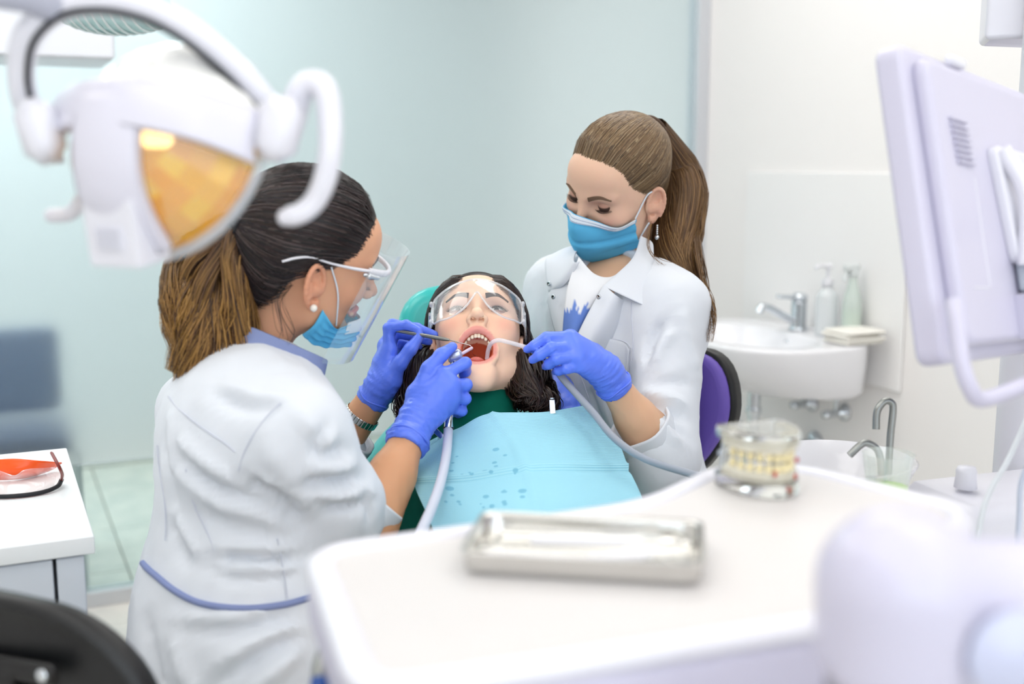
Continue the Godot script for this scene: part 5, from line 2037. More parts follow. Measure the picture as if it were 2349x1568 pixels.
	for q in [
			# ridge and crease pairs read off the back, waist, sleeve and skirt
			[[Vector3(-0.4324, 0.9451, -1.4625), Vector3(-0.3839, 0.9189, -1.4381), Vector3(-0.3451, 0.8975, -1.4144)], 0.011, 0.007],
			[[Vector3(-0.4237, 0.9223, -1.4589), Vector3(-0.3783, 0.8964, -1.4345), Vector3(-0.3226, 0.8686, -1.4099), Vector3(-0.2721, 0.8326, -1.4042)], 0.01, -0.008],
			[[Vector3(-0.4353, 0.9081, -1.4566), Vector3(-0.3896, 0.8796, -1.4319), Vector3(-0.3418, 0.8489, -1.4169)], 0.012, 0.006],
			[[Vector3(-0.3427, 0.9019, -1.405), Vector3(-0.296, 0.8718, -1.3901), Vector3(-0.2664, 0.8298, -1.4037)], 0.012, -0.014],
			[[Vector3(-0.3182, 0.9073, -1.3958), Vector3(-0.285, 0.88, -1.3914), Vector3(-0.2535, 0.8358, -1.3945)], 0.012, 0.008],
			[[Vector3(-0.3891, 1.0049, -1.472), Vector3(-0.3305, 0.9913, -1.4394), Vector3(-0.2925, 0.9983, -1.4203)], 0.012, 0.005],
			[[Vector3(-0.3776, 0.985, -1.4688), Vector3(-0.3305, 0.9746, -1.4368), Vector3(-0.2981, 0.9845, -1.4181)], 0.011, -0.006],
			[[Vector3(-0.4557, 0.9721, -1.487), Vector3(-0.4439, 0.9366, -1.4611), Vector3(-0.4353, 0.891, -1.4539)], 0.012, 0.005],
			[[Vector3(-0.4692, 0.9317, -1.4806), Vector3(-0.4555, 0.891, -1.4539), Vector3(-0.4468, 0.8397, -1.4458)], 0.012, -0.005],
			[[Vector3(-0.3811, 0.7952, -1.4185), Vector3(-0.3248, 0.7914, -1.4078), Vector3(-0.2683, 0.7903, -1.4076)], 0.009, -0.01],
			[[Vector3(-0.3953, 0.8037, -1.4198), Vector3(-0.3361, 0.8031, -1.4096), Vector3(-0.2739, 0.7998, -1.4091)], 0.01, 0.006],
			[[Vector3(-0.3726, 0.7756, -1.4154), Vector3(-0.3192, 0.7808, -1.4061), Vector3(-0.2683, 0.7819, -1.4063)], 0.01, 0.007],
			[[Vector3(-0.401, 0.784, -1.4167), Vector3(-0.3587, 0.7679, -1.4041), Vector3(-0.3001, 0.7743, -1.3949), Vector3(-0.2608, 0.7799, -1.3958)], 0.009, -0.005],
			[[Vector3(-0.4584, 0.8283, -1.444), Vector3(-0.4381, 0.8003, -1.4294), Vector3(-0.4181, 0.784, -1.4167)], 0.012, -0.006],
			[[Vector3(-0.4497, 0.8397, -1.4458), Vector3(-0.4238, 0.8121, -1.4212), Vector3(-0.401, 0.7924, -1.4181)], 0.01, 0.005],
			[[Vector3(-0.401, 0.8515, -1.4274), Vector3(-0.3587, 0.8377, -1.4151), Vector3(-0.3001, 0.8215, -1.4024)], 0.013, -0.006],
			[[Vector3(-0.3953, 0.8683, -1.4301), Vector3(-0.3395, 0.8575, -1.4081), Vector3(-0.2945, 0.8353, -1.4046)], 0.012, 0.005],
			# sleeve
			[[Vector3(-0.21, 0.9829, -1.3875), Vector3(-0.2248, 0.9584, -1.3735), Vector3(-0.2346, 0.929, -1.3789)], 0.011, -0.007],
			[[Vector3(-0.206, 0.9671, -1.3951), Vector3(-0.2182, 0.9425, -1.3811), Vector3(-0.2225, 0.9182, -1.3874)], 0.01, 0.006],
			[[Vector3(-0.2439, 0.9452, -1.3815), Vector3(-0.2197, 0.9253, -1.3885), Vector3(-0.1936, 0.9271, -1.4293)], 0.012, -0.012],
			[[Vector3(-0.2362, 0.9155, -1.3768), Vector3(-0.2115, 0.9122, -1.3864), Vector3(-0.1893, 0.9099, -1.4367)], 0.013, 0.009],
			[[Vector3(-0.2665, 0.8894, -1.3828), Vector3(-0.2256, 0.8859, -1.4025), Vector3(-0.1895, 0.8853, -1.453)], 0.009, -0.011],
			[[Vector3(-0.2434, 0.8745, -1.3906), Vector3(-0.2131, 0.8686, -1.4099), Vector3(-0.1909, 0.8647, -1.47)], 0.012, 0.009],
			[[Vector3(-0.2328, 0.8464, -1.4064), Vector3(-0.2103, 0.8503, -1.4272), Vector3(-0.1921, 0.8479, -1.4775)], 0.007, -0.009],
			[[Vector3(-0.2045, 0.8739, -1.4512), Vector3(-0.1967, 0.8451, -1.4669), Vector3(-0.1957, 0.8189, -1.4729)], 0.007, -0.006],
			[[Vector3(-0.3083, 0.956, -1.3832), Vector3(-0.2919, 0.9182, -1.3772), Vector3(-0.2665, 0.8775, -1.3809), Vector3(-0.244, 0.8326, -1.4042)], 0.016, 0.006],
			[[Vector3(-0.2646, 1.0045, -1.3909), Vector3(-0.2465, 0.9852, -1.3777), Vector3(-0.2248, 0.9771, -1.3764)], 0.012, 0.005],
			# skirt
			[[Vector3(-0.4208, 0.7118, -1.3749), Vector3(-0.357, 0.7131, -1.365), Vector3(-0.294, 0.7281, -1.3572), Vector3(-0.2527, 0.7308, -1.3577)], 0.01, -0.007],
			[[Vector3(-0.4349, 0.7189, -1.3862), Vector3(-0.3625, 0.7279, -1.3673), Vector3(-0.294, 0.7395, -1.3591)], 0.01, 0.005],
			[[Vector3(-0.3791, 0.6639, -1.3572), Vector3(-0.338, 0.6928, -1.3517), Vector3(-0.2919, 0.7159, -1.3452), Vector3(-0.2482, 0.724, -1.3465)], 0.015, 0.009],
			[[Vector3(-0.3736, 0.6459, -1.3543), Vector3(-0.327, 0.6792, -1.3495), Vector3(-0.2865, 0.7024, -1.3431), Vector3(-0.2482, 0.7105, -1.3443)], 0.012, -0.009],
			[[Vector3(-0.338, 0.6385, -1.343), Vector3(-0.2919, 0.6701, -1.3379), Vector3(-0.2465, 0.6959, -1.3319)], 0.014, 0.008],
			[[Vector3(-0.4349, 0.6911, -1.3818), Vector3(-0.4181, 0.6579, -1.3765), Vector3(-0.3929, 0.6292, -1.3618)], 0.014, 0.006],
			[[Vector3(-0.4757, 0.6972, -1.4232), Vector3(-0.461, 0.6616, -1.4075), Vector3(-0.4466, 0.6209, -1.3909)], 0.013, -0.006]]:
		folds.append([snap_all(f, q[0]), q[1], q[2]])
	for q in folds:
		q[2] *= 1.45
	apply_folds(mb, folds, 0.0034, 15.0, 4)
	var coat := part(mb, "coat", M.coat, t, "white medical coat with blue-grey piping")
	# piping at the hip and seams
	mb = seam(f, [Vector3(-0.5082, 0.7596, -1.4837), Vector3(-0.4786, 0.7611, -1.4333), Vector3(-0.4464, 0.754, -1.4018), Vector3(-0.4096, 0.746, -1.3803), Vector3(-0.3736, 0.7427, -1.3697), Vector3(-0.3325, 0.7449, -1.3599), Vector3(-0.294, 0.7482, -1.3604), Vector3(-0.261, 0.7536, -1.3613), Vector3(-0.2256, 0.7559, -1.3819)], 0.0045, 0.0015, 5, 1.0)
	part(mb, "piping", M.trim, coat, "blue-grey piping round the hip")
	for s in [[Vector3(-0.4552, 0.978, -1.5183), Vector3(-0.3919, 0.956, -1.444), Vector3(-0.3451, 0.9341, -1.4202)], [Vector3(-0.2936, 0.99, -1.419), Vector3(-0.3182, 0.9648, -1.4049), Vector3(-0.3348, 0.9402, -1.401), Vector3(-0.3449, 0.9129, -1.4068)], [Vector3(-0.403, 0.9064, -1.4564), Vector3(-0.3961, 0.8568, -1.4485), Vector3(-0.3817, 0.802, -1.4196)], [Vector3(-0.4617, 0.9186, -1.5089), Vector3(-0.4587, 0.8654, -1.4802), Vector3(-0.4528, 0.7989, -1.4596)], [Vector3(-0.3001, 0.8187, -1.402), Vector3(-0.2917, 0.7854, -1.3967), Vector3(-0.2825, 0.7504, -1.381)]]:
		mb = seam(f, s, 0.0009, 0.001, 6)
		part(mb, "seam", M.stitch, coat)
	sleeve_cuff(coat, Vector3(-0.1941, 0.838, -1.5518), Vector3(0.66, 0.68, -0.25), 0.048, 0.04, true)
	sleeve_cuff(coat, eL.lerp(wL, 0.46), wL - eL, 0.047, 0.05, true)
	# blue stand collar
	var cb := basis_from(Vector3(-0.3037, 1.0877, -1.6167) - Vector3(-0.3443, 0.9949, -1.5919), F)
	mb = MB.new()
	var CX := Transform3D(Basis(cb.x, cb.z, -cb.y), Vector3(-0.338, 1.0232, -1.5964))
	mb.lathe([Vector2(0.076, -0.034), Vector2(0.075, -0.015), Vector2(0.067, 0.026), Vector2(0.065, 0.0275), Vector2(0.063, 0.025), Vector2(0.068, -0.02)], 40, CX * Transform3D(Basis.from_scale(Vector3(0.93, 1, 1.05)), Vector3.ZERO), TAU * 0.93, PI * 0.5 + 0.3)
	part(mb, "collar", M.trim, coat, "blue-grey stand collar")
	# mask pulled down under the chin
	mb = MB.new()
	var net := [
		[X * Vector3(-0.066, -0.056, 0.012), X * Vector3(-0.061, -0.07, 0.026), X * Vector3(-0.05, -0.083, 0.046), X * Vector3(-0.036, -0.082, 0.072), X * Vector3(-0.016, -0.078, 0.094), X * Vector3(0.016, -0.078, 0.094), X * Vector3(0.05, -0.07, 0.06)],
		[X * Vector3(-0.065, -0.08, 0.01), X * Vector3(-0.059, -0.092, 0.026), X * Vector3(-0.05, -0.1, 0.048), X * Vector3(-0.038, -0.104, 0.07), X * Vector3(-0.016, -0.1, 0.1), X * Vector3(0.016, -0.1, 0.1), X * Vector3(0.05, -0.09, 0.06)],
		[X * Vector3(-0.054, -0.104, 0.004), X * Vector3(-0.048, -0.114, 0.022), X * Vector3(-0.04, -0.12, 0.046), X * Vector3(-0.03, -0.121, 0.068), X * Vector3(-0.014, -0.122, 0.095), X * Vector3(0.014, -0.122, 0.095), X * Vector3(0.04, -0.11, 0.055)]]
	for r in net.size():
		net[r] = snap_out(hf, X, net[r], 0.005)
	mb.sheet(net, 7, 9, 0.0016, func(a: float, b: float) -> float: return 0.0022 * sin(b * 26.0 + a * 4.0) * smoothstep(0.0, 0.2, a) + 0.001 * sin(a * 40.0))
	var mk := part(mb, "face_mask", M.mask_blue, t, "blue surgical mask pulled under the chin")
	mb = MB.new()
	mb.sheet([[X * Vector3(-0.0375, -0.0785, 0.0715), X * Vector3(-0.017, -0.074, 0.096), X * Vector3(0.012, -0.074, 0.097)], [X * Vector3(-0.04, -0.096, 0.071), X * Vector3(-0.018, -0.092, 0.103), X * Vector3(0.012, -0.092, 0.103)]], 6, 3, 0.0022)
	part(mb, "white_band", M.mask_white, mk)
	for q in [[X * Vector3(-0.077, 0.008, 0.004), X * Vector3(-0.066, -0.03, 0.03), X * Vector3(-0.05, -0.082, 0.05)], [X * Vector3(-0.074, -0.045, -0.014), X * Vector3(-0.071, -0.055, -0.008), X * Vector3(-0.067, -0.062, 0.004)]]:
		mb = MB.new()
		mb.tube(MB.curve(snap_out(hf, X, q), 5), 0.0013, 7)
		part(mb, "ear_loop", M.mask_white, mk)
	# pearl earring
	mb = MB.new()
	mb.ball(X * Vector3(-0.088, -0.052, -0.006), Vector3.ONE * 0.0052, Basis(), 16, 12)
	part(mb, "earring", mat(Color(0.93, 0.91, 0.88), 0.15), t, "pearl stud earring")
	# gloves
	make_glove(t, M.nitrile, wL, eL,
		[[Vector3(-0.2003, 0.9979, -1.8252), Vector3(-0.2014, 1.0335, -1.8278), Vector3(-0.1716, 1.0394, -1.8217), Vector3(-0.1515, 1.0316, -1.8164)], [Vector3(-0.2077, 1.0015, -1.8481), Vector3(-0.1972, 1.0362, -1.8495), Vector3(-0.156, 1.0309, -1.8456), Vector3(-0.1261, 1.0206, -1.8369)], [Vector3(-0.2074, 0.992, -1.8698), Vector3(-0.1947, 1.0187, -1.8791), Vector3(-0.1594, 1.0111, -1.8658), Vector3(-0.1376, 1.0069, -1.855)], [Vector3(-0.2007, 0.9779, -1.8879), Vector3(-0.1894, 0.9989, -1.8962), Vector3(-0.1686, 0.9954, -1.8856), Vector3(-0.1553, 0.9948, -1.8754)]],
		[Vector3(-0.1976, 0.9525, -1.813), Vector3(-0.1807, 0.98, -1.8042), Vector3(-0.1635, 1.0029, -1.8037), Vector3(-0.1499, 1.0215, -1.8127)], 0.028, 0.0285)
	make_glove(t, M.nitrile, wR, eR,
		[[Vector3(-0.1044, 0.9785, -1.7057), Vector3(-0.0718, 0.994, -1.7254), Vector3(-0.0727, 0.9765, -1.7459), Vector3(-0.0868, 0.9679, -1.7546)], [Vector3(-0.0935, 0.965, -1.6985), Vector3(-0.0703, 0.9615, -1.7162), Vector3(-0.0741, 0.9495, -1.7416), Vector3(-0.0911, 0.9497, -1.7548)], [Vector3(-0.0924, 0.9469, -1.7007), Vector3(-0.0718, 0.9394, -1.7167), Vector3(-0.0769, 0.9287, -1.7413), Vector3(-0.0925, 0.932, -1.752)], [Vector3(-0.0983, 0.9289, -1.708), Vector3(-0.0775, 0.919, -1.7216), Vector3(-0.084, 0.9102, -1.7425), Vector3(-0.0954, 0.9153, -1.7514)]],
		[Vector3(-0.1445, 0.9488, -1.701), Vector3(-0.1273, 0.9878, -1.7102), Vector3(-0.109, 1.0073, -1.7194), Vector3(-0.092, 1.0186, -1.7293)], 0.035, 0.0335)

func snap_out(f: Field, X: Transform3D, pts: Array, lift := 0.002) -> Array:
	var out := []
	var inv := X.affine_inverse()
	for p in pts:
		var q: Vector3 = inv * p
		if f.val(q) < lift:
			q = f.snap(q, lift)
		out.append(X * q)
	return out

func assistant() -> void:
	people_materials()
	var F := Vector3(-0.69, 0, 0.724)
	var B := basis_from(F)
	var t := thing("person", "seated woman in a white coat and blue face mask holding the suction tube", "person", Vector3(0.2165, 0.5931, -2.0345) * Vector3(1, 0, 1))
	var skin := lin(226, 182, 150)
	var sL := Vector3(0.2783, 1.0444, -1.9642)
	var eL := Vector3(0.2484, 0.8174, -1.827)
	var wL := Vector3(0.1478, 0.9719, -1.7705)
	var sR := Vector3(0.091, 1.0553, -2.1887)
	var eR := Vector3(0.0395, 0.8833, -2.1209)
	var wR := Vector3(0.0792, 0.9063, -1.9524)
	var mb := MB.new()
	var f := Field.new(Vector3(-0.25, 0.0, -2.45), Vector3(0.5, 1.25, -1.5), 0.0095)
	f.ell(Vector3(0.1943, 1.0385, -2.0848), Vector3(0.15, 0.1, 0.085), 0.05, 1, B)
	f.ell(Vector3(0.1983, 0.9428, -2.0696), Vector3(0.14, 0.14, 0.1), 0.05, 1, B)
	f.ell(Vector3(0.2165, 0.7783, -2.0638), Vector3(0.115, 0.16, 0.085), 0.05, 1, B)
	f.ell(Vector3(0.2206, 0.6172, -2.0383), Vector3(0.16, 0.13, 0.12), 0.05, 1, B)
	var X := head_xf(Vector3(0.1863, 1.263, -2.0596), Vector3(-0.679, -0.407, 0.611), -18.0)
	f.chain([Vector3(0.1862, 1.0465, -2.086), X * Vector3(0, -0.185, -0.042), X * Vector3(0, -0.08, -0.03)], [0.055, 0.045, 0.04], 0.03)
	f.chain([sL, eL, wL], [0.044, 0.036, 0.0235], 0.03)
	f.chain([eL.lerp(wL, 0.1), eL.lerp(wL, 0.45)], [0.037, 0.034], 0.02)
	f.chain([sR, eR, wR], [0.044, 0.035, 0.0235], 0.03)
	var hips := Vector3(0.2206, 0.6172, -2.0383)
	for s in [-1.0, 1.0]:
		var hp: Vector3 = Vector3(hips.x, 0.58, hips.z) + B.x * 0.09 * s
		var kn: Vector3 = hp + Vector3(-0.05, -0.02, 0.2) + B.x * 0.06 * s
		var an: Vector3 = Vector3(kn.x + 0.05, 0.2, kn.z)
		f.chain([hp, kn, an], [0.085, 0.058, 0.038], 0.03)
		f.cap(an + Vector3(0, -0.05, 0), an + F * 0.12 + Vector3(0, -0.06, 0), 0.034, 0.027, 0.02)
	mb.col = skin
	f.mesh(mb)
	var look := {"open": false, "lids": -34.0, "low": -40.0, "skin": lin(230, 190, 165), "lip": lin(200, 120, 110), "lid": lin(196, 150, 132), "liner": lin(70, 52, 46), "blush": lin(224, 160, 142), "ears": true, "ear_y": -0.024}
	var hf := make_head(mb, X, look)
	part(mb, "body", M.skin, t)
	for s in [-1.0, 1.0]:
		part(brows(hf, X, lin(122, 98, 82), s), "eyebrow", M.brow, t)
		mb = MB.new()
		mb.col = lin(36, 28, 26)
		lashes(mb, X, look, s, 0.007)
		part(mb, "eyelashes", M.brow, t)
	# light brown hair in a ponytail
	var cols := [lin(104, 82, 58), lin(120, 96, 68), lin(86, 68, 50), lin(134, 110, 80)]
	mb = MB.new()
	hair_cap(mb, X, 0.07, lin(88, 68, 48), -0.07)
	var td := Vector3(0.05, 0.42, -0.9)
	combed(mb, X, td, 8000, 0.11, cols, lin(205, 185, 150))
	var tie := X * scalp(td.normalized(), 0.12)
	var tips := [lin(132, 98, 60), lin(108, 80, 52), lin(150, 116, 74), lin(90, 64, 42)]
	var cdark := [lin(84, 62, 44), lin(98, 74, 50), lin(72, 54, 40), lin(116, 86, 58)]
	tail(mb, [tie, Vector3(0.3049, 1.3002, -2.1667), Vector3(0.3175, 1.237, -2.1466), Vector3(0.3049, 1.1661, -2.105), Vector3(0.299, 1.1209, -2.0674), Vector3(0.326, 1.0549, -2.0165)], [0.02, 0.04, 0.05, 0.048, 0.036, 0.012], 4400, cdark, tips, 0.006, 0.0007, 0.35, 0.75)
	tail(mb, [tie, Vector3(0.3255, 1.2611, -2.1605), Vector3(0.3324, 1.1674, -2.0849), Vector3(0.3365, 1.0965, -1.9927), Vector3(0.3431, 1.0461, -1.9341), Vector3(0.3322, 0.9864, -1.9044)], [0.012, 0.02, 0.014, 0.006, 0.003, 0.001], 110, cdark, tips, 0.008, 0.0007, 0.4)
	tail(mb, [X * Vector3(0.06, -0.05, -0.04), Vector3(0.2403, 1.1587, -1.9823), Vector3(0.258, 1.1295, -1.9676), Vector3(0.2936, 1.1136, -1.9752)], [0.006, 0.006, 0.004, 0.002], 9, tips, tips, 0.008, 0.0004, 0.5)
	part(mb, "hair", M.hair, t, "light brown hair combed back into a long ponytail")
	mb = MB.new()
	mb.tube(ring_pts(Transform3D(basis_from(tie - X * HC), tie), 0.02, 0.0, 24), 0.004, 8, true)
	part(mb, "hair_tie", mat(Color(0.3, 0.22, 0.16), 0.7), t)
	# mask over nose and mouth
	mb = MB.new()
	var net := []
	var rows := [[-0.012, 0.0, 0.0], [-0.03, 0.0, 0.0], [-0.052, 0.0, 0.0], [-0.078, 0.0, 0.0], [-0.104, 0.0, 0.0], [-0.122, 0.0, 0.0]]
	var xs := [-0.066, -0.05, -0.028, 0.0, 0.028, 0.05, 0.066]
	var ztab := [[0.03, 0.062, 0.088, 0.107, 0.088, 0.062, 0.03], [0.03, 0.066, 0.096, 0.119, 0.096, 0.066, 0.03], [0.028, 0.068, 0.1, 0.119, 0.1, 0.068, 0.028], [0.026, 0.066, 0.097, 0.112, 0.097, 0.066, 0.026], [0.02, 0.058, 0.089, 0.102, 0.089, 0.058, 0.02], [0.012, 0.045, 0.07, 0.08, 0.07, 0.045, 0.012]]
	var ylift := [0.012, 0.004, -0.004, 0.006, -0.004, 0.004, 0.012]
	for r in 6:
		var row := []
		for k in 7:
			var y: float = rows[r][0] - (0.016 * absf(xs[k]) / 0.066 if r < 2 else 0.0) + (0.02 * absf(xs[k]) / 0.066 if r > 3 else 0.0) - (0.006 if r == 0 and k != 3 else 0.0)
			row.append(X * Vector3(xs[k], y, ztab[r][k]))
		net.append(snap_out(hf, X, row, 0.004))
	mb.sheet(net, 8, 8, 0.0016, func(a: float, b: float) -> float: return -0.0026 * exp(-pow((b - 0.5) / 0.03, 2)) + 0.0024 * smoothstep(0.5, 0.54, b) * (1.0 - smoothstep(0.54, 0.78, b)) + 0.0016 * smoothstep(0.16, 0.12, b))
	var mk := part(mb, "face_mask", M.mask_blue, t, "light blue pleated surgical mask")
	mb = MB.new()
	var band := []
	for r in 2:
		var row := []
		for k in 7:
			var p: Vector3 = X.affine_inverse() * net[r][k]
			if r == 1:
				p = (X.affine_inverse() * net[0][k]).lerp(p, 0.62)
			row.append(X * (p + Vector3(p.x * 0.04, 0.001, 0.0036)))
		band.append(row)
	mb.sheet(band, 8, 5, 0.0012)
	var wb := part(mb, "white_band", M.mask_white, mk)
	for r in 2:
		mb = MB.new()
		var line := []
		for k in 7:
			line.append(band[0][k].lerp(band[1][k], [0.38, 0.82][r]) + X.basis * Vector3(0, 0, 0.0016))
		mb.tube(MB.curve(line, 6), 0.0005, 5)
		part(mb, "stitch_line", mat(Color(0.4, 0.5, 0.68), 0.8), wb)
	for q in [[net[0][6], X * Vector3(0.074, 0.002, 0.004), X * Vector3(0.0795, 0.006, -0.012)], [net[4][6], X * Vector3(0.0775, -0.055, 0.005), X * Vector3(0.079, -0.046, -0.016)], [net[0][0], X * Vector3(-0.074, 0.002, 0.004), X * Vector3(-0.079, 0.0, -0.012)]]:
		mb = MB.new()
		mb.tube(MB.curve(snap_out(hf, X, q), 6), 0.0015, 7)
		part(mb, "ear_loop", M.mask_white, mk)
	# drop earring
	mb = MB.new()
	var ep := X * Vector3(0.089, -0.06, -0.006)
	for k in 5:
		mb.ball(ep + Vector3(0, -0.0036 * k, 0), Vector3.ONE * 0.0021, Basis(), 8, 6)
	mb.ball(ep + Vector3(0, -0.021, 0), Vector3.ONE * 0.0044, Basis(), 12, 8)
	part(mb, "earring", M.chrome, t, "small drop earring with a clear stone")
	# coat
	f = Field.new(Vector3(-0.18, 0.5, -2.42), Vector3(0.46, 1.24, -1.68), 0.0075)
	f.ell(Vector3(0.1967, 1.0225, -2.0822), Vector3(0.168, 0.105, 0.1), 0.06, 1, B)
	f.ell(Vector3(0.2023, 0.9348, -2.0683), Vector3(0.155, 0.16, 0.118), 0.06, 1, B)
	f.ell(Vector3(0.2206, 0.7783, -2.0638), Vector3(0.135, 0.16, 0.105), 0.06, 1, B)
	f.ell(Vector3(0.2246, 0.6494, -2.0434), Vector3(0.165, 0.15, 0.135), 0.06, 1, B)
	f.cap(Vector3(0.1886, 1.0465, -2.086), Vector3(0.1829, 1.0874, -2.0824), 0.07, 0.06, 0.05)
	f.chain([Vector3(0.2529, 1.0638, -2.0078), sL, eL, eL.lerp(wL, 0.12)], [0.066, 0.062, 0.056, 0.05], 0.04)
	f.chain([Vector3(0.1292, 1.0721, -2.1508), sR, eR, eR.lerp(wR, 0.1)], [0.066, 0.06, 0.052, 0.046], 0.04)
	f.cap(Vector3(0.2246, 0.5931, -2.0345), Vector3(0.1841, 0.6423, -1.8701), 0.14, 0.11, 0.05)
	# neck opening and the open front
	f.cap(Vector3(0.1489, 1.1416, -1.9593), Vector3(0.1877, 1.0715, -2.0799), 0.045, 0.05, 0.02, -1)
	f.cap(Vector3(0.1241, 1.1313, -1.9476), Vector3(0.1071, 1.0253, -1.9207), 0.036, 0.01, 0.012, -1)
	mb = MB.new()
	f.mesh(mb)
	var folds := []
	for q in [
			[[Vector3(0.2232, 0.9696, -1.8713), Vector3(0.2306, 1.0057, -1.8771), Vector3(0.2525, 1.0381, -1.8822)], 0.01, -0.011],
			[[Vector3(0.2354, 0.9731, -1.8517), Vector3(0.244, 1.0016, -1.8562), Vector3(0.2679, 1.0302, -1.8607)], 0.011, 0.008],
			[[Vector3(0.2195, 0.9231, -1.8437), Vector3(0.253, 0.9256, -1.8138), Vector3(0.2901, 0.9059, -1.8208)], 0.011, 0.008],
			[[Vector3(0.2197, 0.9038, -1.8306), Vector3(0.2516, 0.9045, -1.8003), Vector3(0.285, 0.8834, -1.8071)], 0.01, -0.009],
			[[Vector3(0.2269, 0.9393, -1.8362), Vector3(0.2615, 0.9483, -1.8275), Vector3(0.3004, 0.9373, -1.846)], 0.01, -0.007],
			[[Vector3(0.2316, 0.8869, -1.8076), Vector3(0.2502, 0.874, -1.7853), Vector3(0.2657, 0.8472, -1.7912)], 0.01, 0.007],
			[[Vector3(0.2445, 0.9031, -1.8001), Vector3(0.2608, 0.8809, -1.7864), Vector3(0.2728, 0.8542, -1.7923)], 0.008, -0.007],
			[[Vector3(0.2817, 1.0634, -1.8862), Vector3(0.2963, 1.0057, -1.8771), Vector3(0.3036, 0.9479, -1.8679)], 0.014, 0.006],
			[[Vector3(0.1717, 1.0234, -1.9609), Vector3(0.2022, 1.0534, -1.9656), Vector3(0.2326, 1.0685, -1.968)], 0.013, 0.005],
			[[Vector3(0.1633, 0.9349, -1.9367), Vector3(0.186, 0.89, -1.9296), Vector3(0.2022, 0.8278, -1.9299)], 0.013, -0.007],
			[[Vector3(0.1413, 0.903, -1.9418), Vector3(0.1603, 0.8579, -1.9347), Vector3(0.187, 0.7977, -1.9251)], 0.013, 0.006],
			[[Vector3(0.1032, 0.903, -1.9418), Vector3(0.1184, 0.8579, -1.9347), Vector3(0.1489, 0.8127, -1.9275)], 0.011, -0.009],
			[[Vector3(0.0408, 1.0545, -2.0873), Vector3(0.0489, 1.0066, -2.0797), Vector3(0.061, 0.9667, -2.0734)], 0.012, -0.006],
			[[Vector3(0.0564, 1.0726, -2.0699), Vector3(0.07, 1.0252, -2.0624), Vector3(0.0764, 0.9699, -2.0536)], 0.012, 0.006]]:
		folds.append([snap_all(f, q[0]), q[1], q[2]])
	for q in folds:
		q[2] *= 1.3
	apply_folds(mb, folds, 0.003, 15.0, 9)
	var coat := part(mb, "coat", M.coat, t, "open white coat with turned-down collar")
	sleeve_cuff(coat, Vector3(0.2085, 0.8762, -1.8161), wL - eL, 0.0535, 0.055)
	var pk := []
	for row in [[Vector3(0.1474, 0.9993, -1.9571), Vector3(0.1926, 0.9941, -1.936), Vector3(0.2351, 0.9816, -1.9239)], [Vector3(0.1458, 0.9481, -1.949), Vector3(0.1888, 0.9442, -1.9281), Vector3(0.2291, 0.935, -1.9165)], [Vector3(0.1504, 0.903, -1.9418), Vector3(0.186, 0.8938, -1.9302), Vector3(0.2197, 0.8884, -1.9192)]]:
		pk.append(snap_all(f, row, 0.0025))
	mb = MB.new()
	mb.sheet(pk, 8, 8, 0.0018)
	part(mb, "breast_pocket", M.coat, coat)
	sleeve_cuff(coat, eR.lerp(wR, 0.3), wR - eR, 0.045, 0.03)
	# shirt in the opening: white above, blue below
	mb = MB.new()
	mb.sheet([[Vector3(0.1181, 1.1345, -1.9987), Vector3(0.1431, 1.1071, -1.9792), Vector3(0.1722, 1.1011, -1.9782), Vector3(0.2053, 1.1184, -2.0063)], [Vector3(0.0996, 1.0905, -1.9766), Vector3(0.1289, 1.0814, -1.9549), Vector3(0.1553, 1.0792, -1.9545), Vector3(0.1798, 1.0905, -1.9766)], [Vector3(0.0923, 1.0466, -1.9595), Vector3(0.1133, 1.045, -1.942), Vector3(0.1324, 1.0445, -1.946), Vector3(0.1531, 1.0528, -1.9706)], [Vector3(0.0895, 1.0008, -1.9573), Vector3(0.1021, 1.0001, -1.9369), Vector3(0.1137, 1.0031, -1.9425), Vector3(0.1264, 1.0076, -1.9634)]], 8, 8, 0.002, null, func(a: float, b: float) -> Color: return lin(236, 238, 242) if b < 0.62 + 0.06 * sin(a * 21.0) + 0.05 * sin(a * 47.0 + 1.0) else lin(110, 142, 215))
	part(mb, "shirt", painted(0.85, 0.25), t, "white shirt with a blue print")
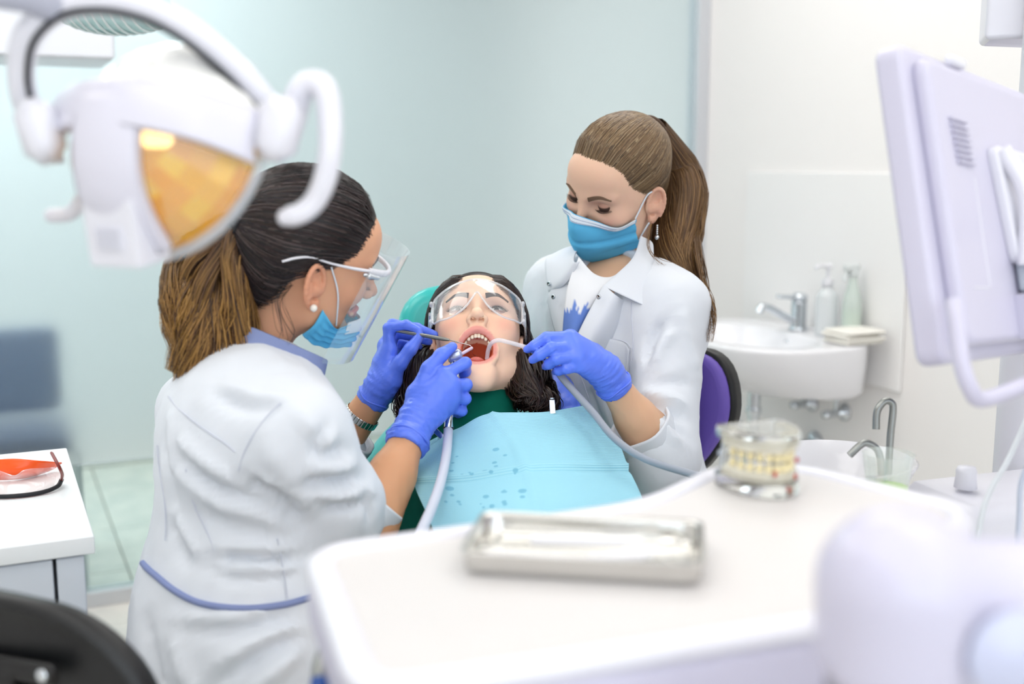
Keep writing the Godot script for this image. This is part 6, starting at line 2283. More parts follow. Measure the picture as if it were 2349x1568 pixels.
	# collar leaves and front edges
	for q in [
			[[Vector3(0.2296, 1.1712, -2.0248), Vector3(0.2119, 1.1358, -1.9837), Vector3(0.1784, 1.1056, -1.9638), Vector3(0.1583, 1.09, -1.9461)], [Vector3(0.2485, 1.1604, -2.0129), Vector3(0.2324, 1.1225, -1.9614), Vector3(0.2051, 1.0942, -1.9417), Vector3(0.1869, 1.0768, -1.9288)], [Vector3(0.2504, 1.1421, -1.9999), Vector3(0.2432, 1.1011, -1.9479), Vector3(0.2274, 1.0664, -1.9221), Vector3(0.2218, 1.0609, -1.9182)]],
			[[Vector3(0.1357, 1.1523, -2.0724), Vector3(0.1152, 1.1398, -2.0299), Vector3(0.1098, 1.1278, -1.9875), Vector3(0.1187, 1.1282, -1.9825)], [Vector3(0.1009, 1.143, -2.0912), Vector3(0.0871, 1.1265, -2.0481), Vector3(0.0854, 1.0955, -2.0027), Vector3(0.0965, 1.0889, -1.9915)], [Vector3(0.0755, 1.1302, -2.0993), Vector3(0.062, 1.12, -2.0774), Vector3(0.0655, 1.077, -2.0301), Vector3(0.0685, 1.0713, -2.0241)]],
			[[Vector3(0.1584, 1.0921, -1.9475), Vector3(0.1241, 1.0313, -1.9317), Vector3(0.0974, 0.9734, -1.9276)], [Vector3(0.1774, 1.0759, -1.9307), Vector3(0.1472, 1.0182, -1.9175), Vector3(0.1163, 0.9617, -1.9157)], [Vector3(0.1921, 1.064, -1.942), Vector3(0.1635, 1.0009, -1.932), Vector3(0.1326, 0.9448, -1.9332)]],
			[[Vector3(0.0877, 1.0955, -2.0027), Vector3(0.0668, 1.0703, -2.0189), Vector3(0.063, 1.0543, -2.0215)], [Vector3(0.1003, 1.0854, -1.9889), Vector3(0.0827, 1.0358, -1.9831), Vector3(0.0783, 0.997, -1.982)], [Vector3(0.1006, 1.0824, -1.9803), Vector3(0.0956, 1.0234, -1.9609), Vector3(0.0966, 0.9799, -1.9438)]]]:
		if q[0].size() == 3 and q.size() == 3 and q[0][0].x > 0.1:
			q[2] = snap_all(f, q[2], -0.001)
		mb = MB.new()
		mb.sheet(q, 7, 6, 0.0025)
		part(mb, "lapel" if q[0].size() == 3 else "collar", M.coat, coat)
	for p in [Vector3(0.0691, 1.0858, -2.0214), Vector3(0.0758, 1.0661, -1.9879), Vector3(0.1505, 1.0741, -1.9203)]:
		mb = MB.new()
		mb.lathe([Vector2(0, -0.001), Vector2(0.0042, -0.001), Vector2(0.0045, 0.0012), Vector2(0.003, 0.0018), Vector2(0.0022, 0.0008), Vector2(0, 0.0008)], 16, Transform3D(basis_from(F) * Basis(Vector3.RIGHT, PI / 2), p + F * 0.004))
		part(mb, "snap_button", M.chrome, coat)
	for s in [[Vector3(0.1474, 0.9993, -1.9571), Vector3(0.1926, 0.9949, -1.9361), Vector3(0.2351, 0.9831, -1.9241)], [Vector3(0.1458, 0.9782, -1.9537), Vector3(0.1911, 0.974, -1.9328), Vector3(0.2321, 0.9624, -1.9208)], [Vector3(0.2321, 0.9794, -1.9235), Vector3(0.2276, 0.9461, -1.9182), Vector3(0.2167, 0.907, -1.9222)], [Vector3(0.1474, 0.997, -1.9567), Vector3(0.1504, 0.9632, -1.9513)], [Vector3(0.2113, 0.7639, -1.9198), Vector3(0.2479, 0.7616, -1.9194), Vector3(0.2873, 0.76, -1.9394)], [Vector3(0.2174, 0.739, -1.9158), Vector3(0.2479, 0.736, -1.9154), Vector3(0.2873, 0.7349, -1.9354)], [Vector3(0.2315, 1.0547, -1.9557), Vector3(0.2156, 1.0275, -1.9312), Vector3(0.2279, 0.9626, -1.9107)], [Vector3(0.095, 0.937, -1.9674), Vector3(0.0994, 0.903, -1.9418), Vector3(0.1222, 0.8391, -1.9317)]]:
		mb = seam(f, s, 0.0009, 0.0008, 6)
		part(mb, "seam", M.stitch, coat)
	# gloves
	make_glove(t, M.nitrile, wL, eL,
		[[Vector3(0.0911, 1.0291, -1.7542), Vector3(0.0539, 1.0308, -1.7433), Vector3(0.035, 1.0181, -1.7454), Vector3(0.0236, 1.0104, -1.7543)], [Vector3(0.0969, 1.016, -1.7451), Vector3(0.061, 1.0173, -1.7291), Vector3(0.0429, 1.005, -1.7332), Vector3(0.0316, 0.9959, -1.7419)], [Vector3(0.1028, 1.0018, -1.7398), Vector3(0.0697, 1, -1.7263), Vector3(0.0573, 0.9899, -1.7369), Vector3(0.0523, 0.984, -1.7501)], [Vector3(0.1098, 0.9872, -1.7405), Vector3(0.085, 0.9839, -1.7319), Vector3(0.0725, 0.9787, -1.7412), Vector3(0.0676, 0.9747, -1.7557)]],
		[Vector3(0.1279, 0.9973, -1.7866), Vector3(0.0935, 1.007, -1.7963), Vector3(0.0622, 1.0103, -1.7847), Vector3(0.0342, 1.0081, -1.7722)], 0.03, 0.0295)
	make_glove(t, M.nitrile, wR, eR,
		[[Vector3(0.1034, 0.8969, -1.9155), Vector3(0.1123, 0.8779, -1.8973), Vector3(0.1098, 0.8643, -1.8901), Vector3(0.1053, 0.8532, -1.8884)], [Vector3(0.0969, 0.8938, -1.9049), Vector3(0.1018, 0.876, -1.8818), Vector3(0.0988, 0.8614, -1.8795), Vector3(0.0959, 0.8519, -1.878)], [Vector3(0.0892, 0.8904, -1.8993), Vector3(0.0912, 0.8749, -1.8766), Vector3(0.0897, 0.8625, -1.8746), Vector3(0.0868, 0.853, -1.8731)], [Vector3(0.0817, 0.8889, -1.8991), Vector3(0.0811, 0.8753, -1.8817), Vector3(0.0803, 0.8658, -1.8802), Vector3(0.0789, 0.857, -1.8788)]],
		[Vector3(0.0707, 0.9023, -1.9265), Vector3(0.0655, 0.8916, -1.9046), Vector3(0.0666, 0.8826, -1.893), Vector3(0.0694, 0.8727, -1.8864)], 0.02, 0.028)
	# her stool with purple back
	var hipc := Vector3(hips.x, 0, hips.z)
	t = thing("purple_chair", "swivel chair with purple upholstered back in a black shell", "chair", hipc)
	var bc := Vector3(0.2711, 0.8169, -2.1712)
	var pb := Basis(B.x, -F, B.y)
	var poly := round_poly([Vector2(-0.2, -0.16), Vector2(0.2, -0.16), Vector2(0.15, 0.13), Vector2(0.08, 0.17), Vector2(-0.08, 0.17), Vector2(-0.15, 0.13)], 0.08, 6)
	var flip := []
	for p in round_poly([Vector2(-0.1, -0.13), Vector2(0.1, -0.13), Vector2(0.2, 0.02), Vector2(0.17, 0.135), Vector2(-0.17, 0.135), Vector2(-0.2, 0.02)], 0.09, 6):
		flip.append(p)
	var PX := Transform3D(Basis(B.x, F, B.x.cross(F)), bc)
	if PX.basis.z.y < 0:
		var fl := []
		for p in flip:
			fl.append(Vector2(p.x, -p.y))
		flip = fl
	mb = MB.new()
	mb.prism(flip, 0.0, 0.03, 0.014, PX, 4)
	part(mb, "back_cushion", M.purple, t, "purple back cushion")
	var big := []
	for p in flip:
		big.append(p * 1.045)
	mb = MB.new()
	mb.prism(big, -0.02, 0.012, 0.01, PX, 4)
	part(mb, "back_shell", M.black, t, "black plastic shell of the back")
	mb = MB.new()
	mb.lathe([Vector2(0, -0.05), Vector2(0.17, -0.05), Vector2(0.2, -0.03), Vector2(0.2, 0.0), Vector2(0.18, 0.015), Vector2(0, 0.02)], 32, Transform3D(Basis(), Vector3(hips.x, 0.47, hips.z)))
	part(mb, "seat", M.purple, t)
	mb = MB.new()
	mb.tube([bc - F * 0.02 - Vector3(0, 0.1, 0), Vector3(bc.x, 0.44, bc.z) - F * 0.02, Vector3(hips.x, 0.42, hips.z)], 0.016, 10, false, 1.0)
	mb.tube([Vector3(hips.x, 0.44, hips.z), Vector3(hips.x, 0.07, hips.z)], 0.025, 14)
	part(mb, "column", M.black, t)
	star_base(t, hipc, M.black)

func patient() -> void:
	people_materials()
	var t := thing("person", "reclining woman in a green turtleneck with open mouth and clear goggles", "person", Vector3(SH.x, 0.5, -1.4))
	var skin := lin(238, 196, 168)
	var Xb := Basis(Vector3.RIGHT, -BODY_D, BODY_N)
	# body, dressed
	var mb := MB.new()
	var f := Field.new(Vector3(-0.36, 0.36, -2.1), Vector3(0.3, 1.08, -0.3), 0.0115)
	f.ell(SH + BODY_D * 0.06 - BODY_N * 0.03, Vector3(0.115, 0.06, 0.045), 0.04, 1, Xb)
	f.ell(SH + BODY_D * 0.18 - BODY_N * 0.02, Vector3(0.125, 0.12, 0.065), 0.04, 1, Xb)
	f.ell(SH + BODY_D * 0.34, Vector3(0.125, 0.14, 0.08), 0.05, 1, Xb)
	f.ell(SH + BODY_D * 0.5, Vector3(0.165, 0.11, 0.09), 0.05, 1, Xb)
	var hx := Vector3(-0.0587, 1.0055, -1.8973)
	var X := head_xf(hx, Vector3(0.02, 0.735, 0.678), 0.0)
	f.chain([SH - BODY_N * 0.02, X * Vector3(0, -0.18, -0.04), X * Vector3(0, -0.08, -0.025)], [0.05, 0.047, 0.046], 0.02)
	for s in [-1.0, 1.0]:
		var sh: Vector3 = SH + Vector3(0.135 * s, -0.03, 0) + BODY_D * 0.06
		var el: Vector3 = sh + BODY_D * 0.24 + Vector3(0.05 * s, -0.02, 0)
		var wr: Vector3 = el + Vector3(-0.12 * s, -0.0, 0.2)
		f.chain([sh, el, wr], [0.045, 0.035, 0.024], 0.03)
		f.chain([wr, wr + Vector3(-0.05 * s, -0.01, 0.06)], [0.024, 0.018], 0.02)
		for k in 4:
			f.chain([wr + Vector3(-0.04 * s, -0.01, 0.045), wr + Vector3((-0.09 + 0.012 * k) * s, -0.015, 0.06 + 0.018 * k), wr + Vector3((-0.12 + 0.014 * k) * s, -0.03, 0.065 + 0.024 * k)], [0.013, 0.009, 0.007], 0.005)
		var hp: Vector3 = SH + BODY_D * 0.54 + Vector3(0.09 * s, 0.0, 0)
		var kn: Vector3 = hp + Vector3(0.02 * s, 0.03, 0.42)
		var an: Vector3 = kn + Vector3(0.0, -0.08, 0.38)
		f.chain([hp, kn, an], [0.082, 0.056, 0.036], 0.03)
		f.cap(an, an + Vector3(0.01 * s, 0.1, 0.1), 0.034, 0.026, 0.02)
	mb.col = skin
	f.mesh(mb)
	var look := {"open": true, "lids": 9.0, "low": -15.0, "skin": lin(244, 204, 178), "lip": lin(228, 156, 146), "lid": lin(184, 146, 138), "liner": lin(34, 28, 34), "blush": lin(240, 170, 150), "ears": true, "ear_y": -0.02}
	var hf := make_head(mb, X, look)
	part(mb, "body", M.skin, t)
	eyes(t, X, Color(0.12, 0.1, 0.11))
	for s in [-1.0, 1.0]:
		part(brows(hf, X, lin(66, 56, 58), s), "eyebrow", M.brow, t)
		mb = MB.new()
		mb.col = lin(22, 18, 20)
		lashes(mb, X, look, s, 0.006)
		part(mb, "eyelashes", M.brow, t)
	# teeth and tongue
	var enamel := mat(Color(0.95, 0.9, 0.82), 0.2)
	for k in 10:
		var x := (k - 4.5) * 0.0056
		mb = MB.new()
		var w: float = [0.006, 0.0062, 0.0066, 0.0066, 0.0072][4 - absi(int(k - 4.5))] if false else 0.0062
		mb.rbox(Vector3(0.0056, 0.0095, 0.005), 0.0016, X * Transform3D(Basis(Vector3.UP, -x * 26.0), Vector3(x * 0.97, -0.0625 - 12.0 * x * x, 0.0865 - 26.0 * x * x)))
		part(mb, "tooth", enamel, t)
	for k in 10:
		var x := (k - 4.5) * 0.0052
		mb = MB.new()
		mb.rbox(Vector3(0.005, 0.008, 0.0045), 0.0014, X * Transform3D(Basis(Vector3.UP, -x * 26.0), Vector3(x * 0.9, -0.1045, 0.0635 - 30.0 * x * x)))
		part(mb, "tooth", enamel, t)
	mb = MB.new()
	mb.ball(X * Vector3(-0.002, -0.103, 0.056), Vector3(0.0175, 0.009, 0.025), X.basis, 20, 14)
	part(mb, "tongue", mat(Color(0.82, 0.42, 0.38), 0.3), t)
	# hoop earring
	mb = MB.new()
	mb.tube(ring_pts(Transform3D(X.basis * Basis(Vector3.UP, 0.9), X * Vector3(0.081, -0.058, -0.004)), 0.0065, 0.0, 20), 0.0013, 7, true)
	part(mb, "earring", M.chrome, t, "small silver hoop earring")
	# dark wavy hair falling to both shoulders
	var dk := [lin(34, 26, 24), lin(26, 20, 20), lin(46, 34, 30), lin(58, 42, 36)]
	mb = MB.new()
	hair_cap(mb, X, 0.13, lin(30, 23, 22), -0.05)
	for s in [-1.0, 1.0]:
		combed(mb, X, Vector3(0.92 * s, -0.25, -0.35), 2800, 0.18, dk, lin(110, 84, 66), 0.0012, s)
		var side := X * scalp(Vector3(0.9 * s, 0.2, -0.2).normalized(), 0.08)
		var low := X * scalp(Vector3(0.93 * s, -0.3, -0.1).normalized(), 0.12)
		if s < 0:
			tail(mb, [side, low, Vector3(-0.1458, 0.9696, -1.8713), Vector3(-0.152, 0.9341, -1.8252), Vector3(-0.1553, 0.9066, -1.8006), Vector3(-0.1475, 0.874, -1.7853)], [0.015, 0.024, 0.03, 0.032, 0.03, 0.012], 520, dk, dk, 0.011, 0.0016, 0.35)
			tail(mb, [side, low, Vector3(-0.1385, 0.9551, -1.8691), Vector3(-0.132, 0.9129, -1.8219), Vector3(-0.1222, 0.8763, -1.7756)], [0.015, 0.022, 0.028, 0.028, 0.018], 300, dk, dk, 0.01, 0.0016, 0.3)
			tail(mb, [low, Vector3(-0.1604, 0.9624, -1.8702), Vector3(-0.1672, 0.9251, -1.8339), Vector3(-0.1713, 0.8847, -1.8174)], [0.01, 0.012, 0.012, 0.004], 60, dk, dk, 0.012, 0.001, 0.5)
		else:
			tail(mb, [side, low, Vector3(0.0242, 0.9659, -1.8505), Vector3(0.0288, 0.9361, -1.8154), Vector3(0.0405, 0.9157, -1.7919), Vector3(0.0284, 0.9019, -1.7796)], [0.015, 0.026, 0.03, 0.034, 0.03, 0.01], 560, dk, dk, 0.011, 0.0016, 0.3)
			tail(mb, [low, Vector3(0.0365, 0.9588, -1.8494), Vector3(0.0523, 0.9326, -1.8149), Vector3(0.0588, 0.9157, -1.7919), Vector3(0.0459, 0.9033, -1.7799)], [0.014, 0.018, 0.016, 0.012, 0.004], 150, dk, dk, 0.012, 0.0014, 0.4)
			tail(mb, [side, low, Vector3(0.0183, 0.9606, -1.8396), Vector3(0.0179, 0.9143, -1.7816)], [0.015, 0.02, 0.026, 0.022], 260, dk, dk, 0.008, 0.0016, 0.2)
	part(mb, "hair", M.hair, t, "long dark wavy hair")
	# green sweater
	f = Field.new(Vector3(-0.4, 0.4, -2.08), Vector3(0.34, 1.06, -1.1), 0.0085)
	f.ell(SH + BODY_D * 0.05 - BODY_N * 0.015, Vector3(0.135, 0.075, 0.068), 0.05, 1, Xb)
	f.ell(SH + BODY_D * 0.18 - BODY_N * 0.012, Vector3(0.15, 0.14, 0.088), 0.05, 1, Xb)
	f.ell(SH + BODY_D * 0.34, Vector3(0.14, 0.15, 0.095), 0.06, 1, Xb)
	f.ell(SH + BODY_D * 0.5, Vector3(0.178, 0.12, 0.104), 0.06, 1, Xb)
	f.cap(X * Vector3(0, -0.225, -0.065), X * Vector3(0, -0.175, -0.045), 0.064, 0.06, 0.025)
	for s in [-1.0, 1.0]:
		var sh: Vector3 = SH + Vector3(0.135 * s, -0.03, 0) + BODY_D * 0.06
		var el: Vector3 = sh + BODY_D * 0.24 + Vector3(0.05 * s, -0.02, 0)
		var wr: Vector3 = el + Vector3(-0.12 * s, -0.0, 0.2)
		f.chain([sh, el, wr], [0.056, 0.048, 0.034], 0.04)
	mb = MB.new()
	f.mesh(mb)
	apply_folds(mb, [[snap_all(f, [Vector3(-0.1762, 0.8558, -1.6508), Vector3(-0.1552, 0.8375, -1.5973), Vector3(-0.1443, 0.809, -1.5422)]), 0.012, 0.006], [snap_all(f, [Vector3(-0.1926, 0.8364, -1.6478), Vector3(-0.1731, 0.8154, -1.5837)]), 0.01, -0.006]], 0.0025, 26.0, 5)
	var sw := part(mb, "sweater", M.green, t, "dark green turtleneck sweater")
	mb = MB.new()
	var NX := X * Transform3D(Basis(Vector3.RIGHT, 0.08), Vector3(0, -0.17, -0.036))
	mb.lathe([Vector2(0.07, -0.066), Vector2(0.075, -0.052), Vector2(0.0695, -0.043), Vector2(0.0725, -0.034), Vector2(0.074, -0.022), Vector2(0.067, -0.016), Vector2(0.071, -0.008), Vector2(0.072, 0.002), Vector2(0.065, 0.01), Vector2(0.066, 0.03), Vector2(0.064, 0.052), Vector2(0.0615, 0.056), Vector2(0.059, 0.052), Vector2(0.057, 0.0)], 48, NX)
	for k in mb.v.size():
		var p := NX.affine_inverse() * mb.v[k]
		var a := atan2(p.z, p.x)
		mb.v[k] += NX.basis * Vector3(0, 0.0035 * sin(a * 2.0 + 0.8), 0)
	part(mb, "turtleneck", M.green, sw)
	bib()
	goggles(X)

func bib() -> void:
	var im := Image.create(512, 1024, false, Image.FORMAT_RGB8)
	var base := Color(0.66, 0.885, 0.95)
	im.fill(base)
	for y in range(0, 1024, 11):
		im.fill_rect(Rect2i(0, y, 512, 3), Color(0.58, 0.835, 0.92))
	var r2 := RandomNumberGenerator.new()
	r2.seed = 5
	for k in 34:
		var cx := int(512 * r2.randf_range(0.1, 0.52))
		var cy := int(1024 * r2.randf_range(0.25, 0.72))
		var rr := r2.randf_range(3.0, 9.0) if k > 4 else r2.randf_range(9.0, 14.0)
		for y in range(-18, 19):
			for x in range(-12, 13):
				if pow(x * 1.25, 2) + pow(y * 0.8, 2) < rr * rr and cx + x >= 0 and cx + x < 512:
					im.set_pixel(cx + x, clampi(cy + y, 0, 1023), Color(0.5, 0.76, 0.86))
	var hm := Image.create(16, 1024, false, Image.FORMAT_RGB8)
	for y in 1024:
		var v := 0.5 + 0.5 * cos(TAU * y / 11.0)
		hm.fill_rect(Rect2i(0, y, 16, 1), Color(v, v, v))
	var m := mat(Color.WHITE, 0.8, 0.0, 0.25)
	m.albedo_texture = ImageTexture.create_from_image(im)
	m.heightmap_enabled = true
	m.heightmap_scale = 0.06
	m.heightmap_texture = ImageTexture.create_from_image(hm)
	var mb := MB.new()
	var net := [
		[Vector3(-0.1301, 0.8662, -1.7385), Vector3(-0.0832, 0.8891, -1.7219), Vector3(-0.0355, 0.9168, -1.7192), Vector3(0.055, 0.9131, -1.7358), Vector3(0.1207, 0.9094, -1.8011)],
		[Vector3(-0.1431, 0.8454, -1.6846), Vector3(-0.0746, 0.87, -1.648), Vector3(-0.0094, 0.8898, -1.636), Vector3(0.076, 0.887, -1.6659), Vector3(0.1644, 0.8707, -1.7544)],
		[Vector3(-0.1438, 0.8291, -1.6264), Vector3(-0.0713, 0.8521, -1.5693), Vector3(0.0034, 0.8668, -1.5513), Vector3(0.0849, 0.8617, -1.5809), Vector3(0.18, 0.8381, -1.6784)],
		[Vector3(-0.1152, 0.8091, -1.522), Vector3(-0.0491, 0.8366, -1.4554), Vector3(0.0146, 0.8513, -1.4375), Vector3(0.0909, 0.8451, -1.4669), Vector3(0.1872, 0.8244, -1.5649)],
		[Vector3(-0.0868, 0.791, -1.3976), Vector3(-0.0347, 0.8119, -1.3401), Vector3(0.024, 0.8275, -1.3122), Vector3(0.0945, 0.8225, -1.3418), Vector3(0.1878, 0.7998, -1.4395)]]
	mb.sheet(net, 14, 14, 0.0008, func(a: float, b: float) -> float: return 0.0045 * exp(-pow((b - 0.47) / 0.018, 2)) - 0.003 * exp(-pow((b - 0.5) / 0.02, 2)) + 0.0035 * exp(-pow((a - 0.52 - b * 0.06) / 0.016, 2)) + 0.0025 * sin(a * 9.0 + b * 4.0))
	single(mb, "bib", m, "light blue ribbed paper bib with wet spots on the patient's chest", "bib")
	for q in [[Vector3(0.0631, 0.9225, -1.7373), "steel bib clip beside the dark curls and the blue glove", Vector3(0.05, -1, 0.1)], [Vector3(-0.1161, 0.8833, -1.7261), "steel bib clip under the dentist's glove beside the white hose", Vector3(0.7, -0.6, 0.1)]]:
		var t := thing("bib_clip", q[1], "clip", q[0])
		var b := basis_from(-q[2].normalized(), Vector3(0, 0.2, 1))
		mb = MB.new()
		mb.rbox(Vector3(0.008, 0.002, 0.02), 0.0008, Transform3D(b, q[0]))
		mb.rbox(Vector3(0.009, 0.002, 0.022), 0.0008, Transform3D(b * Basis(Vector3.RIGHT, 0.16), q[0] + b.y * 0.003))
		part(mb, "jaw", M.chrome, t)
		mb = MB.new()
		mb.tube(ring_pts(Transform3D(b, q[0] + b.z * 0.013), 0.003, 0.0, 14), 0.0009, 6, true)
		part(mb, "ring", M.chrome, t)

func goggles(X: Transform3D) -> void:
	var t := thing("safety_goggles", "clear plastic safety goggles over the patient's eyes", "goggles", X * Vector3(0, 0, 0.1))
	var cl := clear(Color(0.95, 0.96, 0.98), 0.05, 0.04)
	var fr := clear(Color(0.93, 0.95, 0.97), 0.4, 0.08)
	var xs := [-0.073, -0.06, -0.04, -0.02, -0.008, 0.0, 0.008, 0.02, 0.04, 0.06, 0.073]
	var top := [0.022, 0.029, 0.034, 0.036, 0.0365, 0.0365, 0.0365, 0.036, 0.034, 0.029, 0.022]
	var bot := [-0.024, -0.033, -0.037, -0.026, -0.008, 0.004, -0.008, -0.026, -0.037, -0.033, -0.024]
	var zz := [0.072, 0.088, 0.103, 0.112, 0.115, 0.1155, 0.115, 0.112, 0.103, 0.088, 0.072]
	var net := []
	for r in 3:
		var row := []
		for k in 11:
			row.append(X * Vector3(xs[k], lerpf(top[k], bot[k], r / 2.0), zz[k] - (0.006 if r == 0 else 0.0)))
		net.append(row)
	var mb := MB.new()
	mb.sheet(net, 4, 6, 0.0015)
	part(mb, "lens", cl, t)
	mb = MB.new()
	var loop := []
	for k in 11:
		loop.append(net[0][k])
	for k in 11:
		loop.append(net[2][10 - k])
	mb.tube(MB.curve(loop, 3, true), 0.0017, 8, true)
	part(mb, "rim", fr, t)
	for s in [-1.0, 1.0]:
		mb = MB.new()
		mb.sheet([[X * Vector3(0.073 * s, 0.021, 0.071), X * Vector3(0.078 * s, 0.018, 0.05), X * Vector3(0.08 * s, 0.012, 0.025)], [X * Vector3(0.073 * s, -0.002, 0.073), X * Vector3(0.079 * s, -0.002, 0.05), X * Vector3(0.081 * s, 0.0, 0.025)], [X * Vector3(0.073 * s, -0.024, 0.07), X * Vector3(0.078 * s, -0.02, 0.05), X * Vector3(0.08 * s, -0.01, 0.025)]], 5, 5, 0.0018)
		part(mb, "side_shield", clear(Color(0.93, 0.95, 0.97), 0.22, 0.06), t)
		for e in [0.018, -0.02]:
			mb = MB.new()
			mb.rbox(Vector3(0.006, 0.008, 0.01), 0.002, X * Transform3D(Basis(), Vector3(0.076 * s, e, 0.068)))
			part(mb, "hinge", fr, t)
		mb = MB.new()
		mb.tube([X * Vector3(0.0785 * s, 0.004, 0.06), X * Vector3(0.082 * s, 0.004, 0.0), X * Vector3(0.083 * s, 0.0, -0.03)], 0.0022, 8, false, 1.8)
		part(mb, "temple", fr, t)


func instruments() -> void:
	# dentist's stool
	var sc := Vector3(-0.3798, 0.6059, -1.5303) * Vector3(1, 0, 1)
	var t := thing("dentist_stool", "round stool with dark seat under the dentist", "stool", sc)
	var mb := MB.new()
	mb.lathe([Vector2(0, -0.05), Vector2(0.16, -0.05), Vector2(0.185, -0.035), Vector2(0.185, -0.01), Vector2(0.17, 0.0), Vector2(0, 0.002)], 32, Transform3D(Basis(), sc + Vector3(0, 0.385, 0)))
	part(mb, "seat", M.black, t)
	mb = MB.new()
	mb.tube([sc + Vector3(0, 0.34, 0), sc + Vector3(0, 0.07, 0)], 0.025, 14)
	part(mb, "column", M.chrome, t)
	star_base(t, sc, M.black)
	# face shield on white spectacle frame
	var X := head_xf(Vector3(-0.2887, 1.1701, -1.6297), Vector3(0.8365, -0.2588, -0.483), 15.0)
	t = thing("face_shield", "clear face shield on a white spectacle frame worn by the dentist", "face shield", X * Vector3(0, 0, 0.1))
	mb = MB.new()
	var front := []
	for k in 9:
		var a := PI * (k / 8.0 - 0.5)
		front.append(X * Vector3(sin(a) * 0.071, 0.013, 0.062 + 0.05 * pow(cos(a), 0.7)))
	mb.tube(MB.curve(front, 4), 0.0034, 8, false, 1.4)
	part(mb, "brow_bar", M.white, t)
	for s in [-1.0, 1.0]:
		mb = MB.new()
		mb.tube(MB.curve([X * Vector3(0.0705 * s, 0.013, 0.064), X * Vector3(0.077 * s, 0.013, 0.035), X * Vector3(0.0815 * s, 0.014, 0.0), X * Vector3(0.082 * s, 0.016, -0.03), X * Vector3(0.081 * s, 0.01, -0.05), X * Vector3(0.078 * s, 0.0, -0.066)], 5), [0.0046, 0.0046, 0.0046, 0.0046, 0.0046, 0.0043, 0.004, 0.0038, 0.0035, 0.0032, 0.003, 0.003, 0.003, 0.003, 0.003, 0.003, 0.003, 0.0031, 0.0032, 0.0033, 0.0034, 0.0034, 0.0034, 0.0034, 0.003, 0.003], 8, false, 0.55)
		part(mb, "temple", M.white, t)
		mb = MB.new()
		mb.rbox(Vector3(0.006, 0.006, 0.026), 0.002, X * Transform3D(Basis(), Vector3(0.076 * s, 0.0075, 0.066)))
		mb.ball(X * Vector3(0.0785 * s, 0.0075, 0.062), Vector3.ONE * 0.0042, Basis(), 10, 8)
		part(mb, "hinge", M.chrome, t)
	var net := []
	for r in 4:
		var row := []
		for k in 7:
			var a := PI * 0.94 * (k / 6.0 - 0.5)
			var v := r / 3.0
			row.append(X * Vector3(sin(a) * 0.088, lerpf(0.045, -0.13, v), 0.052 + 0.085 * cos(a) - 0.03 * v))
		net.append(row)
	mb = MB.new()
	mb.sheet(net, 6, 5, 0.0008)
	part(mb, "visor", clear(Color(0.9, 0.94, 0.98), 0.07, 0.02), t, "clear curved plastic visor")
	# steel bracelet watch on the left wrist
	var eL := Vector3(-0.319, 0.7855, -1.8422)
	var wL := Vector3(-0.2123, 0.9394, -1.8281)
	var wc := Vector3(-0.25, 0.8847, -1.8336)
	var ax := (wL - eL).normalized()
	t = thing("wristwatch", "steel mesh bracelet watch on the dentist's left wrist", "watch", wc)
	var b := basis_from(ax)
	var WX := Transform3D(b, wc)
	for k in 26:
		var a := TAU * k / 26
		mb = MB.new()
		mb.rbox(Vector3(0.0026, 0.0068, 0.0125), 0.0009, WX * Transform3D(Basis(Vector3.BACK, a), Vector3(cos(a), sin(a), 0) * 0.0295))
		part(mb, "link", M.steel if k % 26 > 2 else mat(Color(0.05, 0.32, 0.28), 0.3, 0.6), t)
	# probe held by the left hand
	t = thing("held_probe", "thin steel dental probe held between the blue-gloved fingers", "dental tool", Vector3(-0.1508, 1.0279, -1.8077))
	mb = MB.new()
	var pa := Vector3(-0.1955, 1.031, -1.8254)
	var pz := Vector3(-0.0896, 1.0179, -1.7899)
	mb.tube([pa, pa.lerp(pz, 0.02), pa.lerp(pz, 0.82), pa.lerp(pz, 0.9)], [0.002, 0.0031, 0.0031, 0.0018], 10)
	part(mb, "handle", M.dull_steel, t)
	mb = MB.new()
	mb.tube(MB.curve([pa.lerp(pz, 0.89), Vector3(-0.0796, 1.0151, -1.7854), Vector3(-0.067, 1.012, -1.7829), Vector3(-0.065, 1.0082, -1.7843), Vector3(-0.0625, 0.9968, -1.7896), Vector3(-0.0585, 0.9939, -1.7942)], 5), 0.0009, 7)
	part(mb, "tip", M.steel, t)
	# water syringe held by the right hand
	t = thing("water_syringe", "metal three-way syringe with pale hose in the dentist's right glove", "syringe", Vector3(-0.0944, 0.9271, -1.7229))
	mb = MB.new()
	mb.tube([Vector3(-0.0874, 0.9952, -1.7418), Vector3(-0.0888, 0.9787, -1.7412), Vector3(-0.0942, 0.9254, -1.7307), Vector3(-0.0974, 0.9088, -1.7119), Vector3(-0.0979, 0.8946, -1.7076)], [0.0085, 0.0085, 0.0085, 0.0072, 0.0078], 16)
	part(mb, "handle", M.chrome, t)
	mb = MB.new()
	mb.rbox(Vector3(0.023, 0.02, 0.017), 0.004, Transform3D(Basis(Vector3.BACK, 0.25), Vector3(-0.0887, 1.0019, -1.7428)))
	part(mb, "head_block", mat(Color(0.75, 0.77, 0.85), 0.2, 0.7), t)
	mb = MB.new()
	mb.lathe([Vector2(0, 0), Vector2(0.004, 0), Vector2(0.004, 0.004), Vector2(0, 0.0045)], 12, Transform3D(Basis(Vector3.BACK, 0.25), Vector3(-0.0894, 1.0107, -1.7442)))
	part(mb, "button", M.chrome, t)
	mb = MB.new()
	mb.tube(MB.curve([Vector3(-0.0819, 1.0033, -1.743), Vector3(-0.0725, 1.0083, -1.7459), Vector3(-0.0637, 1.0105, -1.7665)], 4), 0.0026, 10)
	part(mb, "nozzle", mat(Color(0.85, 0.78, 0.86), 0.3), t)
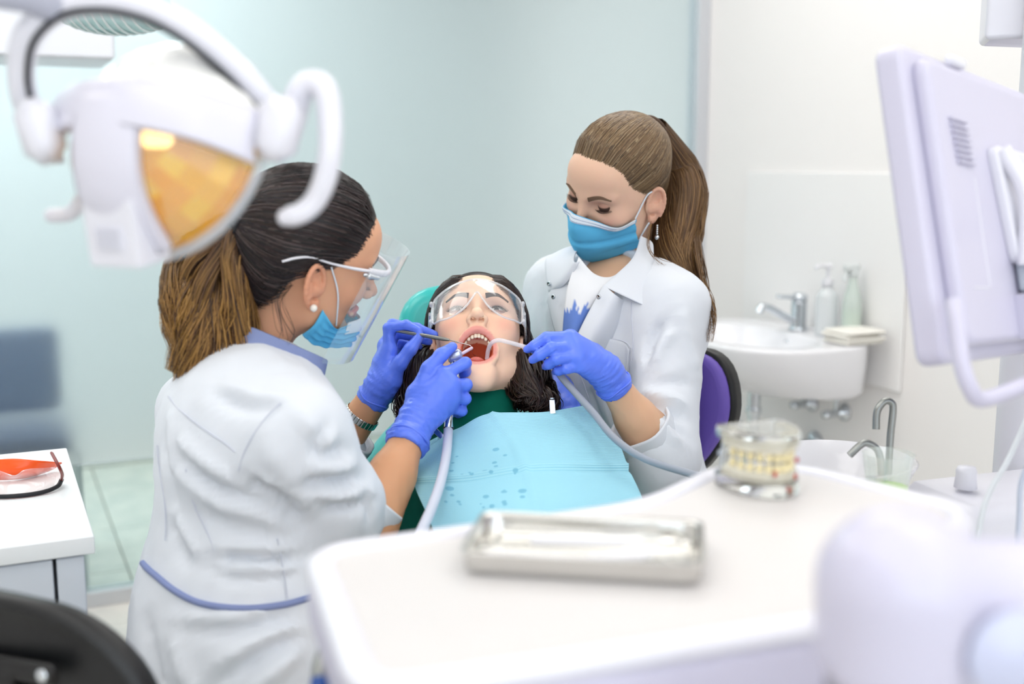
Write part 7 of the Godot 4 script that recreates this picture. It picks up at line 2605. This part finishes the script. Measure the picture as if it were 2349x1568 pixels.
	mb = MB.new()
	mb.tube([Vector3(-0.0979, 0.8973, -1.708), Vector3(-0.0982, 0.8933, -1.7074)], 0.0082, 16)
	part(mb, "black_ring", M.black, t)
	mb = MB.new()
	mb.tube(MB.curve([Vector3(-0.0982, 0.8933, -1.7074), Vector3(-0.0972, 0.8738, -1.6334), Vector3(-0.1, 0.8576, -1.5499), Vector3(-0.1067, 0.8451, -1.4669), Vector3(-0.1152, 0.8358, -1.3945), Vector3(-0.1279, 0.8207, -1.301), Vector3(-0.1403, 0.7985, -1.1963), Vector3(-0.15, 0.7, -1.08), Vector3(-0.135, 0.82, -0.97), Vector3(-0.12, 0.908, -0.92)], 8), 0.0072, 14)
	part(mb, "hose", mat(Color(0.8, 0.82, 0.88), 0.5), t)
	# suction tip and hose
	t = thing("suction_tube", "clear bent saliva suction tip on a grey hose held by the assistant", "suction tube", Vector3(0.0859, 0.9634, -1.7489))
	mb = MB.new()
	mb.tube(MB.curve([Vector3(0.0657, 0.9989, -1.7646), Vector3(0.0175, 1.0148, -1.757), Vector3(-0.0065, 1.0223, -1.7531), Vector3(-0.0222, 1.0255, -1.7506), Vector3(-0.0324, 1.0203, -1.7528), Vector3(-0.0374, 1.0086, -1.7611), Vector3(-0.0398, 0.9924, -1.7737)], 5), 0.0034, 12)
	part(mb, "tip", clear(Color(0.93, 0.92, 0.95), 0.4, 0.1), t)
	mb = MB.new()
	mb.tube(MB.curve([Vector3(0.0603, 1.0006, -1.7669), Vector3(0.0756, 0.9687, -1.7649), Vector3(0.0956, 0.9485, -1.7364), Vector3(0.1241, 0.9214, -1.7017), Vector3(0.154, 0.8913, -1.6565), Vector3(0.195, 0.8713, -1.6128), Vector3(0.2557, 0.8649, -1.551), Vector3(0.3133, 0.8597, -1.4996), Vector3(0.3724, 0.8283, -1.444), Vector3(0.5, 0.78, -1.5), Vector3(0.62, 0.77, -1.58)], 8), 0.0056, 12)
	part(mb, "hose", mat(Color(0.6, 0.63, 0.68), 0.5), t)
